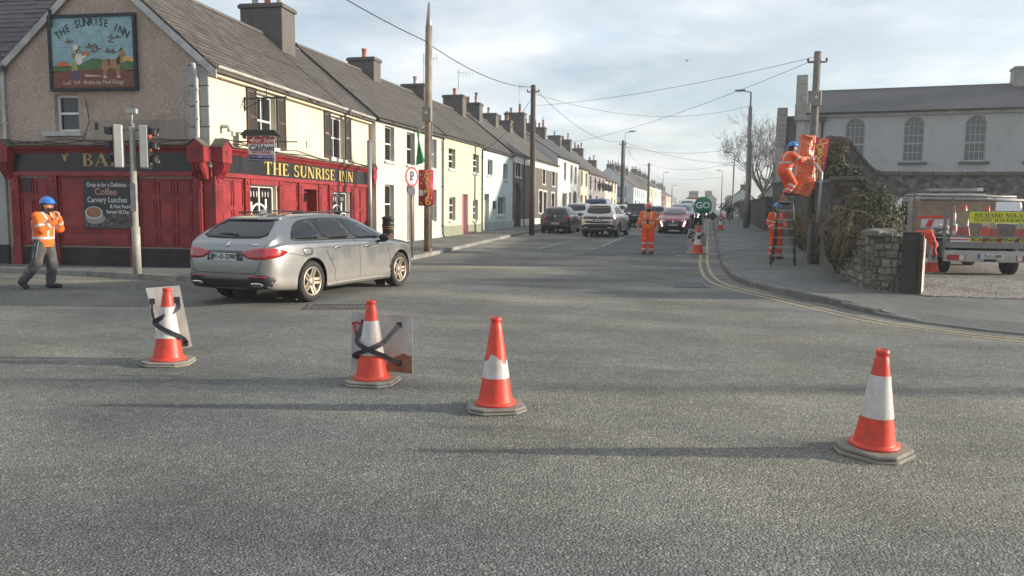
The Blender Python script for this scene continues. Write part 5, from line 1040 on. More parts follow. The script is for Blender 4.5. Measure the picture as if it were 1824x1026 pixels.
# ---------------------------------------------------------------- poles, lamps, signs, signal
M_WOOD = mat('weathered_pole', (.30, .25, .19), .85, .35, 3, bump=.5, bscale=14, bdist=.02, grime=.5, gcol=(.12, .10, .085)); M_WOODD = mat('tarred_pole', (.07, .05, .042), .85, .3, 4, bump=.4, bscale=15); M_STEEL = mat('galvanised_steel', (.30, .30, .29), .5, .25, 5, metal=.5); M_STEELD = mat('grey_lamp_post', (.16, .16, .155), .55, .25, 4)
def wood_pole(label, x, y, h, mt, r=.135, lean=(0, 0), cap=False, boxz=None, dz=.12, arms=True):
    z = zg(y) + dz; p = thing('telegraph_pole', label, 'utility pole', (x, y, z), (lean[0], lean[1], 0)); MB().tube([(0, 0, -.3), (0, 0, h * .5), (0, 0, h)], [r, r * .92, r * .82], 12).build('pole', mt, p)
    if cap: MB().lathe([(r * .80, 0), (r * .74, .1), (.03, .8)], 10, Matrix.Translation((0, 0, h - .02))).build('pointed_cap', M_LEAD, p)
    if boxz: bo = MB().box(-.15, .17, -.22, -.11, boxz, boxz + .5).build('junction_box', mat('grey_box', (.25, .23, .20), .6), p, bev=.02); MB().prism([(-.06, boxz + .26), (.06, boxz + .26), (0, boxz + .38)], -.224, -.221, 'y').build('warning_triangle', M_SW, bo)
    if arms: MB().tube([(-.3, 0, h - .35), (.3, 0, h - .35)], .03, 6).sphere((-.3, 0, h - .28), (.04, .04, .07)).sphere((.3, 0, h - .28), (.04, .04, .07)).build('insulator_arm', M_PIPE, p)
    MB().tube([(r * .95, -.04, 0.1), (r * .9, -.03, h * .6)], .022, 6).build('cable_duct', M_LEAD, p); return p
wood_pole('weathered timber pole with a metal tip and circus poster near the white house', -9.24, 25.2, 7.4, M_WOOD, .14, (0, rad(.4)), True, 4.3, arms=False); wood_pole('dark timber pole in front of the pale blue house', -9.08, 40.6, 7.65, M_WOODD, .15); wood_pole('timber pole with a lamp arm before the side street', -8.1, 75, 7.3, M_WOODD, .15)
wood_pole('dark timber pole in front of the white end-on house', -8.4, 112, 7.1, M_WOODD, .16); wood_pole('tilting timber pole wrapped with posters beside the stepladder', 3.38, 29.3, 6.85, mat('grey_timber', (.16, .145, .125), .85, .35, 3, bump=.5, bscale=14), .145, (0, rad(.3)), boxz=5.0); wood_pole('short timber post on the right beside the street lamp', 2.75, 60, 6.0, M_WOODD, .13); wood_pole('thin bare pole behind the roadside wall', 4.6, 62, 6.2, mat('grey_timber', (.16, .145, .125)), .10, (0, rad(1)), arms=False)
def lamp(label, x, y, h, side_=-1, mt=None, dz=.12, r=.075, stub=1.0):
    l = thing('street_lamp', label, 'street lamp', (x, y, zg(y) + dz)); mt = mt or M_STEELD; MB().tube([(0, 0, 0), (0, 0, h * .22), (0, 0, h * .23), (0, 0, h - stub), (0, 0, h - stub + .01), (0, 0, h)], [r * 1.4, r * 1.4, r, r * .9, r * .45, r * .4], 10).build('column', mt, l); MB().tube([(0, 0, h), (side_ * .5, 0, h + .1)], .03, 6).build('arm', mt, l); MB().prism([(side_ * .35, h + .06), (side_ * 1.0, h + .12), (side_ * 1.0, h + .17), (side_ * .35, h + .18)][::int(-side_)], -.10, .10, 'y').build('lantern', mt, l); MB().box(min(side_ * .45, side_ * .95), max(side_ * .45, side_ * .95), -.07, .07, h + .05, h + .07).build('lamp_glass', M_SW, l); return l
lamp('tall grey street lamp standing against the high roadside wall', 2.30, 53, 8.6, -1, r=.13, stub=.9); lamp('second street lamp further up the right pavement', 2.1, 78, 6.2, -1); lamp('thin street lamp at the far right of the street', 1.7, 125, 6.6, -1); lamp('street lamp fixed beside the timber pole on the left', -8.0, 76, 8.1, 1, r=.05, stub=.8); lamp('slim street lamp far along the left pavement', -8.6, 150, 7.4, 1); lamp('pale street lamp post by the far cream houses', -8.5, 185, 6.0, 1, M_LEAD, r=.16)
def signpost(label, name, x, y, h, dz=.12, r=.032): p = thing(name, label, 'sign post', (x, y, zg(y) + dz)); MB().tube([(0, 0, -.05), (0, 0, h)], r, 8).build('post', M_STEEL, p); return p
sp = signpost('round white no-parking sign with red ring on a grey post', 'parking_sign_post', -8.71, 22.4, 2.66); F_ = Matrix.Translation((0, -.05, 2.40)) @ Matrix.Rotation(rad(72), 4, 'Z') @ Matrix.Rotation(rad(90), 4, 'X')
MB().lathe([(.30, 0), (.30, .01), (0, .01)], 36, F_).build('disc', M_SW, sp); MB().lathe([(.30, .0105), (.30, .013), (.245, .013), (.245, .0105)], 36, F_, caps=False).build('red_ring', M_SR, sp); text('letter', 'P', .38, M_PIPE, sp, (.018, -.056, 2.40), (rad(90), 0, rad(72)), off=.012); MB().box(-.03, .03, -.06, 0, 2.3, 2.36).build('bracket', M_STEEL, sp)
MB().box(-.12, .12, -.055, -.04, 1.86, 2.06).build('time_plate', M_SW, sp)
gpo = thing('steel_post', 'tall plain grey steel post in front of the pub corner', 'post', (-10.9, 24.2, zg(24) + .12)); MB().tube([(0, 0, 0), (0, 0, 3.6)], .075, 12).build('tube', M_STEEL, gpo); MB().lathe([(.078, 3.6), (.07, 3.65), (0, 3.66)], 12).build('post_cap', M_STEELD, gpo)
# traffic signal at the pub corner
ts = thing('traffic_signal', 'grey traffic signal with two heads at the pub corner', 'traffic light', (-11.98, 14.5, .12), rad(16)); MB().tube([(0, 0, 0), (0, 0, 1.02), (0, 0, 1.03), (0, 0, 3.15)], [.085, .085, .062, .062], 12).build('pole', mat('cream_grey_post', (.36, .35, .30), .6, .25, 5, grime=.4), ts); MB().lathe([(.064, 3.15), (.05, 3.22), (.0, 3.24)], 12).build('pole_cap', M_STEELD, ts); MB().box(-.055, .055, -.07, -.058, 1.35, 1.95).build('number_plate', M_LEAD, ts)
M_SIGB = mat('signal_black', (.016, .016, .018), .5); M_SIGG = mat('signal_grey', (.36, .37, .36), .55, .15, 4)
def sig_head(ang, off):
    F = Matrix.Rotation(ang, 4, 'Z') @ Matrix.Translation((0, off, 2.72)); hd = MB().box(-.15, .15, -.09, .09, -.45, .45, F).build('signal_head', M_SIGG, ts, bev=.02); MB().box(-.145, .145, -.10, -.091, -.44, .44, F).build('front_plate', M_SIGB, hd)
    for k, (z, c) in enumerate(((.29, 'red'), (0, 'amber'), (-.29, 'green'))):
        LF = F @ Matrix.Translation((0, -.095, z)) @ Matrix.Rotation(rad(90), 4, 'X')
        MB().lathe([(.10, 0), (.10, .012), (.06, .02), (0, .022)], 18, LF).build('lens_' + c, glow('lit_red_lens', (1, .04, .02), 1.2) if c == 'red' else mat('lens_' + c, {'amber': (.30, .13, .03), 'green': (.06, .16, .12)}[c], .3), hd)
        vz = MB(); n = 14; vs_ = []
        for i in range(n + 1):
            t = rad(-20 + 220 * i / n)
            for (rr_, yy) in ((.118, -.10), (.118, -.30 + .05 * abs(math.cos(t))), (.110, -.30 + .05 * abs(math.cos(t))), (.110, -.10)): vs_.append((rr_ * math.cos(t), yy, z + rr_ * math.sin(t)))
        vz.add(vs_, [(i * 4 + k_, i * 4 + k_ + 4, i * 4 + (k_ + 1) % 4 + 4, i * 4 + (k_ + 1) % 4) for i in range(n) for k_ in range(4)], True, F); vz.build('visor', M_SIGB, hd)
    for z in (.36, -.40): MB().tube([(0, .08, z), (0, -off, z)], .02, 6, F).build('bracket', M_STEELD, ts)
sig_head(rad(98), -.26); sig_head(rad(-74), -.26)
MB().tube([(0, 0, 3.2), (.02, 0, 3.45)], .02, 6).box(-.10, .12, -.06, .05, 3.42, 3.52).build('camera_box', M_SIGG, ts)
# litter bin
lbn = thing('litter_bin', 'black cast litter bin with gold bands by the white house wall', 'litter bin', (-11.4, 26.9, zg(27) + .12)); MB().lathe([(.20, 0), (.22, .04), (.21, .08), (.21, .70), (.235, .74), (.235, .78)], 20).build('drum', mat('black_iron', (.02, .02, .022), .5), lbn); MB().lathe([(.235, .781), (.21, .86), (.21, 1.0), (.24, 1.02), (.2, 1.1), (.0, 1.14)], 20).build('lid', MATS['black_iron'], lbn)
for z in (.66, .74): MB().lathe([(.238, z), (.24, z + .01), (.238, z + .02)], 20, caps=False).build('gold_band', M_GOLD_D, lbn)
MB().box(.06, .18, -.215, -.2, .3, .5, Matrix.Rotation(rad(20), 4, 'Z')).build('sticker', M_PINK, lbn)
# grey cabinet on the right pavement
kb = thing('roadside_cabinet', 'dark steel roadside cabinet beside the stepladder with a grey pipe', 'cabinet', (3.25, 23.65, .12)); MB().box(-.44, .30, -.22, .22, 0, 1.12).build('body', mat('cabinet_dark', (.030, .034, .038), .6, .2, 4), kb, bev=.015); MB().box(-.52, -.442, -.22, .22, 0, 1.10).build('side_panel', mat('cabinet_grey', (.12, .12, .118), .7, .3, 5), kb); MB().box(-.46, .32, -.24, .24, 1.122, 1.15).build('lid', mat('cabinet_dark', (.03, .034, .038)), kb); MB().tube([(-.30, -.1, 1.15), (-.26, -.1, 2.55), (-.46, -.05, 2.82)], .045, 8).build('conduit', mat('pale_pipe', (.42, .44, .45), .4), kb)
# circus posters (red boards with yellow capitals)
M_PRED = mat('poster_red', (.42, .025, .03), .55, .2, 5); M_PYEL = mat('poster_yellow', (.75, .55, .10), .55, .15, 5)
def circus(label, M, w, h, bend=.06, word='CORVENIEO', curved=True):
    p = thing('circus_poster', label, 'poster'); place(p, M); vs_ = []; n = 10
    for i in range(n + 1):
        u = -1 + 2 * i / n; y = bend * (u * u) * 1.0; vs_ += [(u * w / 2, y, -h / 2), (u * w / 2, y, h / 2), (u * w / 2, y + .006, h / 2), (u * w / 2, y + .006, -h / 2)]
    MB().add(vs_, [(i * 4 + k, i * 4 + k + 4, i * 4 + (k + 1) % 4 + 4, i * 4 + (k + 1) % 4) for i in range(n) for k in range(4)], True).build('panel', M_PRED, p)
    for i, c in enumerate(word): text('lettering', c, h * .150, M_PYEL, p, (w * (.07 if i % 2 else .15), -.005, h * (.43 - .107 * i)), (rad(90), rad(random.uniform(-15, 15)), 0), off=.006, sx=1.25, ext=.004)
    for (x, z, s_, mt_) in ((-.34, .36, .05, M_SW), (.38, .42, .04, M_SW), (-.30, .12, .05, M_PYEL), (-.38, -.05, .04, M_SW), (.38, .02, .035, M_SW), (.36, -.28, .045, M_SW), (-.32, -.42, .045, M_PYEL), (-.18, .24, .035, M_SW)):
        st = [((s_ if k % 2 == 0 else s_ * .42) * math.sin(k * math.pi / 5), (s_ if k % 2 == 0 else s_ * .42) * math.cos(k * math.pi / 5)) for k in range(10)]; x_ = x * w; MB().prism([(x_ + a, z * h + b) for a, b in st], bend * (2 * x) ** 2 - .009, bend * (2 * x) ** 2 - .001, 'y').build('star', mt_, p)
    MB().box(-w * .44, -w * .12, bend * .25 - .012, bend * .3, -h * .22, -h * .07).build('date_panel', M_SW, p)
circus('red circus poster reading Corvenieo wrapped on the pole near the white house', Matrix.Translation((-9.235, 25.0, 2.26)) @ Matrix.Rotation(rad(18), 4, 'Z'), .50, 1.20, .10)
circus('red circus poster half hidden behind the orange tarpaulin', Matrix.Translation((3.50, 29.02, 3.22)) @ Matrix.Rotation(rad(6), 4, 'Z') @ Matrix.Rotation(rad(6), 4, 'Y'), .62, 1.75, .02, 'CORVENIEO')
# overhead cables
M_CAB = mat('black_cable', (.03, .03, .032), .6)
def cable(label, a, b, sag, r=.018, n=18):
    r *= .7
    a, b = Vector(a), Vector(b); o = Vector(a); pts = []
    for i in range(n + 1): t = i / n; p = a + (b - a) * t; p.z -= sag * 4 * t * (1 - t); pts.append(p - o)
    tag(MB().tube(pts, r, 5).build('overhead_cable', M_CAB, None, o), label, 'cable', 'overhead cables', 'thing')
T1, T2, T3, T4 = (-9.2, 25.2, 7.2), (-9.08, 40.6, 7.85), (-8.1, 75, 7.9), (-8.4, 112, 7.9); TR = (3.38, 29.3, 6.85); TL = (2.3, 53, 8.2)
cable('thick cable from the metal-tipped pole out over the pub towards the camera', (-9.25, 25.1, 7.05), (-9.6, 3.5, 8.2), .5, .022); cable('thick cable between the metal-tipped pole and the dark pole', (-9.15, 25.3, 6.95), T2, .35, .022); cable('cable from the dark pole down to the lamp-arm pole', T2, T3, .9, .018); cable('cable from the lamp-arm pole to the pole by the white end-on house', T3, T4, 1.0, .02)
cable('slack cable from the dark pole to the butter yellow house eaves', (-9.08, 40.6, 7.4), (-11.95, 41.4, 4.7), .35, .018); cable('upper cable crossing from the poster-wrapped pole to the dark pole', (3.3, 29.3, 6.85), (-9.0, 40.6, 6.9), .25, .012); cable('lower cable crossing from the poster-wrapped pole to the terrace', (3.3, 29.3, 6.75), (-11.9, 58, 6.2), .5, .012); cable('long cable from the dark pole to the tall lamp on the right', (-9.0, 40.6, 7.5), TL, .9, .014); cable('cable from the lamp-arm pole to the right lamp column', T3, (2.1, 78, 6.0), .5, .016)
cable('second cable from the lamp-arm pole across to the right side', (-8.1, 75, 7.5), (2.7, 60, 6.2), .6, .016); cable('cable from the far left pole across to the right lamp', T4, (2.1, 78, 6.1), .8, .018); cable('far cable crossing high above the end of the street', (-8.6, 150, 7.6), (1.7, 125, 6.6), .5, .02); cable('service cable from the lamp-arm pole to the end straw house', (-8.1, 75, 7.2), (-12, 95, 5.2), .3, .014); cable('farthest cable along the left side houses', (-8.4, 112, 7.6), (-8.6, 150, 7.2), .6, .02)
# television aerials
def aerial(label, loc, rz=0, h=1.6):
    a = thing('roof_aerial', label, 'aerial', loc, rz); MB().tube([(0, 0, 0), (0, 0, h)], .018, 5).build('mast', M_LEAD, a); mb = MB().tube([(-.1, 0, h * .85), (1.0, 0, h * .85)], .012, 4)
    for i in range(5): mb.tube([(.1 + i * .2, 0, h * .85 - .32 + .02 * i), (.1 + i * .2, 0, h * .85 + .32 - .02 * i)], .008, 4)
    mb.build('antenna', M_LEAD, a)
aerial('tall aerial mast behind the metal-tipped pole', (-15.1, 40.6, 7.4), rad(-20), 2.4); aerial('tilted grid aerial on a terrace chimney', (-15.0, 46.3, 8.7), rad(30), 1.2); aerial('thin aerial above the brown house', (-15.1, 62.4, 9.0), rad(-10), 2.6); aerial('aerial over the tall white house roof', (-15.4, 73, 8.6), rad(10), 1.6); aerial('aerial mast rising over the white end-on house', (-15, 150, 9.2), 0, 4.0)
bd = thing('gull', 'single dark bird flying in the sky above the street', 'bird', (-2.6, 80, 16.0), rad(20)); MB().sphere((0, 0, 0), (.07, .22, .07)).build('body', M_STEELD, bd)
for s_ in (-1, 1): MB().add([(0, .08, .02), (s_ * .3, .1, .12), (s_ * .62, -.02, .02), (s_ * .3, -.06, .10), (0, -.08, .02)], [(0, 1, 3, 4), (1, 2, 3)]).build('wing', M_STEELD, bd)
bo = thing('concrete_bollard', 'short tapered concrete bollard on the pavement behind the walking worker', 'bollard', (-15.6, 15.95, .12)); MB().lathe([(.17, 0), (.15, .06), (.10, .5), (.085, .75), (.05, .82), (0, .83)], 16).build('shaft', M_COPE, bo); MB().lathe([(.19, 0), (.19, .03), (.16, .05)], 16).build('collar', M_KERB_D, bo)
wood_pole('unseen timber pole added past the right edge to cast a long shadow over the junction', 18.0, 11.7, 8.0, M_WOOD, .15)  # out-of-view pole, put in for the shadow band it throws on the road

# ---------------------------------------------------------------- vehicles
def car_paint(name, c, metal=.6, rough=.32, dirt=.35, dcol=(.20, .17, .13)):
    if name in MATS: return MATS[name]
    t = NT(name); fl_ = t.ramp(t.noise(900, 1), [(.35, .85), (.65, 1.15)]); cc = t.mix(1., c, fl_, 'MULTIPLY')
    sp_ = t.node('ShaderNodeSeparateXYZ'); t.l.new(t.pos, sp_.inputs[0])
    d = t.math('MULTIPLY', t.ramp(t.math('SUBTRACT', sp_.outputs['Z'], t.math('MULTIPLY', t.noise(3, 5, .65), .8)), [(-.25, 1.), (.55, .06)]), dirt)
    t.set(Base_Color=t.mix(d, cc, dcol), Metallic=t.math('MULTIPLY', t.math('SUBTRACT', 1., d), metal), Roughness=t.math('ADD', rough, t.math('MULTIPLY', d, .5)), Coat_Weight=t.math('MULTIPLY', t.math('SUBTRACT', 1., d), .9), Coat_Roughness=.06); MATS[name] = t.m; return t.m
M_TYRE = mat('tyre_rubber', (.022, .021, .020), .85, .3, 9, grime=.5, gcol=(.07, .06, .05)); M_TRIM = mat('black_trim', (.016, .016, .017), .55, .2, 6, grime=.3, gcol=(.05, .045, .04)); M_CGLASS = glassy('car_glass', (.010, .012, .014), .03); M_CHROME = mat('chrome', (.62, .62, .62), .15, .05, 4, metal=1.0)
M_TAIL = mat('tail_lens', (.36, .008, .012), .12, .15, 6, coat=1.); M_TAILD = mat('dark_tail_lens', (.10, .006, .008), .15, .2, 6, coat=1.); M_HEAD = mat('head_lens', (.55, .57, .58), .12, .1, 6, coat=1.); M_RIM = mat('alloy_rim', (.40, .35, .29), .42, .25, 8, metal=.6, grime=.35, gcol=(.16, .12, .085)); M_PLATE = mat('plate_white', (.60, .60, .56), .5, .1, 6); M_PLB = mat('plate_blue', (.02, .05, .30), .5); M_DRL = glow('daylight_lamp', (1, .98, .95), 3.0)
def pchip(P, x):
    X = [p[0] for p in P]; Y = [p[1] for p in P]; n = len(X)
    if x <= X[0]: return Y[0]
    if x >= X[-1]: return Y[-1]
    h = [X[i + 1] - X[i] for i in range(n - 1)]; d = [(Y[i + 1] - Y[i]) / h[i] for i in range(n - 1)]; m_ = [d[0]]
    for i in range(1, n - 1): m_.append(0. if d[i - 1] * d[i] <= 0 else 2 * d[i - 1] * d[i] / (d[i - 1] + d[i]))
    m_.append(d[-1]); i = max(k for k in range(n - 1) if X[k] <= x); t = (x - X[i]) / h[i]
    return (2 * t ** 3 - 3 * t * t + 1) * Y[i] + (t ** 3 - 2 * t * t + t) * h[i] * m_[i] + (-2 * t ** 3 + 3 * t * t) * Y[i + 1] + (t ** 3 - t * t) * h[i] * m_[i + 1]
class Car:
    """body lofted from side and plan curves; x from rear bumper (0) to nose (L), y to the left, z up; the origin lies on the ground at x = L/2"""
    def __init__(s, name, label, loc, heading, paint, L, top, belt, bot, half, axles, wr, roofw=.60, cat='car', group='cars in the street', trim_z=.34, ww=.215, ns=96, arch_trim=False):
        s.L = L; s.r = thing(name, label, cat, loc, heading, group); s.top, s.bt, s.bo, s.hf = top, belt, bot, half; s.ax = axles; s.wr = wr; s.ww = ww; s.arch = wr + .055
        xs = [L * (.5 - .5 * math.cos(math.pi * i / (ns - 1))) * .35 + L * i / (ns - 1) * .65 for i in range(ns)]; rows = []
        for x in xs:
            zt, zb, w = pchip(top, x), pchip(bot, x), pchip(half, x); be = min(pchip(belt, x), zt - .035); t = min(1, max(0, (zt - be - .035) / .42)); t = t * t * (3 - 2 * t); wr_ = (w - .05) * (1 - t) + min(roofw, w - .08) * t; mid = zb + (be - zb) * .55
            key = [(0, zb), (w * .55, zb), (w * .90, zb + .01), (w * .975, zb + .07), (w * .99, zb + (be - zb) * .30), (w * 1.0, mid), (w * .992, be - (be - zb) * .18), (w * .975, be - .03), (w * .955, be), (w * .93 * (1 - t) + (w * .935) * t, be + .015), (wr_ * .5 + w * .93 * .5, be + (zt - be) * .5), (wr_ + .005, zt - (zt - be) * .14 - .012), (wr_ * .90, zt - (zt - be) * .035 - .006), (wr_ * .55, zt - .003), (0, zt + .004)]
            # smooth the section
            out = []
            for i in range(len(key) - 1):
                p0, p1, p2, p3 = key[max(i - 1, 0)], key[i], key[i + 1], key[min(i + 2, len(key) - 1)]
                for k in range(3):
                    u = k / 3; out.append(tuple(.5 * (2 * p1[c] + (p2[c] - p0[c]) * u + (2 * p0[c] - 5 * p1[c] + 4 * p2[c] - p3[c]) * u * u + (3 * p1[c] - p0[c] - 3 * p2[c] + p3[c]) * u ** 3) for c in (0, 1)))
            out.append(key[-1]); rows.append([(x - L / 2, max(0, y), z) for y, z in out])
        m_ = len(rows[0]); V = []; Fc = []
        for sg_ in (1, -1):
            o = len(V); V += [(x, sg_ * y, z) for r_ in rows for x, y, z in r_]
            for i in range(len(rows) - 1):
                for k in range(m_ - 1):
                    f = [o + i * m_ + k, o + i * m_ + k + 1, o + (i + 1) * m_ + k + 1, o + (i + 1) * m_ + k]; Fc.append(f[::-1] if sg_ > 0 else f)
            for i, fl_ in ((0, 1), (len(rows) - 1, 0)):
                V.append((rows[i][0][0], 0, (rows[i][0][2] + rows[i][-1][2]) / 2)); c = len(V) - 1
                for k in range(m_ - 1): f = [c, o + i * m_ + k, o + i * m_ + k + 1]; Fc.append(f if (fl_ > 0) == (sg_ > 0) else f[::-1])
        s.bvh = BVHTree.FromPolygons(V, Fc)
        # wheel arches: drop faces inside the arch circle, pull the rim vertices onto it
        def arch_at(p):
            for ax in axles:
                dx, dz = p[0] - (ax - L / 2), p[2] - wr
                if math.hypot(dx, dz) < s.arch and abs(p[1]) > .42: return ax, dx, dz
            return None
        ins = [arch_at(p) for p in V]; keep = [f for f in Fc if not all(ins[i] for i in f)]
        used = {i for f in keep for i in f}
        for i in used:
            if ins[i]:
                ax, dx, dz = ins[i]; d = math.hypot(dx, dz) or 1e-6; V[i] = (ax - L / 2 + dx / d * s.arch, V[i][1], wr + dz / d * s.arch)
        idx = {v: k for k, v in enumerate(sorted(used))}; me = bpy.data.meshes.new('body'); me.from_pydata([V[i] for i in sorted(used)], [], [[idx[i] for i in f] for f in keep])
        bm = bmesh.new(); bm.from_mesh(me); bmesh.ops.remove_doubles(bm, verts=bm.verts, dist=.0008); bmesh.ops.recalc_face_normals(bm, faces=bm.faces); bm.to_mesh(me); bm.free(); me.polygons.foreach_set('use_smooth', [True] * len(me.polygons)); me.update()
        s.body = link('body', me, paint, s.r); s.paint = paint
        for ax in axles:
            for sg_ in (1, -1):
                wv = pchip(half, ax); lin = MB(); n = 20; vs_ = []
                for i in range(n + 1):
                    t = rad(-25 + 230 * i / n)
                    for y in (.42, wv * .955): vs_.append((ax - L / 2 + (s.arch - .004) * math.cos(t), sg_ * y, max(.16, wr + (s.arch - .004) * math.sin(t))))
                lin.add(vs_, [(2 * i, 2 * i + 1, 2 * i + 3, 2 * i + 2) for i in range(n)]); lin.box(ax - L / 2 - s.arch, ax - L / 2 + s.arch, min(sg_ * .40, sg_ * .43), max(sg_ * .40, sg_ * .43), .2, wr + s.arch); lin.build('arch_liner', M_TRIM, s.r)
                if arch_trim: MB().tube([(ax - L / 2 + (s.arch + .02) * math.cos(t), sg_ * (wv * .985), wr + (s.arch + .02) * math.sin(t)) for t in [rad(-14 + 208 * i / 16) for i in range(17)]], .035, 6).build('arch_trim', M_TRIM, s.r)
    def ray(s, o, d):
        h = s.bvh.ray_cast(o, d); return h[0]
    def panel(s, name, outline, direction, mt, off=.004, parent=None, smooth=1, step=.06, sink=.02):
        """outline in the plane seen along `direction` (horizontal axis = right of the viewer, vertical = z), wrapped onto the body"""
        d = Vector(direction).normalized(); hx = d.cross(Vector((0, 0, 1))); 
        if hx.length < .1: hx = Vector((1, 0, 0)); vy = Vector((0, 1, 0))
        else: hx.normalize(); vy = hx.cross(d)
        pts = [Vector(p) for p in outline]
        for _ in range(smooth):
            q = []
            for i in range(len(pts)): a, b = pts[i], pts[(i + 1) % len(pts)]; q += [a * .8 + b * .2, a * .2 + b * .8]
            pts = q
        bnd = []
        for i in range(len(pts)):
            a, b = pts[i], pts[(i + 1) % len(pts)]; n = max(1, int((b - a).length / step)); bnd += [a + (b - a) * k / n for k in range(n)]
        x0, x1 = min(p.x for p in bnd), max(p.x for p in bnd); y0, y1 = min(p.y for p in bnd), max(p.y for p in bnd); inner = []
        def inside(p):
            c = False
            for i in range(len(bnd)):
                a, b = bnd[i], bnd[i - 1]
                if (a.y > p.y) != (b.y > p.y) and p.x < (b.x - a.x) * (p.y - a.y) / (b.y - a.y) + a.x: c = not c
            return c
        gxn, gyn = int((x1 - x0) / step), int((y1 - y0) / step)
        for i in range(1, gxn + 1):
            for k in range(1, gyn + 1):
                p = Vector((x0 + (x1 - x0) * i / (gxn + 1), y0 + (y1 - y0) * k / (gyn + 1)))
                if inside(p) and min((p - b).length for b in bnd) > step * .35: inner.append(p)
        V2, _, F2, *_ = delaunay_2d_cdt(bnd + inner, [], [list(range(len(bnd)))], 1, 1e-5)
        V3 = []
        for p in V2:
            o = hx * p.x + vy * p.y - d * 4; h = s.ray(o, d)
            if h is None: h = s.bvh.find_nearest(hx * p.x + vy * p.y - d * (s.L * .5))[0]
            V3.append(h - d * off)
        nb_ = len(bnd); fs = [list(f) for f in F2]; base = len(V3)
        V3 += [V3[i] + d * sink for i in range(nb_)]; fs += [[i, base + i, base + (i + 1) % nb_, (i + 1) % nb_] for i in range(nb_)]
        me = bpy.data.meshes.new(name); me.from_pydata([tuple(v) for v in V3], [], fs); bm = bmesh.new(); bm.from_mesh(me); bmesh.ops.recalc_face_normals(bm, faces=bm.faces); bm.to_mesh(me); bm.free()
        me.polygons.foreach_set('use_smooth', [True] * len(me.polygons)); me.update(); return link(name, me, mt, parent or s.r)
    def sidep(s, name, outline, mt, sgn=-1, **k):
        """side panels: outline given as (x from rear bumper, z); sgn -1 is the right-hand side of the car"""
        if sgn < 0: return s.panel(name, [(x - s.L / 2, z) for x, z in outline], (0, 1, 0), mt, **k)
        return s.panel(name, [(-(x - s.L / 2), z) for x, z in outline], (0, -1, 0), mt, **k)
    def rearp(s, name, outline, mt, **k): return s.panel(name, [(-y, z) for y, z in outline], (1, 0, 0), mt, **k)      # outline (y left positive, z)
    def frontp(s, name, outline, mt, **k): return s.panel(name, [(y, z) for y, z in outline], (-1, 0, 0), mt, **k)
    def seam(s, pts, sgn=-1, w=.011):
        P_ = [Vector((*p, 0)) for p in pts]; P_ = catmull(P_, .08); L_, R_ = [], []
        for i, p in enumerate(P_):
            d = (P_[min(i + 1, len(P_) - 1)] - P_[max(i - 1, 0)]).normalized(); n = Vector((-d.y, d.x, 0)) * w / 2; L_.append((p + n)[:2]); R_.append((p - n)[:2])
        return s.sidep('door_seam', L_ + R_[::-1], M_TRIM, sgn, off=.0015, smooth=0, step=.1, sink=.006)
    def wheels(s, spokes=5, double=True, rim=None, rim_r=None):
        rim = rim or M_RIM; R_ = s.wr; rr_ = rim_r or R_ * .70; w = s.ww; tm = MB().lathe([(rr_, -w / 2 + .01), (rr_ + .02, -w / 2), (R_ - .04, -w / 2 - .004), (R_ - .012, -w / 2 + .02), (R_, -w / 2 + .05), (R_, w / 2 - .05), (R_ - .012, w / 2 - .02), (R_ - .04, w / 2 + .004), (rr_ + .02, w / 2), (rr_, w / 2 - .01)], 36, caps=False).mesh('wheel'); tm.materials.append(M_TYRE)
        rm = MB(); rm.lathe([(rr_ + .002, w / 2 - .012), (rr_ - .012, w / 2 - .004), (rr_ - .03, w / 2 - .02), (rr_ - .035, -w / 2 + .02)], 36, caps=False)
        n = spokes
        for i in range(n):
            for off in ((-.13, .13) if double else (0,)):
                a = 2 * math.pi * i / n; h = .026 if double else .05; M = Matrix.Rotation(a, 4, 'Z')
                rm.add([(.05, -h + off * .25, w / 2 - .045), (.05, h + off * .25, w / 2 - .045), (rr_ - .02, h * .8 + off * rr_ * 1.05, w / 2 - .02), (rr_ - .02, -h * .8 + off * rr_ * 1.05, w / 2 - .02), (.05, -h + off * .25, w / 2 - .09), (.05, h + off * .25, w / 2 - .09), (rr_ - .02, h * .8 + off * rr_ * 1.05, w / 2 - .06), (rr_ - .02, -h * .8 + off * rr_ * 1.05, w / 2 - .06)], [(0, 1, 2, 3), (4, 7, 6, 5), (0, 4, 5, 1), (2, 6, 7, 3), (1, 5, 6, 2), (0, 3, 7, 4)], M=M)
        rm.lathe([(.075, w / 2 - .09), (.075, w / 2 - .035), (.03, w / 2 - .028), (0, w / 2 - .028)], 16); rme = rm.mesh('rim'); rme.materials.append(rim)
        dk_ = MB().lathe([(rr_ - .03, -.0), (0, -.0)], 24, caps=False).lathe([(.14, .03), (.14, .045), (0, .045)], 20).mesh('brake_disc'); dk_.materials.append(M_TRIM)
        for ax in s.ax:
            for sg_ in (-1, 1):
                y = sg_ * (pchip(s.hf, ax) - w / 2 - .008); o = link('wheel', tm, None, s.r, (ax - s.L / 2, y, R_), (rad(90) if sg_ < 0 else rad(-90), 0, 0)); link('rim', rme, None, o); link('brake_disc', dk_, None, o)
    def mirror(s, x, z, mt, sgns=(-1, 1)):
        for sg_ in sgns:
            w = pchip(s.hf, x); M = Matrix.Translation((x - s.L / 2, sg_ * (w + .10), z)); MB().sphere((0, 0, 0), (.06, .115, .075), 14, 10, M).build('mirror', mt, s.r); MB().box(-.03, .03, -.16 if sg_ > 0 else -.02, .02 if sg_ > 0 else .16, -.09, -.05, M).build('mirror_arm', M_TRIM, s.r)
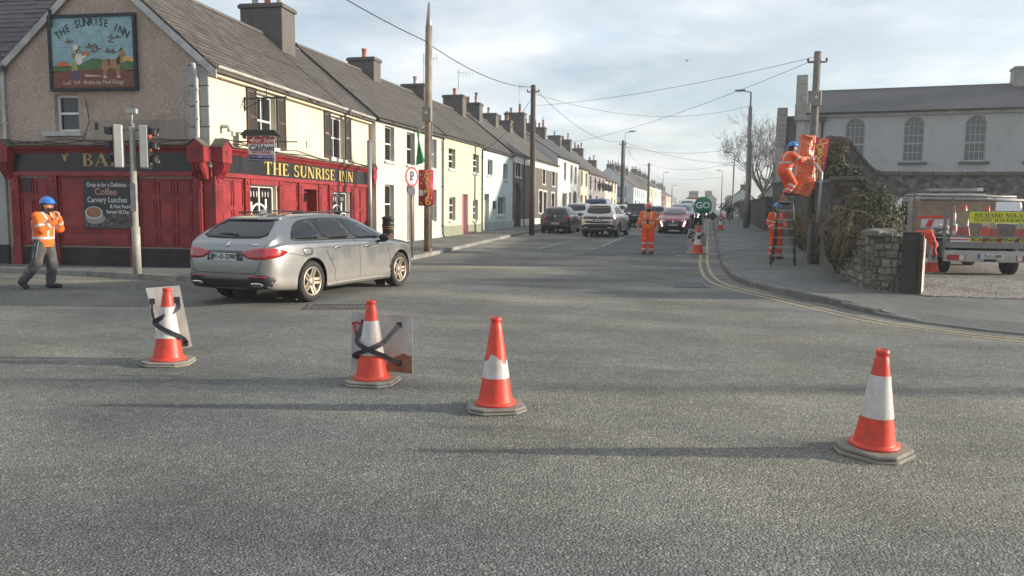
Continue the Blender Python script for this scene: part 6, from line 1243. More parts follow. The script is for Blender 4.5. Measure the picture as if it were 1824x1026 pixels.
    def plate(s, z, txt, rear=True, y=0., w=.52):
        d = Vector((1, 0, 0)) if rear else Vector((-1, 0, 0)); h = s.ray(Vector((0, y, z)) - d * 4, d); x = h.x - d.x * .014; p = MB().box(x - .008, x + .008, y - w / 2, y + w / 2, z - .056, z + .056).build('number_plate', M_PLATE, s.r); k = d.x
        MB().box(x - k * .010 - .001, x - k * .010 + .001, y + k * (w / 2 - .045) - .022, y + k * (w / 2 - .045) + .03, z - .05, z + .05).build('plate_band', M_PLB, p); text('plate_text', txt, .105, M_TRIM, p, (x - k * .010, y - k * .02, z), (rad(90), 0, rad(-90 if rear else 90)), off=.003, sx=.92, ext=.001)
    def handle(s, x, z, sgn=-1, mt=None):
        h = s.ray(Vector((x - s.L / 2, sgn * 4, z)), Vector((0, -sgn, 0))); MB().sphere((h.x, h.y + sgn * .012, h.z), (.105, .02, .021), 14, 8).build('door_handle', mt or s.paint, s.r)

# ---- silver estate car turning at the junction
P_BMW = car_paint('silver_blue_paint', (.235, .25, .262), .85, .30, .42, (.26, .215, .16))
Lb = 4.94
bm_ = Car('estate_car', 'large silver estate car crossing the junction in front of the pub', (0, 0, 0), 0, P_BMW, Lb,
    [(0, .72), (.03, .90), (.10, 1.02), (.20, 1.09), (.50, 1.30), (.74, 1.425), (1.0, 1.468), (1.5, 1.49), (2.1, 1.495), (2.6, 1.465), (3.0, 1.37), (3.35, 1.20), (3.62, 1.055), (3.8, 1.005), (4.2, .955), (4.55, .875), (4.78, .77), (4.9, .62), (4.94, .50)],
    [(0, .93), (.5, 1.01), (1.5, 1.00), (2.5, .985), (3.4, .955), (3.8, .93), (4.94, .8)], [(0, .46), (.05, .33), (.2, .26), (.6, .23), (1.0, .20), (3.9, .19), (4.5, .20), (4.85, .26), (4.94, .36)],
    [(0, .66), (.04, .74), (.12, .82), (.3, .885), (.7, .922), (1.2, .932), (2.5, .925), (3.6, .925), (4.1, .918), (4.5, .87), (4.75, .76), (4.88, .62), (4.94, .48)], (1.07, 4.045), .352, .585, group='cars at the junction', ww=.235)
bm_.wheels(5, True)
for sg_ in (-1, 1):
    bm_.sidep('window_trim', [(.60, 1.055), (.68, 1.16), (.86, 1.30), (1.10, 1.385), (1.6, 1.415), (2.2, 1.42), (2.62, 1.385), (2.95, 1.29), (3.30, 1.12), (3.50, 1.01), (2.6, 1.02), (1.6, 1.035), (.95, 1.04)], M_TRIM, sg_, off=.003)
    bm_.sidep('rear_quarter_window', [(.655, 1.075), (.74, 1.17), (.90, 1.29), (1.12, 1.365), (1.36, 1.385), (1.40, 1.06), (1.0, 1.06)], M_CGLASS, sg_, off=.006)
    bm_.sidep('rear_door_glass', [(1.47, 1.055), (1.44, 1.385), (1.9, 1.40), (2.20, 1.40), (2.36, 1.04)], M_CGLASS, sg_, off=.006); bm_.sidep('window_bar', [(1.66, 1.05), (1.58, 1.395), (1.61, 1.395), (1.70, 1.05)], M_TRIM, sg_, off=.008, smooth=0)
    bm_.sidep('front_door_glass', [(2.45, 1.04), (2.28, 1.395), (2.6, 1.365), (2.9, 1.27), (3.22, 1.11), (3.36, 1.025), (2.9, 1.03)], M_CGLASS, sg_, off=.006)
    bm_.seam([(1.44, 1.03), (1.50, .80), (1.72, .50), (1.76, .30), (2.5, .28)], sg_); bm_.seam([(2.42, 1.02), (2.52, .80), (2.53, .29)], sg_); bm_.seam([(3.45, .98), (3.58, .70), (3.57, .30), (2.53, .28)], sg_); bm_.seam([(.46, .86), (.80, .80), (.97, .76)], sg_, .008)
    bm_.sidep('filler_flap', [(.80, .93), (1.06, .93), (1.08, .80), (.84, .79)], P_BMW, sg_, off=.004) if sg_ < 0 else None
    bm_.sidep('shoulder_crease', [(.5, .905), (1.8, .925), (3.5, .905), (4.1, .865), (3.5, .893), (1.8, .912)], P_BMW, sg_, off=.010, sink=.01); bm_.sidep('sill', [(1.50, .215), (1.46, .30), (3.62, .285), (3.60, .20), (2.5, .195)], P_BMW, sg_, off=.014, sink=.03); bm_.sidep('wing_vent', [(3.58, .42), (3.63, .40), (3.72, .60), (3.68, .60)], M_TRIM, sg_, off=.004)
    bm_.handle(1.80, .90, sg_, M_CHROME); bm_.handle(2.78, .885, sg_, M_CHROME)
    MB().tube([(-1.45, sg_ * .565, 1.492), (-.3, sg_ * .575, 1.53), (.4, sg_ * .56, 1.50)], .016, 6).build('roof_rail', M_TRIM, bm_.r)
bm_.rearp('rear_glass', [(-.66, 1.10), (-.57, 1.30), (-.47, 1.395), (.47, 1.395), (.57, 1.30), (.66, 1.10), (0, 1.085)], M_CGLASS, off=.006); bm_.rearp('spoiler', [(-.55, 1.40), (-.50, 1.45), (.50, 1.45), (.55, 1.40), (.4, 1.385), (-.4, 1.385)], P_BMW, off=.05, sink=.1); bm_.rearp('brake_strip', [(-.16, 1.392), (-.16, 1.405), (.16, 1.405), (.16, 1.392)], M_TAILD, off=.056, smooth=0)
for sg_ in (-1, 1):
    bm_.rearp('tail_lamp', [(sg_ * .86, .765), (sg_ * .86, .95), (sg_ * .60, .955), (sg_ * .28, .87), (sg_ * .46, .765)], M_TAIL, off=.008); bm_.sidep('tail_lamp', [(.04, .955), (.24, .94), (.46, .885), (.30, .81), (.06, .77)], M_TAIL, sg_, off=.009)
bm_.rearp('bumper_lower', [(-.80, .30), (-.86, .47), (-.74, .53), (-.5, .50), (-.45, .455), (.45, .455), (.5, .50), (.74, .53), (.86, .47), (.80, .30), (.4, .26), (-.4, .26)], M_TRIM, off=.012)
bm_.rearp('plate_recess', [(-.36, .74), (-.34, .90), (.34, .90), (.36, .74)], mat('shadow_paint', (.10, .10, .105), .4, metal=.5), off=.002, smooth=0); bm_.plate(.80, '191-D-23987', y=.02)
for y in (-.60, .60): bm_.rearp('exhaust', [(y - .12, .33), (y - .11, .395), (y + .11, .395), (y + .12, .33)], M_CHROME, off=.02); bm_.rearp('exhaust_bore', [(y - .085, .342), (y - .075, .38), (y + .075, .38), (y + .085, .342)], M_TRIM, off=.024); bm_.rearp('reflector', [(y - .17, .478), (y - .17, .50), (y + .15, .505), (y + .15, .48)], M_TAIL, off=.018, smooth=0)
for pts in ([(-.66, .60), (-.70, .74), (-.69, .747), (-.648, .60), (-.56, .545), (.56, .545), (.648, .60), (.69, .747), (.70, .74), (.66, .60), (.57, .535), (-.57, .535)],): bm_.rearp('tailgate_seam', pts, M_TRIM, off=.002, smooth=0)
bm_.rearp('badge', blob(0, 1.0, .042, .042, 14), M_CHROME, off=.01, smooth=0); bm_.rearp('model_mark', [(-.62, .985), (-.62, 1.01), (-.42, 1.01), (-.42, .985)], M_CHROME, off=.004, smooth=0, sink=.004)
wp = bm_.ray(Vector((-4, .12, 1.14)), Vector((1, 0, 0))); MB().tube([(wp.x - .02, -.05, 1.135), (wp.x + .0, .12, 1.165), (wp.x + .03, .42, 1.14)], .014, 6).sphere((wp.x - .01, -.05, 1.14), (.03, .05, .03)).build('rear_wiper', M_TRIM, bm_.r)
MB().prism([(-1.62, 1.47), (-1.36, 1.475), (-1.50, 1.555), (-1.56, 1.55)], -.025, .025, 'y').build('roof_fin', P_BMW, bm_.r, bev=.01); bm_.mirror(3.22, 1.03, M_TRIM)
bm_.frontp('windscreen', [(-.62, 1.07), (-.50, 1.40), (.50, 1.40), (.62, 1.07)], M_CGLASS, off=.005); 
for y in (-.58, .58): bm_.frontp('head_lamp', [(y - .2, .62), (y - .18, .72), (y + .18, .74), (y + .2, .64)], M_HEAD, off=.006)
# place: rear right wheel (-6.551,12.078), front right (-6.165,14.948)
hd = math.atan2(14.95 - 12.08, -6.165 + 6.551); e = Vector((math.cos(hd), math.sin(hd))); lft = Vector((-e.y, e.x)); rr_w = Vector((-6.551, 12.05)); cc_ = rr_w + lft * .84 + e * (Lb / 2 - 1.07); bm_.r.location = (cc_.x, cc_.y, 0); bm_.r.rotation_euler = (0, 0, hd)

# ---- generic cars further up the street
def simple_car(name, label, kind, loc, heading, paint, txt=None, detail='rear', glass=None, group='cars queuing in the street', rim=None, cat='car'):
    if kind == 'suv':
        L = 4.5; c = Car(name, label, loc, heading, paint, L, [(0, .82), (.03, 1.02), (.10, 1.14), (.22, 1.24), (.42, 1.48), (.60, 1.60), (.9, 1.645), (1.8, 1.66), (2.4, 1.63), (2.8, 1.50), (3.1, 1.33), (3.35, 1.17), (3.8, 1.09), (4.2, .99), (4.4, .85), (4.5, .62)], [(0, 1.02), (1, 1.10), (2.5, 1.07), (3.4, 1.04), (4.5, .9)], [(0, .52), (.06, .40), (.3, .33), (1, .27), (3.4, .25), (4.2, .28), (4.5, .42)], [(0, .72), (.05, .80), (.2, .89), (.7, .925), (2, .93), (3.6, .925), (4.1, .89), (4.4, .74), (4.5, .55)], (.92, 3.60), .345, .62, group=group, arch_trim=True, ns=64, cat=cat)
        gl = [(-.62, 1.19), (-.57, 1.47), (-.48, 1.53), (.48, 1.53), (.57, 1.47), (.62, 1.19), (0, 1.16)]; sw_ = [[(.50, 1.16), (.72, 1.46), (1.05, 1.54), (1.12, 1.15)], [(1.2, 1.15), (1.14, 1.55), (1.95, 1.56), (2.02, 1.13)], [(2.1, 1.13), (2.04, 1.56), (2.45, 1.52), (2.85, 1.34), (3.10, 1.16)]]; zl, bz = 1.0, .62
    elif kind == 'hatch':
        L = 4.1; c = Car(name, label, loc, heading, paint, L, [(0, .74), (.03, .92), (.10, 1.02), (.2, 1.10), (.36, 1.30), (.52, 1.42), (.9, 1.475), (1.7, 1.485), (2.2, 1.44), (2.6, 1.31), (2.95, 1.12), (3.15, 1.01), (3.6, .93), (3.9, .82), (4.05, .68), (4.1, .52)], [(0, .93), (1, .98), (2.5, .95), (3.2, .92), (4.1, .75)], [(0, .44), (.06, .33), (.3, .25), (1, .20), (3.2, .19), (3.9, .22), (4.1, .34)], [(0, .68), (.05, .76), (.2, .84), (.7, .885), (2, .89), (3.3, .885), (3.75, .85), (4.0, .72), (4.1, .54)], (.72, 3.28), .315, .57, group=group, ns=64, cat=cat)
        gl = [(-.57, 1.05), (-.53, 1.30), (-.45, 1.38), (.45, 1.38), (.53, 1.30), (.57, 1.05), (0, 1.02)]; sw_ = [[(.45, 1.05), (.66, 1.32), (.95, 1.40), (1.0, 1.03)], [(1.08, 1.03), (1.02, 1.41), (1.7, 1.41), (1.85, 1.01)], [(1.93, 1.01), (1.78, 1.40), (2.2, 1.34), (2.6, 1.15), (2.8, 1.02)]]; zl, bz = .92, .52
    else:
        L = 5.0; c = Car(name, label, loc, heading, paint, L, [(0, .7), (.02, 1.2), (.05, 1.75), (.12, 1.9), (.4, 1.95), (2.5, 1.97), (3.3, 1.93), (3.7, 1.72), (4.1, 1.38), (4.4, 1.14), (4.7, 1.02), (4.9, .85), (5.0, .6)], [(0, 1.05), (2, 1.1), (3.8, 1.06), (5, .9)], [(0, .5), (.1, .32), (1, .26), (4, .25), (4.8, .3), (5, .42)], [(0, .86), (.06, .91), (.4, .95), (4.0, .95), (4.6, .9), (4.9, .75), (5, .6)], (1.0, 4.0), .33, .78, group=group, ns=56, cat=cat)
        gl = [(-.68, 1.2), (-.66, 1.72), (.66, 1.72), (.68, 1.2)]; sw_ = [[(2.9, 1.15), (2.9, 1.75), (3.35, 1.72), (3.85, 1.3), (3.9, 1.14)]]; zl, bz = .95, .55
    c.wheels(5, False, rim or M_LEAD)
    for sg_ in (-1, 1):
        for w_ in sw_: c.sidep('side_window', w_, M_CGLASS, sg_, step=.1)
        c.seam([(sw_[-1][0][0] - .04, 1.0), (sw_[-1][0][0], .35)], sg_); c.handle(sw_[-1][0][0] - .35, .93, sg_)
    if detail == 'rear':
        c.rearp('rear_glass', gl, glass or M_CGLASS, step=.1); k = 1 if kind != 'van' else 1.0
        if kind == 'suv':
            c.rearp('light_bar', [(-.90, zl - .10), (-.90, zl + .03), (.90, zl + .03), (.90, zl - .10)], mat('smoked_lens', (.075, .03, .028), .15, coat=1.), step=.1, off=.008); c.rearp('bumper_lower', [(-.86, .46), (-.88, .60), (-.6, .66), (.6, .66), (.88, .60), (.86, .46), (.5, .38), (-.5, .38)], M_TRIM, step=.1, off=.012); c.rearp('tailgate_step', [(-.62, .70), (-.7, .80), (.7, .80), (.62, .70)], M_TRIM, step=.1, off=.002)
            c.rearp('spoiler', [(-.60, 1.55), (-.56, 1.62), (.56, 1.62), (.60, 1.55)], paint, off=.06, sink=.1, step=.1)
            for y in (-.6, .6): c.rearp('exhaust', [(y - .1, .45), (y - .1, .49), (y + .1, .49), (y + .1, .45)], M_CHROME, off=.02, smooth=0)
        else:
            for sg_ in (-1, 1): c.rearp('tail_lamp', [(sg_ * .84, zl - .13), (sg_ * .82, zl + .05), (sg_ * .50, zl + .05), (sg_ * .46, zl - .08), (sg_ * .56, zl - .13)], M_TAIL, step=.1, off=.009)
            c.rearp('bumper_lower', [(-.72, .34), (-.76, .44), (.76, .44), (.72, .34), (0, .3)], M_TRIM, step=.1, off=.01)
            for sg_ in (-1, 1): c.rearp('reflector', [(sg_ * .72, .46), (sg_ * .72, .49), (sg_ * .55, .49), (sg_ * .55, .46)], M_TAIL, off=.012, smooth=0)
        c.rearp('badge', blob(0, zl + (.0 if kind == 'suv' else .02), .05, .05, 12), M_CHROME, off=.014, smooth=0)
        if txt: c.plate(.83 if kind == 'suv' else bz + .03, txt)
    else:
        top_ = 1.39 if kind == 'hatch' else 1.56 if kind == 'suv' else 1.85; lo = {'hatch': 1.05, 'suv': 1.20, 'van': 1.18}[kind]
        c.frontp('windscreen', [(-.66, lo), (-.52, top_), (.52, top_), (.66, lo)], glass or glassy('pale_screen', (.10, .115, .12), .05), step=.1, off=.006); zf = {'hatch': .70, 'suv': .86, 'van': .9}[kind]
        c.frontp('grille', [(-.52, zf - .30), (-.44, zf - .06), (-.3, zf + .02), (.3, zf + .02), (.44, zf - .06), (.52, zf - .30), (0, zf - .34)], M_TRIM, step=.1, off=.008)
        for k in range(5): c.frontp('grille_bar', [(-.42, zf - .26 + k * .05), (-.42, zf - .245 + k * .05), (.42, zf - .245 + k * .05), (.42, zf - .26 + k * .05)], mat('smoked_chrome', (.12, .12, .12), .3, metal=.8), off=.014, smooth=0, step=.2)
        for sg_ in (-1, 1):
            c.frontp('head_lamp', [(sg_ * .42, zf - .02), (sg_ * .50, zf + .07), (sg_ * .76, zf + .12), (sg_ * .78, zf + .0), (sg_ * .6, zf - .05)], M_HEAD, step=.1, off=.008)
            c.frontp('day_lamp', [(sg_ * .64, zf - .02), (sg_ * .71, zf - .02), (sg_ * .60, zf - .30), (sg_ * .55, zf - .28)], M_DRL, off=.012, smooth=0)
        c.frontp('lower_intake', [(-.62, .26), (-.58, .36), (.58, .36), (.62, .26)], M_TRIM, step=.1, off=.01); c.frontp('badge', blob(0, zf - .03, .05, .06, 12), M_CHROME, off=.02, smooth=0)
        if txt: c.plate(zf - .20, txt, False)
    c.mirror({'hatch': 2.72, 'suv': 2.95, 'van': 3.85}[kind], {'hatch': 1.03, 'suv': 1.18, 'van': 1.2}[kind], paint); return c
N_ = rad(90)
P_BLK = car_paint('black_paint', (.012, .013, .016), .2, .25, .15, (.07, .065, .055)); P_SLV = car_paint('champagne_silver', (.50, .48, .44), .6, .3, .2); P_RED = car_paint('cherry_red', (.26, .010, .018), .35, .28, .12); P_WHT = car_paint('white_car_paint', (.66, .67, .68), 0, .35, .15); P_NAVY = car_paint('navy_paint', (.03, .07, .16), .3, .3, .15); P_GREY = car_paint('mid_grey_paint', (.20, .21, .22), .6, .3, .2); P_DBL = car_paint('midnight_paint', (.016, .02, .035), .3, .25, .15)
simple_car('parked_car', 'black hatchback parked at the left kerb by the dark timber pole', 'hatch', (-8.3, 45.0, zg(45)), rad(90), P_BLK, '10-KE-4179'); simple_car('silver_suv', 'light silver SUV driving away in the left lane', 'suv', (-5.25, 41.5, zg(41.5)), rad(86), P_SLV, '241-KE-342', cat='SUV')
simple_car('red_hatchback', 'red hatchback facing the flagman with its day lamps lit', 'hatch', (-1.95, 46.9, zg(47)), rad(-90.5), P_RED, '12-D-31942', 'front')
simple_car('parked_car', 'white car parked ahead of the black hatchback', 'suv', (-8.2, 51.5, zg(51)), rad(90), P_WHT, None); simple_car('parked_van', 'dark blue van parked further along the left kerb', 'van', (-8.35, 62.0, zg(62)), rad(90), P_NAVY, None, cat='van')
simple_car('dark_suv', 'dark blue SUV ahead of the silver SUV behind the flagman', 'suv', (-4.9, 57.0, zg(57)), rad(88), P_DBL, '151-D-1882', cat='SUV'); simple_car('white_suv', 'pale silver car half hidden between the SUVs', 'hatch', (-7.6, 70.0, zg(70)), rad(90), P_WHT, None); simple_car('grey_car', 'grey car with lit tail lamp to the right behind the flagman', 'hatch', (-3.75, 60.5, zg(60)), rad(88), P_GREY, None)
simple_car('grey_suv', 'grey SUV queuing right behind the red hatchback', 'suv', (-1.9, 55.5, zg(55)), rad(-90), P_GREY, None, 'front', cat='SUV'); simple_car('black_suv', 'black SUV with bright lamps third in the oncoming queue', 'suv', (-1.45, 63.5, zg(63)), rad(-90), P_BLK, None, 'front', cat='SUV'); simple_car('pale_van', 'pale van fourth in the oncoming queue', 'van', (-1.9, 72, zg(72)), rad(-90), P_WHT, None, 'front', cat='van'); simple_car('blue_car', 'small blue car at the back of the oncoming queue', 'hatch', (-.9, 84, zg(84)), rad(-90), P_NAVY, None, 'front')

# ---------------------------------------------------------------- people, as smooth signed-distance surfaces
class SDF:
    def __init__(s, lo, hi, h):
        s.lo = np.array(lo, float); s.h = h; s.n = np.ceil((np.array(hi) - s.lo) / h).astype(int) + 1; s.V = np.full(s.n, .5, np.float32)
    def block(s, lo, hi):
        a = np.clip(np.floor((np.array(lo) - s.lo) / s.h).astype(int), 0, s.n - 1); b = np.clip(np.ceil((np.array(hi) - s.lo) / s.h).astype(int) + 1, 1, s.n); sl = tuple(slice(x, y) for x, y in zip(a, b))
        g = np.meshgrid(*[s.lo[i] + s.h * np.arange(a[i], b[i]) for i in range(3)], indexing='ij'); return sl, g
    def put(s, sl, d, k):
        a = s.V[sl]
        if k <= 0: s.V[sl] = np.minimum(a, d); return
        t = np.clip(.5 + .5 * (d - a) / k, 0, 1); s.V[sl] = d * (1 - t) + a * t - k * t * (1 - t)
    def cone(s, a, b, ra, rb, k=.03, flat=(1, 1, 1)):
        a, b = np.array(a, float), np.array(b, float); m_ = max(ra, rb) * 1.6 + .08; sl, g = s.block(np.minimum(a, b) - m_, np.maximum(a, b) + m_); ab = b - a; L2 = max(ab @ ab, 1e-9); p = [g[i] - a[i] for i in range(3)]
        t = np.clip(sum(p[i] * ab[i] for i in range(3)) / L2, 0, 1); d = np.sqrt(sum(((p[i] - ab[i] * t) / flat[i]) ** 2 for i in range(3))) - (ra + (rb - ra) * t); s.put(sl, d.astype(np.float32), k); return s
    def ell(s, c, r, k=.03):
        c, r = np.array(c, float), np.array(r, float); m_ = r.max() + .08; sl, g = s.block(c - m_, c + m_); q = np.sqrt(sum(((g[i] - c[i]) / r[i]) ** 2 for i in range(3))); d = (q - 1) * r.min(); s.put(sl, d.astype(np.float32), k); return s
    def grid(s): return np.meshgrid(*[s.lo[i] + s.h * np.arange(s.n[i]) for i in range(3)], indexing='ij')
    def wrinkle(s, amp, f=24.):
        x, y, z = s.grid(); s.V += (amp * (np.sin(f * z + 5 * np.sin(9 * x + 2) + 4 * y) * .6 + np.sin(f * .6 * x + f * .7 * z + 6 * np.sin(7 * y)) * .5 + np.sin(f * 1.7 * y - f * .8 * z) * .3)).astype(np.float32); return s
    def cut(s, f): x, y, z = s.grid(); s.V = np.maximum(s.V, f(x, y, z).astype(np.float32)); return s
    def like(s, off): q = SDF.__new__(SDF); q.lo, q.h, q.n, q.V = s.lo, s.h, s.n, s.V - off; return q
    def mesh(s, name, mt, parent):
        V = s.V; sg = V < 0; c = [sg[i:-1 + i or None, j:-1 + j or None, k:-1 + k or None] for i in (0, 1) for j in (0, 1) for k in (0, 1)]; tot = sum(x.astype(np.int8) for x in c); act = (tot > 0) & (tot < 8)
        idx = -np.ones(act.shape, int); ids = np.argwhere(act); idx[act] = np.arange(len(ids)); acc = np.zeros((len(ids), 3)); cnt = np.zeros(len(ids)); I = ids
        cor = [(i, j, k) for i in (0, 1) for j in (0, 1) for k in (0, 1)]
        for a in range(8):
            for b in range(a + 1, 8):
                if sum(abs(cor[a][q] - cor[b][q]) for q in range(3)) != 1: continue
                va = V[I[:, 0] + cor[a][0], I[:, 1] + cor[a][1], I[:, 2] + cor[a][2]]; vb = V[I[:, 0] + cor[b][0], I[:, 1] + cor[b][1], I[:, 2] + cor[b][2]]; m_ = (va < 0) != (vb < 0); t = np.where(m_, va / np.where(m_, va - vb, 1), 0)
                pt = np.array(cor[a]) + t[:, None] * (np.array(cor[b]) - np.array(cor[a])); acc += np.where(m_[:, None], pt, 0); cnt += m_
        P = s.lo + s.h * (I + acc / np.maximum(cnt, 1)[:, None]); F = []
        for ax in range(3):
            o1, o2 = [(1, 2), (2, 0), (0, 1)][ax]; A = [slice(1, -1)] * 3; A[ax] = slice(0, -1); B = list(A); B[ax] = slice(1, None)
            e = sg[tuple(A)] != sg[tuple(B)]; E = np.argwhere(e); base = E.copy(); base[:, o1] += 1; base[:, o2] += 1
            def at(d1, d2): q = base.copy(); q[:, o1] += d1; q[:, o2] += d2; return idx[q[:, 0], q[:, 1], q[:, 2]]
            if len(E) == 0: continue
            q = np.stack([at(-1, -1), at(0, -1), at(0, 0), at(-1, 0)], 1); fl_ = ~sg[tuple(A)][e]; q[fl_] = q[fl_][:, ::-1]; F.append(q[(q >= 0).all(1)])
        me = bpy.data.meshes.new(name); me.from_pydata(P.tolist(), [], np.concatenate(F).tolist()); me.polygons.foreach_set('use_smooth', [True] * len(me.polygons)); me.update(); return link(name, me, mt, parent)
M_SKIN = mat('skin', (.46, .25, .17), .55, .12, 8); M_HAIR = mat('dark_hair', (.022, .015, .011), .7, .3, 20); M_HIVIS = mat('hivis_orange', (.88, .16, .012), .75, .2, 8, grime=.35, gcol=(.42, .10, .03), gs=7, bump=.3, bscale=45); M_HIVISR = mat('hivis_red_orange', (.86, .095, .018), .75, .2, 8, grime=.35, gcol=(.38, .06, .03), gs=7, bump=.3, bscale=45); M_BAND = mat('silver_tape', (.52, .52, .50), .4, .15, 9); M_TRACK = mat('grey_tracksuit', (.085, .08, .082), .85, .2, 8); M_BOOT = mat('black_boot', (.018, .016, .015), .6, .3, 9); M_HELB = mat('helmet_blue', (.015, .16, .55), .35, .08, 5, coat=.5); M_HELO = mat('helmet_orange', (.78, .09, .03), .35, .08, 5, coat=.5); M_SNOOD = mat('dark_snood', (.025, .022, .025), .9, .2, 9)
def V_(*a): return np.array(a, float)
def person(label, loc, rz, J, scale=1., jacket=None, trousers=None, helmet=None, bulk=1., bands=(), tbands=(), sleeve=.0, cat='person', beard=False, h=.0105, snood=True, stripes=False, hair=True, group=None, bare_forearm=False):
    """J: joints in a frame facing +x with +y to the left; sides 'r' (y<0) and 'l' (y>0)"""
    r = thing('person', label, cat, loc, rz, group); r.scale = (scale,) * 3; A = np.array([v for k, v in J.items() if k in ('pelvis', 'chest', 'neck', 'head') or k[:-1] in ('hip_', 'knee_', 'ankle_', 'toe_', 'sh_', 'el_', 'wr_', 'hand_')]); lo, hi = A.min(0) - .25, A.max(0) + .25
    b = SDF(lo, hi, h); pel, ch_, nk, hd_ = (V_(*J[k]) for k in ('pelvis', 'chest', 'neck', 'head'))
    b.cone(pel, ch_, .115, .125, .05, (1, 1.25, 1)).cone(ch_, nk, .12, .06, .05, (1, 1.25, 1)).cone(nk, hd_ - V_(0, 0, .03), .058, .06, .02)
    fx = V_(*J.get('look', (1, 0, 0))); fx /= np.linalg.norm(fx); sd_ = np.cross(V_(0, 0, 1), fx)
    b.ell(hd_, (.095, .08, .115), .02).ell(hd_ + fx * .035 - V_(0, 0, .055), (.062, .058, .062), .02).cone(hd_ + fx * .088 + V_(0, 0, .01), hd_ + fx * .112 - V_(0, 0, .025), .010, .017, .012)
    for s_ in (-1, 1): b.ell(hd_ + sd_ * s_ * .080 - V_(0, 0, .01), (.022, .012, .032), .008)
    for s_ in 'rl':
        hp, kn, an, to = (V_(*J[k + s_]) for k in ('hip_', 'knee_', 'ankle_', 'toe_')); sh, el, wr_, hn = (V_(*J[k + s_]) for k in ('sh_', 'el_', 'wr_', 'hand_'))
        b.cone(hp, kn, .085, .058, .03).cone(kn, an, .056, .042, .02).cone(an, to, .045, .035, .02).cone(ch_ + V_(0, 0, .1), sh, .07, .06, .04).cone(sh, el, .052, .042, .02).cone(el, wr_, .042, .030, .02)
        d = hn - wr_; L = np.linalg.norm(d); d /= L; th = V_(*J.get('thumb_' + s_, (1, 0, 0))); th = th - d * (th @ d); th /= max(np.linalg.norm(th), 1e-6); ac = np.cross(d, th); cv = V_(*J.get('curl_' + s_, ac)); cv = cv / np.linalg.norm(cv)
        pm_ = wr_ + d * .075; b.cone(wr_, pm_, .026, .032, .012, (1, 1, 1))
        for f in range(4):                                   # four fingers across the palm, bent at the knuckle, and a thumb
            k0 = pm_ + th * (.027 - .018 * f); lf = (.07, .078, .072, .056)[f]; k1 = k0 + (d * .8 + cv * .45) * lf * .55; k2 = k1 + (d * .35 + cv * .9) * lf * .5; b.cone(k0, k1, .0105, .0100, .004).cone(k1, k2, .0100, .0088, .004)
        t0 = wr_ + d * .03 + th * .022; t1 = t0 + (d * .5 + th * .85) * .035; b.cone(t0, t1, .0125, .0115, .006).cone(t1, t1 + (d * .9 + cv * .3) * .028, .0115, .0095, .004)
    b.mesh('body', M_SKIN, r)
    # trousers
    t = SDF(lo, hi, h); 
    for s_ in 'rl':
        hp, kn, an = (V_(*J[k + s_]) for k in ('hip_', 'knee_', 'ankle_')); t.cone(hp + V_(0, 0, .02), kn, .112 * bulk, .086 * bulk, .03).cone(kn, an + (kn - an) * .06, .086 * bulk, .074 * bulk, .03)
    t.cone(pel - V_(0, 0, .02), pel + V_(0, 0, .10), .130, .125, .05, (1, 1.22, 1)); t.wrinkle(.0045, 26); trs = t.mesh('trousers', trousers, r)
    for s_ in 'rl':
        kn, an = V_(*J['knee_' + s_]), V_(*J['ankle_' + s_]); ax = an - kn; L = np.linalg.norm(ax); ax /= L
        for f0 in tbands:
            q = t.like(.006); c0 = kn + ax * L * f0; q.cut(lambda x, y, z: np.abs((x - c0[0]) * ax[0] + (y - c0[1]) * ax[1] + (z - c0[2]) * ax[2]) - .027); q.cut(lambda x, y, z: np.sqrt((x - c0[0]) ** 2 + (y - c0[1]) ** 2 + (z - c0[2]) ** 2) - .14); q.mesh('reflective_band', M_BAND, trs)
    if stripes:
        kn, an, hp = V_(*J['knee_r']), V_(*J['ankle_r']), V_(*J['hip_r'])
        for o_ in (-.028, 0, .028): MB().tube([tuple(hp + V_(o_ + .01, -.112, .03)), tuple((hp + kn) / 2 + V_(o_, -.100, 0)), tuple(kn + V_(o_, -.084, 0)), tuple((kn + an) / 2 + V_(o_, -.078, 0)), tuple(kn * .15 + an * .85 + V_(o_, -.072, 0))], .007, 5).build('side_stripe', M_BAND, trs)
    for s_ in 'rl':                                         # boots
        an, to = V_(*J['ankle_' + s_]), V_(*J['toe_' + s_]); kn = V_(*J['knee_' + s_]); q = SDF(np.minimum(an, to) - .2, np.maximum(an, to) + .22, .009); up_ = (kn - an) / np.linalg.norm(kn - an); q.cone(an - up_ * .02, an + up_ * .10, .058, .062, .02).cone(an - up_ * .03, to, .056, .045, .03).cone(an - up_ * .05 - (to - an) * .25, to, .042, .040, .02)
        if J.get('flat_' + s_, True): zf = min(an[2], to[2]) - .06; zf = J.get('floor_' + s_, 0.); q.cut(lambda x, y, z: zf - z)
        q.mesh('boot', M_BOOT, r)
    # jacket
    j = SDF(lo, hi, h); hem = J.get('hem', .83); j.cone(pel + V_(0, 0, .0), ch_, .152 * bulk, .152 * bulk, .05, (1, 1.22, 1)).cone(ch_, nk - V_(0, 0, .05), .150 * bulk, .080, .06, (1, 1.25, 1)).cone(pel, pel - V_(0, 0, .12), .16, .155, .04, (1, 1.2, 1))
    for s_ in 'rl':
        sh, el, wr_ = (V_(*J[k + s_]) for k in ('sh_', 'el_', 'wr_')); j.cone(ch_ + V_(0, 0, .10), sh - V_(0, 0, .015), .10, .075, .05).cone(sh - V_(0, 0, .015), el, .078 * bulk, .068 * bulk, .035)
        if bare_forearm: j.cone(el, el + (wr_ - el) * .25, .070, .066, .03)
        else: j.cone(el, wr_ + (el - wr_) * .02, .068, .054, .03)
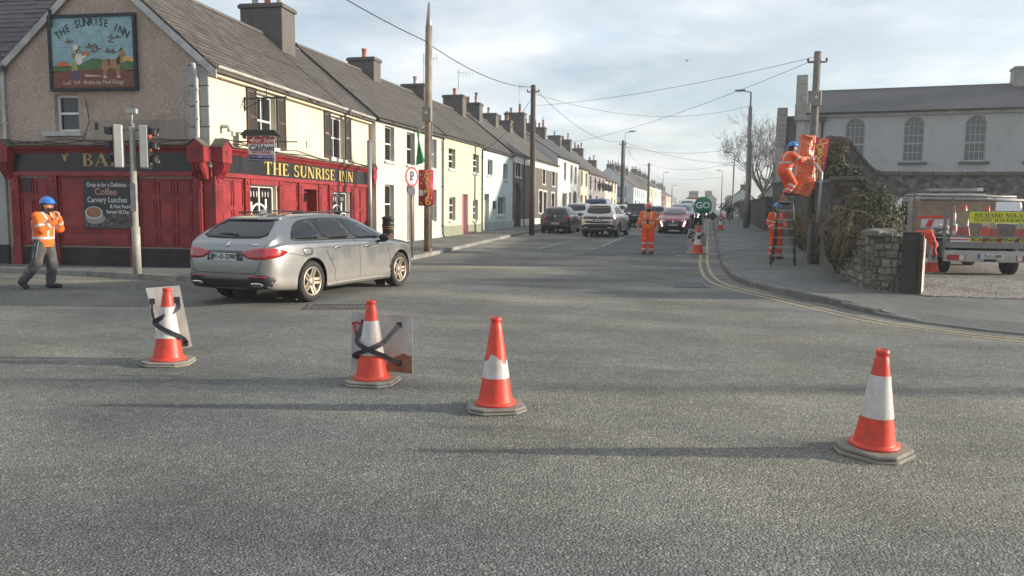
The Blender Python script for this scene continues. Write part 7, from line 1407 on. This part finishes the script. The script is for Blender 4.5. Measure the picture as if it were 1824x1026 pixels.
    j.wrinkle(.005, 22); tl = J.get('tilt', (0, 0)); j.cut(lambda x, y, z: hem - z + tl[0] * x); j.cut(lambda x, y, z: z - (nk[2] + .03) - .25 * np.sqrt((x - nk[0]) ** 2 + (y - nk[1]) ** 2) + .0 * x if False else np.where(np.hypot(x - nk[0], y - nk[1]) < .16, z - nk[2] - .035, -1.)); jk = j.mesh('jacket', jacket, r)
    for z0 in bands:                                        # chest and waist tapes
        q = j.like(.006); q.cut(lambda x, y, z: np.abs(z - z0) - .026); q.cut(lambda x, y, z: np.hypot((x - (pel[0] + ch_[0]) / 2) / 1.0, (y - pel[1]) / 1.25) - .19); q.mesh('reflective_band', M_BAND, jk)
    for s_, o_ in (('r', -1), ('l', 1)):
        q = j.like(.006); yb = pel[1] + o_ * .095; q.cut(lambda x, y, z: np.abs(y - yb) - .024); q.cut(lambda x, y, z: (bands[-1] if bands else 1.2) - z); q.cut(lambda x, y, z: np.hypot(x - ch_[0], 0 * y) - .22); q.mesh('shoulder_band', M_BAND, jk)
        sh, el, wr_ = (V_(*J[k + s_]) for k in ('sh_', 'el_', 'wr_'))
        for (a, b_, f0) in ((sh, el, .72),) + (() if bare_forearm else ((el, wr_, .55),)):
            ax = b_ - a; L = np.linalg.norm(ax); ax = ax / L; c0 = a + ax * L * f0; q = j.like(.006); q.cut(lambda x, y, z: np.abs((x - c0[0]) * ax[0] + (y - c0[1]) * ax[1] + (z - c0[2]) * ax[2]) - .026); q.cut(lambda x, y, z: np.sqrt((x - c0[0]) ** 2 + (y - c0[1]) ** 2 + (z - c0[2]) ** 2) - .115); q.mesh('sleeve_band', M_BAND, jk)
    if snood: q = SDF(nk - .2, nk + .25, .010); q.cone(nk + V_(0, 0, -.03), nk + V_(.015, 0, .05), .088, .074, .02); q.wrinkle(.004, 40); q.mesh('neck_snood', M_SNOOD, r)
    if beard: q = SDF(hd_ - .16, hd_ + .16, .008); q.ell(hd_ + fx * .035 - V_(0, 0, .062), (.066, .063, .056), .01); q.cut(lambda x, y, z: z - (hd_[2] - .048)); q.mesh('beard', M_HAIR, r)
    if hair: q = SDF(hd_ - .16, hd_ + .16, .008); q.ell(hd_ - fx * .014 + V_(0, 0, .008), (.100, .088, .116), .01); q.cut(lambda x, y, z: (x - hd_[0]) * fx[0] + (y - hd_[1]) * fx[1] - .035); q.mesh('hair', M_HAIR, r)
    for s_ in (-1, 1): MB().sphere(tuple(hd_ + fx * .083 + sd_ * s_ * .032 + V_(0, 0, .012)), (.010, .010, .008), 8, 6).build('eye', M_HAIR, r)
    MB().sphere(tuple(hd_ + fx * .088 - V_(0, 0, .058)), (.010, .022, .006), 8, 6).build('mouth', mat('lips', (.25, .09, .07), .5), r)
    if helmet is not None:
        yw = math.atan2(fx[1], fx[0]); M = Matrix.Translation(tuple(hd_ + V_(0, 0, .045))) @ Matrix.Rotation(yw, 4, 'Z'); vs_ = []; n, m_ = 24, 8
        for i in range(m_ + 1):
            a = math.pi / 2 * i / m_
            for k in range(n): t_ = 2 * math.pi * k / n; vs_.append(((.142 * math.cos(t_)) * math.sin(a), .118 * math.sin(t_) * math.sin(a), .112 * math.cos(a)))
        for k in range(n): t_ = 2 * math.pi * k / n; e_ = .035 * max(0, math.cos(t_)) ** 1.5; vs_.append(((.150 + e_) * math.cos(t_), .125 * math.sin(t_), -.010 - .01 * max(0, math.cos(t_))))
        mm = m_ + 2; MB().add(vs_, [(i * n + k, (i + 1) * n + k, (i + 1) * n + (k + 1) % n, i * n + (k + 1) % n) for i in range(mm - 1) for k in range(n)], True, M).build('helmet', helmet, r); MB().tube([(.135, 0, .02), (.08, 0, .098), (0, 0, .120), (-.08, 0, .098), (-.135, 0, .02)], .010, 6, M).build('helmet_ridge', helmet, r)
    return r
def stand(**k):
    J = dict(pelvis=(0, 0, .97), chest=(0, 0, 1.27), neck=(.0, 0, 1.49), head=(.025, 0, 1.635), hip_r=(0, -.095, .92), hip_l=(0, .095, .92), knee_r=(.02, -.115, .50), knee_l=(.02, .115, .50), ankle_r=(-.02, -.125, .09), ankle_l=(-.02, .125, .09), toe_r=(.15, -.15, .035), toe_l=(.15, .15, .035), sh_r=(0, -.195, 1.42), sh_l=(0, .195, 1.42), el_r=(-.02, -.27, 1.12), el_l=(-.02, .27, 1.12), wr_r=(.06, -.30, .88), wr_l=(.06, .30, .88), hand_r=(.09, -.30, .79), hand_l=(.09, .30, .79), thumb_r=(1, .3, 0), thumb_l=(1, -.3, 0), curl_r=(0, 1, 0), curl_l=(0, -1, 0)); J.update(k); return J
# worker crossing in front of the pub
person('worker in blue helmet and orange jacket walking past the pub with hands raised', (-12.28, 12.40, 0), rad(14), stand(pelvis=(-.03, 0, .93), chest=(-.02, 0, 1.24), neck=(.02, 0, 1.46), head=(.075, 0, 1.595), hip_r=(-.04, -.095, .88), hip_l=(-.01, .095, .88), knee_r=(-.12, -.11, .48), ankle_r=(-.40, -.11, .15), toe_r=(-.33, -.12, .035), floor_r=0., knee_l=(.05, .105, .47), ankle_l=(.0, .11, .09), toe_l=(.17, .12, .035), sh_r=(-.02, -.19, 1.39), sh_l=(.02, .19, 1.39), el_r=(.08, -.23, 1.13), wr_r=(.27, -.11, 1.27), hand_r=(.30, -.08, 1.36), el_l=(.17, .22, 1.14), wr_l=(.26, .04, 1.36), hand_l=(.26, .01, 1.46), thumb_r=(-.6, .5, .3), thumb_l=(-.6, -.5, .3), curl_r=(-.7, .6, 0), curl_l=(-.7, -.6, 0), look=(1, -.12, 0), hem=.80), 1.0, M_HIVIS, M_TRACK, M_HELB, 1.10, (.97,), (), beard=True, stripes=True)
# flagman
fgm = person('flagman in full orange hi-vis and orange helmet standing in the road', (-2.08, 28.06, zg(28)), rad(-87), stand(el_r=(-.03, -.30, 1.14), wr_r=(.03, -.335, .90), hand_r=(.05, -.34, .81), el_l=(-.03, .30, 1.14), wr_l=(.03, .335, .90), hand_l=(.05, .34, .81), hem=.86), 1.0, M_HIVIS, M_HIVISR, M_HELO, 1.22, (1.10, 1.21), (.28, .80), beard=True, bare_forearm=True)
MB().box(.15, .19, -.05, .03, 1.06, 1.20).tube([(.17, -.01, 1.2), (.17, -.01, 1.27)], .012, 6).build('radio', M_BOOT, fgm)
MB().tube([(.12, -.09, 1.44), (.19, -.06, 1.30), (.20, -.02, 1.16)], .010, 5).tube([(.12, .07, 1.44), (.185, .04, 1.30), (.20, .0, 1.16)], .010, 5).build('strap', M_BOOT, fgm)
# helper at the foot of the stepladder
person('worker in orange suit and blue helmet waiting behind the stepladder', (1.98, 25.2, zg(25) + .12), rad(-62), stand(el_r=(-.04, -.25, 1.14), wr_r=(.10, -.22, .96), hand_r=(.16, -.17, .92), el_l=(.02, .28, 1.14), wr_l=(.20, .20, 1.05), hand_l=(.28, .17, 1.06), look=(1, .25, 0), hem=.80), .95, M_HIVISR, M_HIVISR, M_HELB, 1.15, (1.0, 1.18), (.3, .78))
# stepladder
M_ALU = mat('dark_aluminium', (.11, .11, .112), .45, .25, 7, metal=.5); M_STEP = mat('worn_step', (.32, .31, .29), .5, .3, 7, metal=.5)
ld = thing('stepladder', 'grey aluminium stepladder standing on the right pavement', 'ladder', (2.0, 22.72, .12), rad(-6))
for s_ in (-1, 1): MB().tube([(s_ * .32, 0, .0), (s_ * .17, .50, 1.88), (s_ * .165, .52, 2.15)], .026, 6).build('front_rail', M_ALU, ld); MB().tube([(s_ * .28, 1.05, .0), (s_ * .17, .58, 1.86)], .022, 6).build('rear_rail', M_ALU, ld); MB().box(s_ * .32 - .035, s_ * .32 + .035, -.04, .04, -.0, .05).build('rubber_foot', M_BOOT, ld); MB().tube([(s_ * .29, .17, .62), (s_ * .29, .86, .55)], .010, 5).build('spreader', M_ALU, ld)
for i in range(7):
    t = (i + 1) / 7.6; w = .32 - .15 * t; MB().box(-w, w, .5 * t - .05, .5 * t + .06, 1.88 * t - .012, 1.88 * t + .018).build('step', M_STEP, ld)
MB().box(-.19, .19, .40, .66, 1.872, 1.90).build('platform', M_STEP, ld)
# worker on the ladder, turned to the bagged signal on his left hand side of the picture
person('worker in orange suit and blue helmet standing on top of the stepladder', (2.03, 23.20, 2.02), rad(22), stand(pelvis=(-.06, 0, .70), chest=(.02, 0, 1.0), neck=(.10, 0, 1.20), head=(.16, 0, 1.33), hip_r=(-.06, -.095, .65), hip_l=(-.06, .095, .65), knee_r=(.16, -.11, .34), ankle_r=(.0, -.11, .09), toe_r=(.16, -.12, .035), floor_r=0., knee_l=(.14, .11, .22), ankle_l=(-.02, .11, -.16), toe_l=(.14, .12, -.215), floor_l=-.25, sh_r=(.06, -.19, 1.13), sh_l=(.06, .19, 1.13), el_r=(.26, -.24, .98), wr_r=(.48, -.14, 1.02), hand_r=(.57, -.12, 1.05), el_l=(.28, .22, .96), wr_l=(.50, .12, .92), hand_l=(.59, .10, .92), thumb_r=(0, .3, 1), thumb_l=(0, -.3, 1), curl_r=(.3, .8, -.3), curl_l=(.3, -.8, -.3), look=(1, 0, .0), hem=.56), 1.0, M_HIVISR, M_HIVISR, M_HELB, 1.15, (.72, .90), (.3, .78))
# orange tarpaulin bag pulled over the signal head
tp = thing('orange_tarpaulin', 'crumpled orange tarpaulin bag pulled over the signal by the ladder', 'tarpaulin', (2.58, 23.9, 2.05), rad(14)); rg = random.Random(4); NX, NZ = 28, 34; vs_ = []
for k in range(NZ + 1):
    w = k / NZ; z = 1.66 * w; half = .215 + .05 * math.sin(w * 5) + .045 * (w > .72) * (w - .72) * 3; cx = -.02 + .06 * math.sin(w * 2.2)
    for i in range(NX):
        t = 2 * math.pi * i / NX; e = .75; c, s_ = math.cos(t), math.sin(t); rx = half * (abs(c) ** e) * (1 if c > 0 else -1); ry = .16 * (abs(s_) ** e) * (1 if s_ > 0 else -1)
        f = .030 * math.sin(3 * t + 7 * w + 1.3) + .028 * math.sin(5 * t - 11 * w) + .022 * math.sin(2 * t + 17 * w) + rg.uniform(-.012, .012); pinch = 1 - .30 * max(0, 1 - abs(w - .93) / .07) * abs(s_)
        vs_.append((cx + rx * (1 + f * 2.2), ry * pinch * (1 + f * 4), z + .05 * math.sin(2 * t + .6) * (w if w > .8 else (1 - w) * .8 if w < .2 else .3)))
fs = [(k * NX + i, k * NX + (i + 1) % NX, (k + 1) * NX + (i + 1) % NX, (k + 1) * NX + i) for k in range(NZ) for i in range(NX)] + [tuple(NZ * NX + i for i in range(NX))]
MB().add(vs_, fs, False).build('bag', mat('orange_tarp', (.62, .13, .035), .38, .2, 5, coat=.2), tp)
text('lettering', 'uprint', .20, M_SW, tp, (-.02, -.215, 1.02), (rad(90), rad(-8), 0), shear=.2, off=.002)
MB().tube([(0, .05, 1.5), (0, .05, 1.72)], .02, 6).build('pole_tip', M_LEAD, tp)
# pedestrian far up the pavement
person('distant pedestrian in dark blue clothes on the right pavement', (1.62, 72, zg(72) + .12), rad(95), stand(knee_r=(.08, -.1, .5), ankle_r=(.12, -.1, .09), toe_r=(.28, -.1, .035)), .95, mat('navy_coat', (.02, .03, .06), .8), mat('dark_jeans', (.02, .022, .03), .85), None, 1., (), (), h=.016, snood=False)

# ---------------------------------------------------------------- works lorry in the yard
M_LWHT = mat('lorry_white', (.40, .395, .37), .45, .2, 4, grime=.45, gcol=(.22, .2, .17)); M_ALUL = mat('grey_alloy', (.22, .215, .205), .5, .25, 5, metal=.4, grime=.3); M_YELS = mat('fluorescent_yellow', (.62, .62, .03), .5, .12, 5); M_RIGR = mat('reflective_red', (.42, .03, .04), .5, .15, 5); M_BLKT = mat('sign_black', (.02, .02, .02), .6)
tk = thing('works_lorry', 'white drop-side works lorry with mesh tail and yellow sign parked in the yard', 'lorry', (6.31, 20.3, .122))
# x across (left -, right +), y forward from the tail
W = .97
MB().box(-W, W, .0, 3.1, .80, .87).build('deck', M_ALUL, tk); MB().box(-.36, .36, .1, 4.6, .55, .78).build('chassis', M_TRIM, tk)
MB().box(-W, -W + .035, .02, 3.1, .42, .86).build('side_board', M_ALUL, tk); MB().box(W - .035, W, .02, 3.1, .875, 1.2).build('side_board', M_ALUL, tk)
bp = MB().box(-W, W, -.06, .04, .66, .80).build('rear_beam', M_ALUL, tk); MB().box(-W, W, -.07, .02, .34, .60).build('bumper', M_LWHT, tk, bev=.015)
for s_ in (-1, 1):
    q = MB().box(s_ * .72 - .19, s_ * .72 + .19, -.085, -.071, .38, .50).build('tail_lamp', M_TAIL, tk); MB().box(s_ * .60 - .05, s_ * .60 + .05, -.092, -.086, .385, .495).build('clear_lens', M_HEAD, q)
pl = MB().box(-.27, .27, -.09, -.072, .42, .53).build('number_plate', M_PLATE, tk); MB().box(-.265, -.21, -.095, -.091, .425, .525).build('plate_band', M_PLB, pl); text('plate_text', '172-D-13895', .10, M_BLKT, pl, (.03, -.094, .475), (rad(90), 0, 0), off=.002, sx=.8); MB().box(-.12, .12, -.12, -.05, .36, .41).build('tow_hitch', M_TRIM, tk)
# mesh tailgate with sign boards
tg = MB(); frame_boxes(tg, -.86, W, .90, 1.52, -.05, -.01, .035, I4); tg.build('tail_frame', M_ALUL, tk); ms = MB()
for i in range(46): x = -.83 + i * .039; ms.box(x - .003, x + .003, -.033, -.027, .93, 1.49)
for i in range(15): z = .94 + i * .039; ms.box(-.83, W - .03, -.036, -.030, z - .003, z + .003)
tag(ms.build('wire_mesh', M_ALUL, tk), kind='stuff')
yb = MB().box(-.49, W - .02, -.062, -.052, 1.24, 1.50).build('yellow_board', M_YELS, tk)
serif_text('letter', 'RICHARD NOLAN', .085, M_BLKT, yb, Matrix.Translation((0, -.0625, 0)), -.38, .70, 1.385, .003); serif_text('letter', 'TRAFFIC MANAGEMENT', .072, M_BLKT, yb, Matrix.Translation((0, -.0625, 0)), -.40, .72, 1.275, .003); MB().box(-.48, W - .03, -.0645, -.062, 1.367, 1.373).build('rule_line', M_BLKT, yb)
MB().box(-.76, -.51, -.06, -.05, 1.22, 1.50).build('plywood_scrap', mat('plywood', (.34, .25, .15), .8, .3, 6), tk)
rbd = MB().box(-.86, W, -.075, -.055, .80, .90).build('marker_board', M_SW, tk); rmx = MB().box(-.46, .70, -.079, -.0755, .805, .90).build('yellow_field', M_YELS, rbd)
for i, x in enumerate((-.20, .10, .46)): MB().prism([(x, .806), (x + .10, .806), (x + .14, .899), (x + .04, .899)], -.0825, -.0795, 'y').build('red_chevron', M_RIGR, rbd)
for a, b in ((-.86, -.47), (.76, W)): MB().box(a, b, -.079, -.0755, .835, .865).build('red_stripe', M_RIGR, rbd)
text('lettering', 'ROAD MAINTENANCE', .11, M_BLKT, rbd, (.12, -.084, .853), (rad(90), 0, 0), off=.003, sx=.97)
# frame, ladder bar and open drop side
for s_, y in ((-1, .0), (-1, 3.0), (1, 3.0)): MB().box(s_ * W - .028, s_ * W + .028, y - .03, y + .03, .45 if (s_ < 0 and y < 1) else .8, 1.52 if y < 1 else 2.02).build('corner_post', M_ALUL, tk)
MB().box(-.70, -.64, .6, .66, .86, 1.86).build('rack_post', M_ALUL, tk)
MB().tube([(-1.0, 2.14, 1.90), (1.2, 2.2, 1.88)], .035, 6).tube([(-1.2, 1.4, 1.80), (1.3, 1.5, 1.78)], .04, 6).tube([(-1.2, 3.0, 1.92), (1.0, 3.0, 1.92)], .03, 6).build('roof_rack', M_ALUL, tk); lbx = MB().box(-.75, .55, 2.6, 2.9, 2.04, 2.10).build('beacon_bar', mat('beacon_plastic', (.35, .34, .32), .3), tk); MB().box(.42, .56, 2.59, 2.91, 2.035, 2.115).build('clear_beacon', M_SW, lbx)
MB().add([(-.92, .3, .82), (-.95, 2.2, .82), (-1.15, 2.2, .42), (-1.12, .3, .42)], [(0, 1, 2, 3)]).build('open_drop_side', M_ALUL, tk)
MB().box(-W, W, 3.05, 3.09, .87, 1.78).build('headboard', mat('ply_headboard', (.36, .27, .20), .8, .3, 5, grime=.3), tk)
# cab
cb = MB(); prof = [(3.25, .45), (5.15, .45), (5.2, .95), (5.05, 1.15), (4.55, 1.88), (4.3, 1.98), (3.35, 1.98), (3.25, 1.85)]; cb.prism(prof, -.95, .95, 'x'); cb.build('cab', M_LWHT, tk, bev=.07)
for s_ in (-1, 1): MB().prism([(3.75, 1.12), (4.85, 1.12), (4.45, 1.76), (3.8, 1.76)], s_ * .955 - .006, s_ * .955 + .006, 'x').build('cab_window', M_CGLASS, tk); MB().box(s_ * 1.08 - .07, s_ * 1.08 + .07, 4.75, 4.83, 1.2, 1.5).build('mirror', M_TRIM, tk)
MB().prism([(-.8, 1.2), (.8, 1.2), (.72, 1.78), (-.72, 1.78)], 3.236, 3.249, 'y').build('rear_cab_window', M_CGLASS, tk)
for x, y, r_ in ((-.74, 1.0, .33), (.74, 1.0, .33), (-.82, 4.35, .33), (.82, 4.35, .33)):
    q = MB().lathe([(.2, -.12), (r_ - .03, -.13), (r_, -.09), (r_, .09), (r_ - .03, .13), (.2, .12), (.05, .06), (0, .06)], 28, Matrix.Translation((x, y, r_)) @ Matrix.Rotation(rad(90 if x > 0 else -90), 4, 'Y')).build('wheel', M_TYRE, tk)
# load: cones, sandbags, barriers (each its own thing)
for i, (x, y, label) in enumerate(((-.50, .30, 'cone standing left behind the lorry tail mesh'), (-.36, .75, 'half hidden cone second from the left in the lorry bed'), (.12, .30, 'middle cone behind the lorry tail mesh'), (.36, 1.5, 'tall cone standing at the back of the lorry bed'), (.72, .32, 'rightmost cone behind the lorry tail mesh'), (-.30, 1.9, 'cone tip showing above the yellow lorry sign'))): cone('orange ' + label, (6.31 + x, 20.3 + y, .995), rad(10 * i), .76 if i not in (2, 4) else .66, detail=False, group='cones loaded on the lorry')
for i, (x, y, z) in enumerate(((-.75, 1.6, .0), (-.55, 1.3, .0), (-.66, 1.45, .13))):
    s = SDF((-.32, -.24, -.02), (.32, .24, .26), .02); s.ell((0, 0, .09), (.27, .17, .085), 0).wrinkle(.010, 30); o = thing('sandbag', ['pale sandbag on the left of the lorry bed', 'pale sandbag nearest the tail post of the lorry', 'pale sandbag lying on top of the other two'][i], 'sandbag', (6.31 + x, 20.3 + y, .995 + z), rad(35 * i), 'sandbags on the lorry'); s.mesh('sack', mat('woven_sack', (.42, .41, .38), .85, .3, 8), o)
br_ = thing('folded_barrier', 'orange and white plastic barrier lying across the lorry bed', 'barrier', (5.8, 22.3, 1.2), rad(4)); MB().prism([(-.5, 0), (.5, 0), (.5, .22), (-.5, .22)], -.03, .03, 'y').build('white_plank', M_SW, br_); MB().prism([(-.62, .235), (.38, .26), (.40, .33), (-.60, .30)], -.02, .02, 'y').build('orange_rail', M_ORG, br_); MB().prism([(-.42, .02), (-.28, .02), (-.2, .21), (-.34, .21)], -.036, -.031, 'y').build('orange_patch', M_ORG, br_); MB().box(.5, .58, -.05, .05, .0, .3).build('yellow_end', M_YELS, br_)
cone('orange cone standing on the gravel left of the lorry', (5.28, 20.9, .122), rad(15), .80, group='cones in the yard')
# notice board with red cloth at the gateway
nbd = thing('leaning_notice_board', 'weathered white board leaning edge-on by the gate post', 'board', (3.86, 15.95, .10), (0, rad(-4), rad(72))); MB().box(-.30, .30, -.02, .02, 0, 1.10).build('panel', mat('peeling_board', (.55, .50, .44), .8, .4, 7, grime=.6, gcol=(.22, .09, .05)), nbd); MB().box(-.32, -.302, -.03, .03, 0, 1.12).build('edge_strip', M_WOODD, nbd)
s = SDF((-.25, -.25, -.45), (.30, .25, .2), .014); s.cone((-.12, 0, .03), (.05, -.02, .04), .07, .08, .04).cone((.05, -.02, .04), (.14, -.06, -.18), .075, .06, .04).cone((.14, -.06, -.18), (.16, -.06, -.34), .05, .03, .03).cone((-.12, 0, .03), (-.17, .02, -.10), .05, .03, .03); s.wrinkle(.012, 34); rc = thing('red_jacket', 'crumpled red and orange cloth slung over the notice board', 'cloth', (3.86, 15.88, 1.17), rad(10)); s.mesh('cloth', mat('red_cloth', (.60, .06, .03), .7, .3, 7), rc); MB().tube([(.12, -.11, -.1), (.13, -.12, -.3), (.11, -.12, -.42)], .016, 5).build('dark_strap', M_STRAP, rc)
# white van nosing out behind the brambles
wv = simple_car('parked_van', 'white van mostly hidden behind the brambles in the yard', 'van', (6.95, 28.4, .15), rad(180), P_WHT, None, 'front', group='vehicles in the yard', cat='van')

# ---------------------------------------------------------------- thin air volume added to imitate veiling glare in the lens
hz = bpy.data.materials.new('glare_air'); hz.use_nodes = True; hn = hz.node_tree
for n in list(hn.nodes): hn.nodes.remove(n)
ho = hn.nodes.new('ShaderNodeOutputMaterial'); hv = hn.nodes.new('ShaderNodeVolumePrincipled'); hv.inputs['Color'].default_value = (.93, .96, 1, 1); hv.inputs['Density'].default_value = .0010; hv.inputs['Anisotropy'].default_value = .3
hn.links.new(hv.outputs[0], ho.inputs['Volume'])
tag(MB().box(-400, 400, -80, 480, -1.2, 18).build('glare_veil', hz), 'thin pale volume added over the street to imitate lens glare', kind='stuff')

# ---------------------------------------------------------------- lettering becomes plain meshes
bpy.context.view_layer.update(); dg = bpy.context.evaluated_depsgraph_get()
for o in [o for o in col.objects if o.type == 'FONT']:
    me = bpy.data.meshes.new_from_object(o.evaluated_get(dg)); nm = o.name
    q = bpy.data.objects.new(nm.split('.')[0], me); col.objects.link(q); q.parent = o.parent; q.matrix_basis = o.matrix_basis.copy(); bpy.data.objects.remove(o)
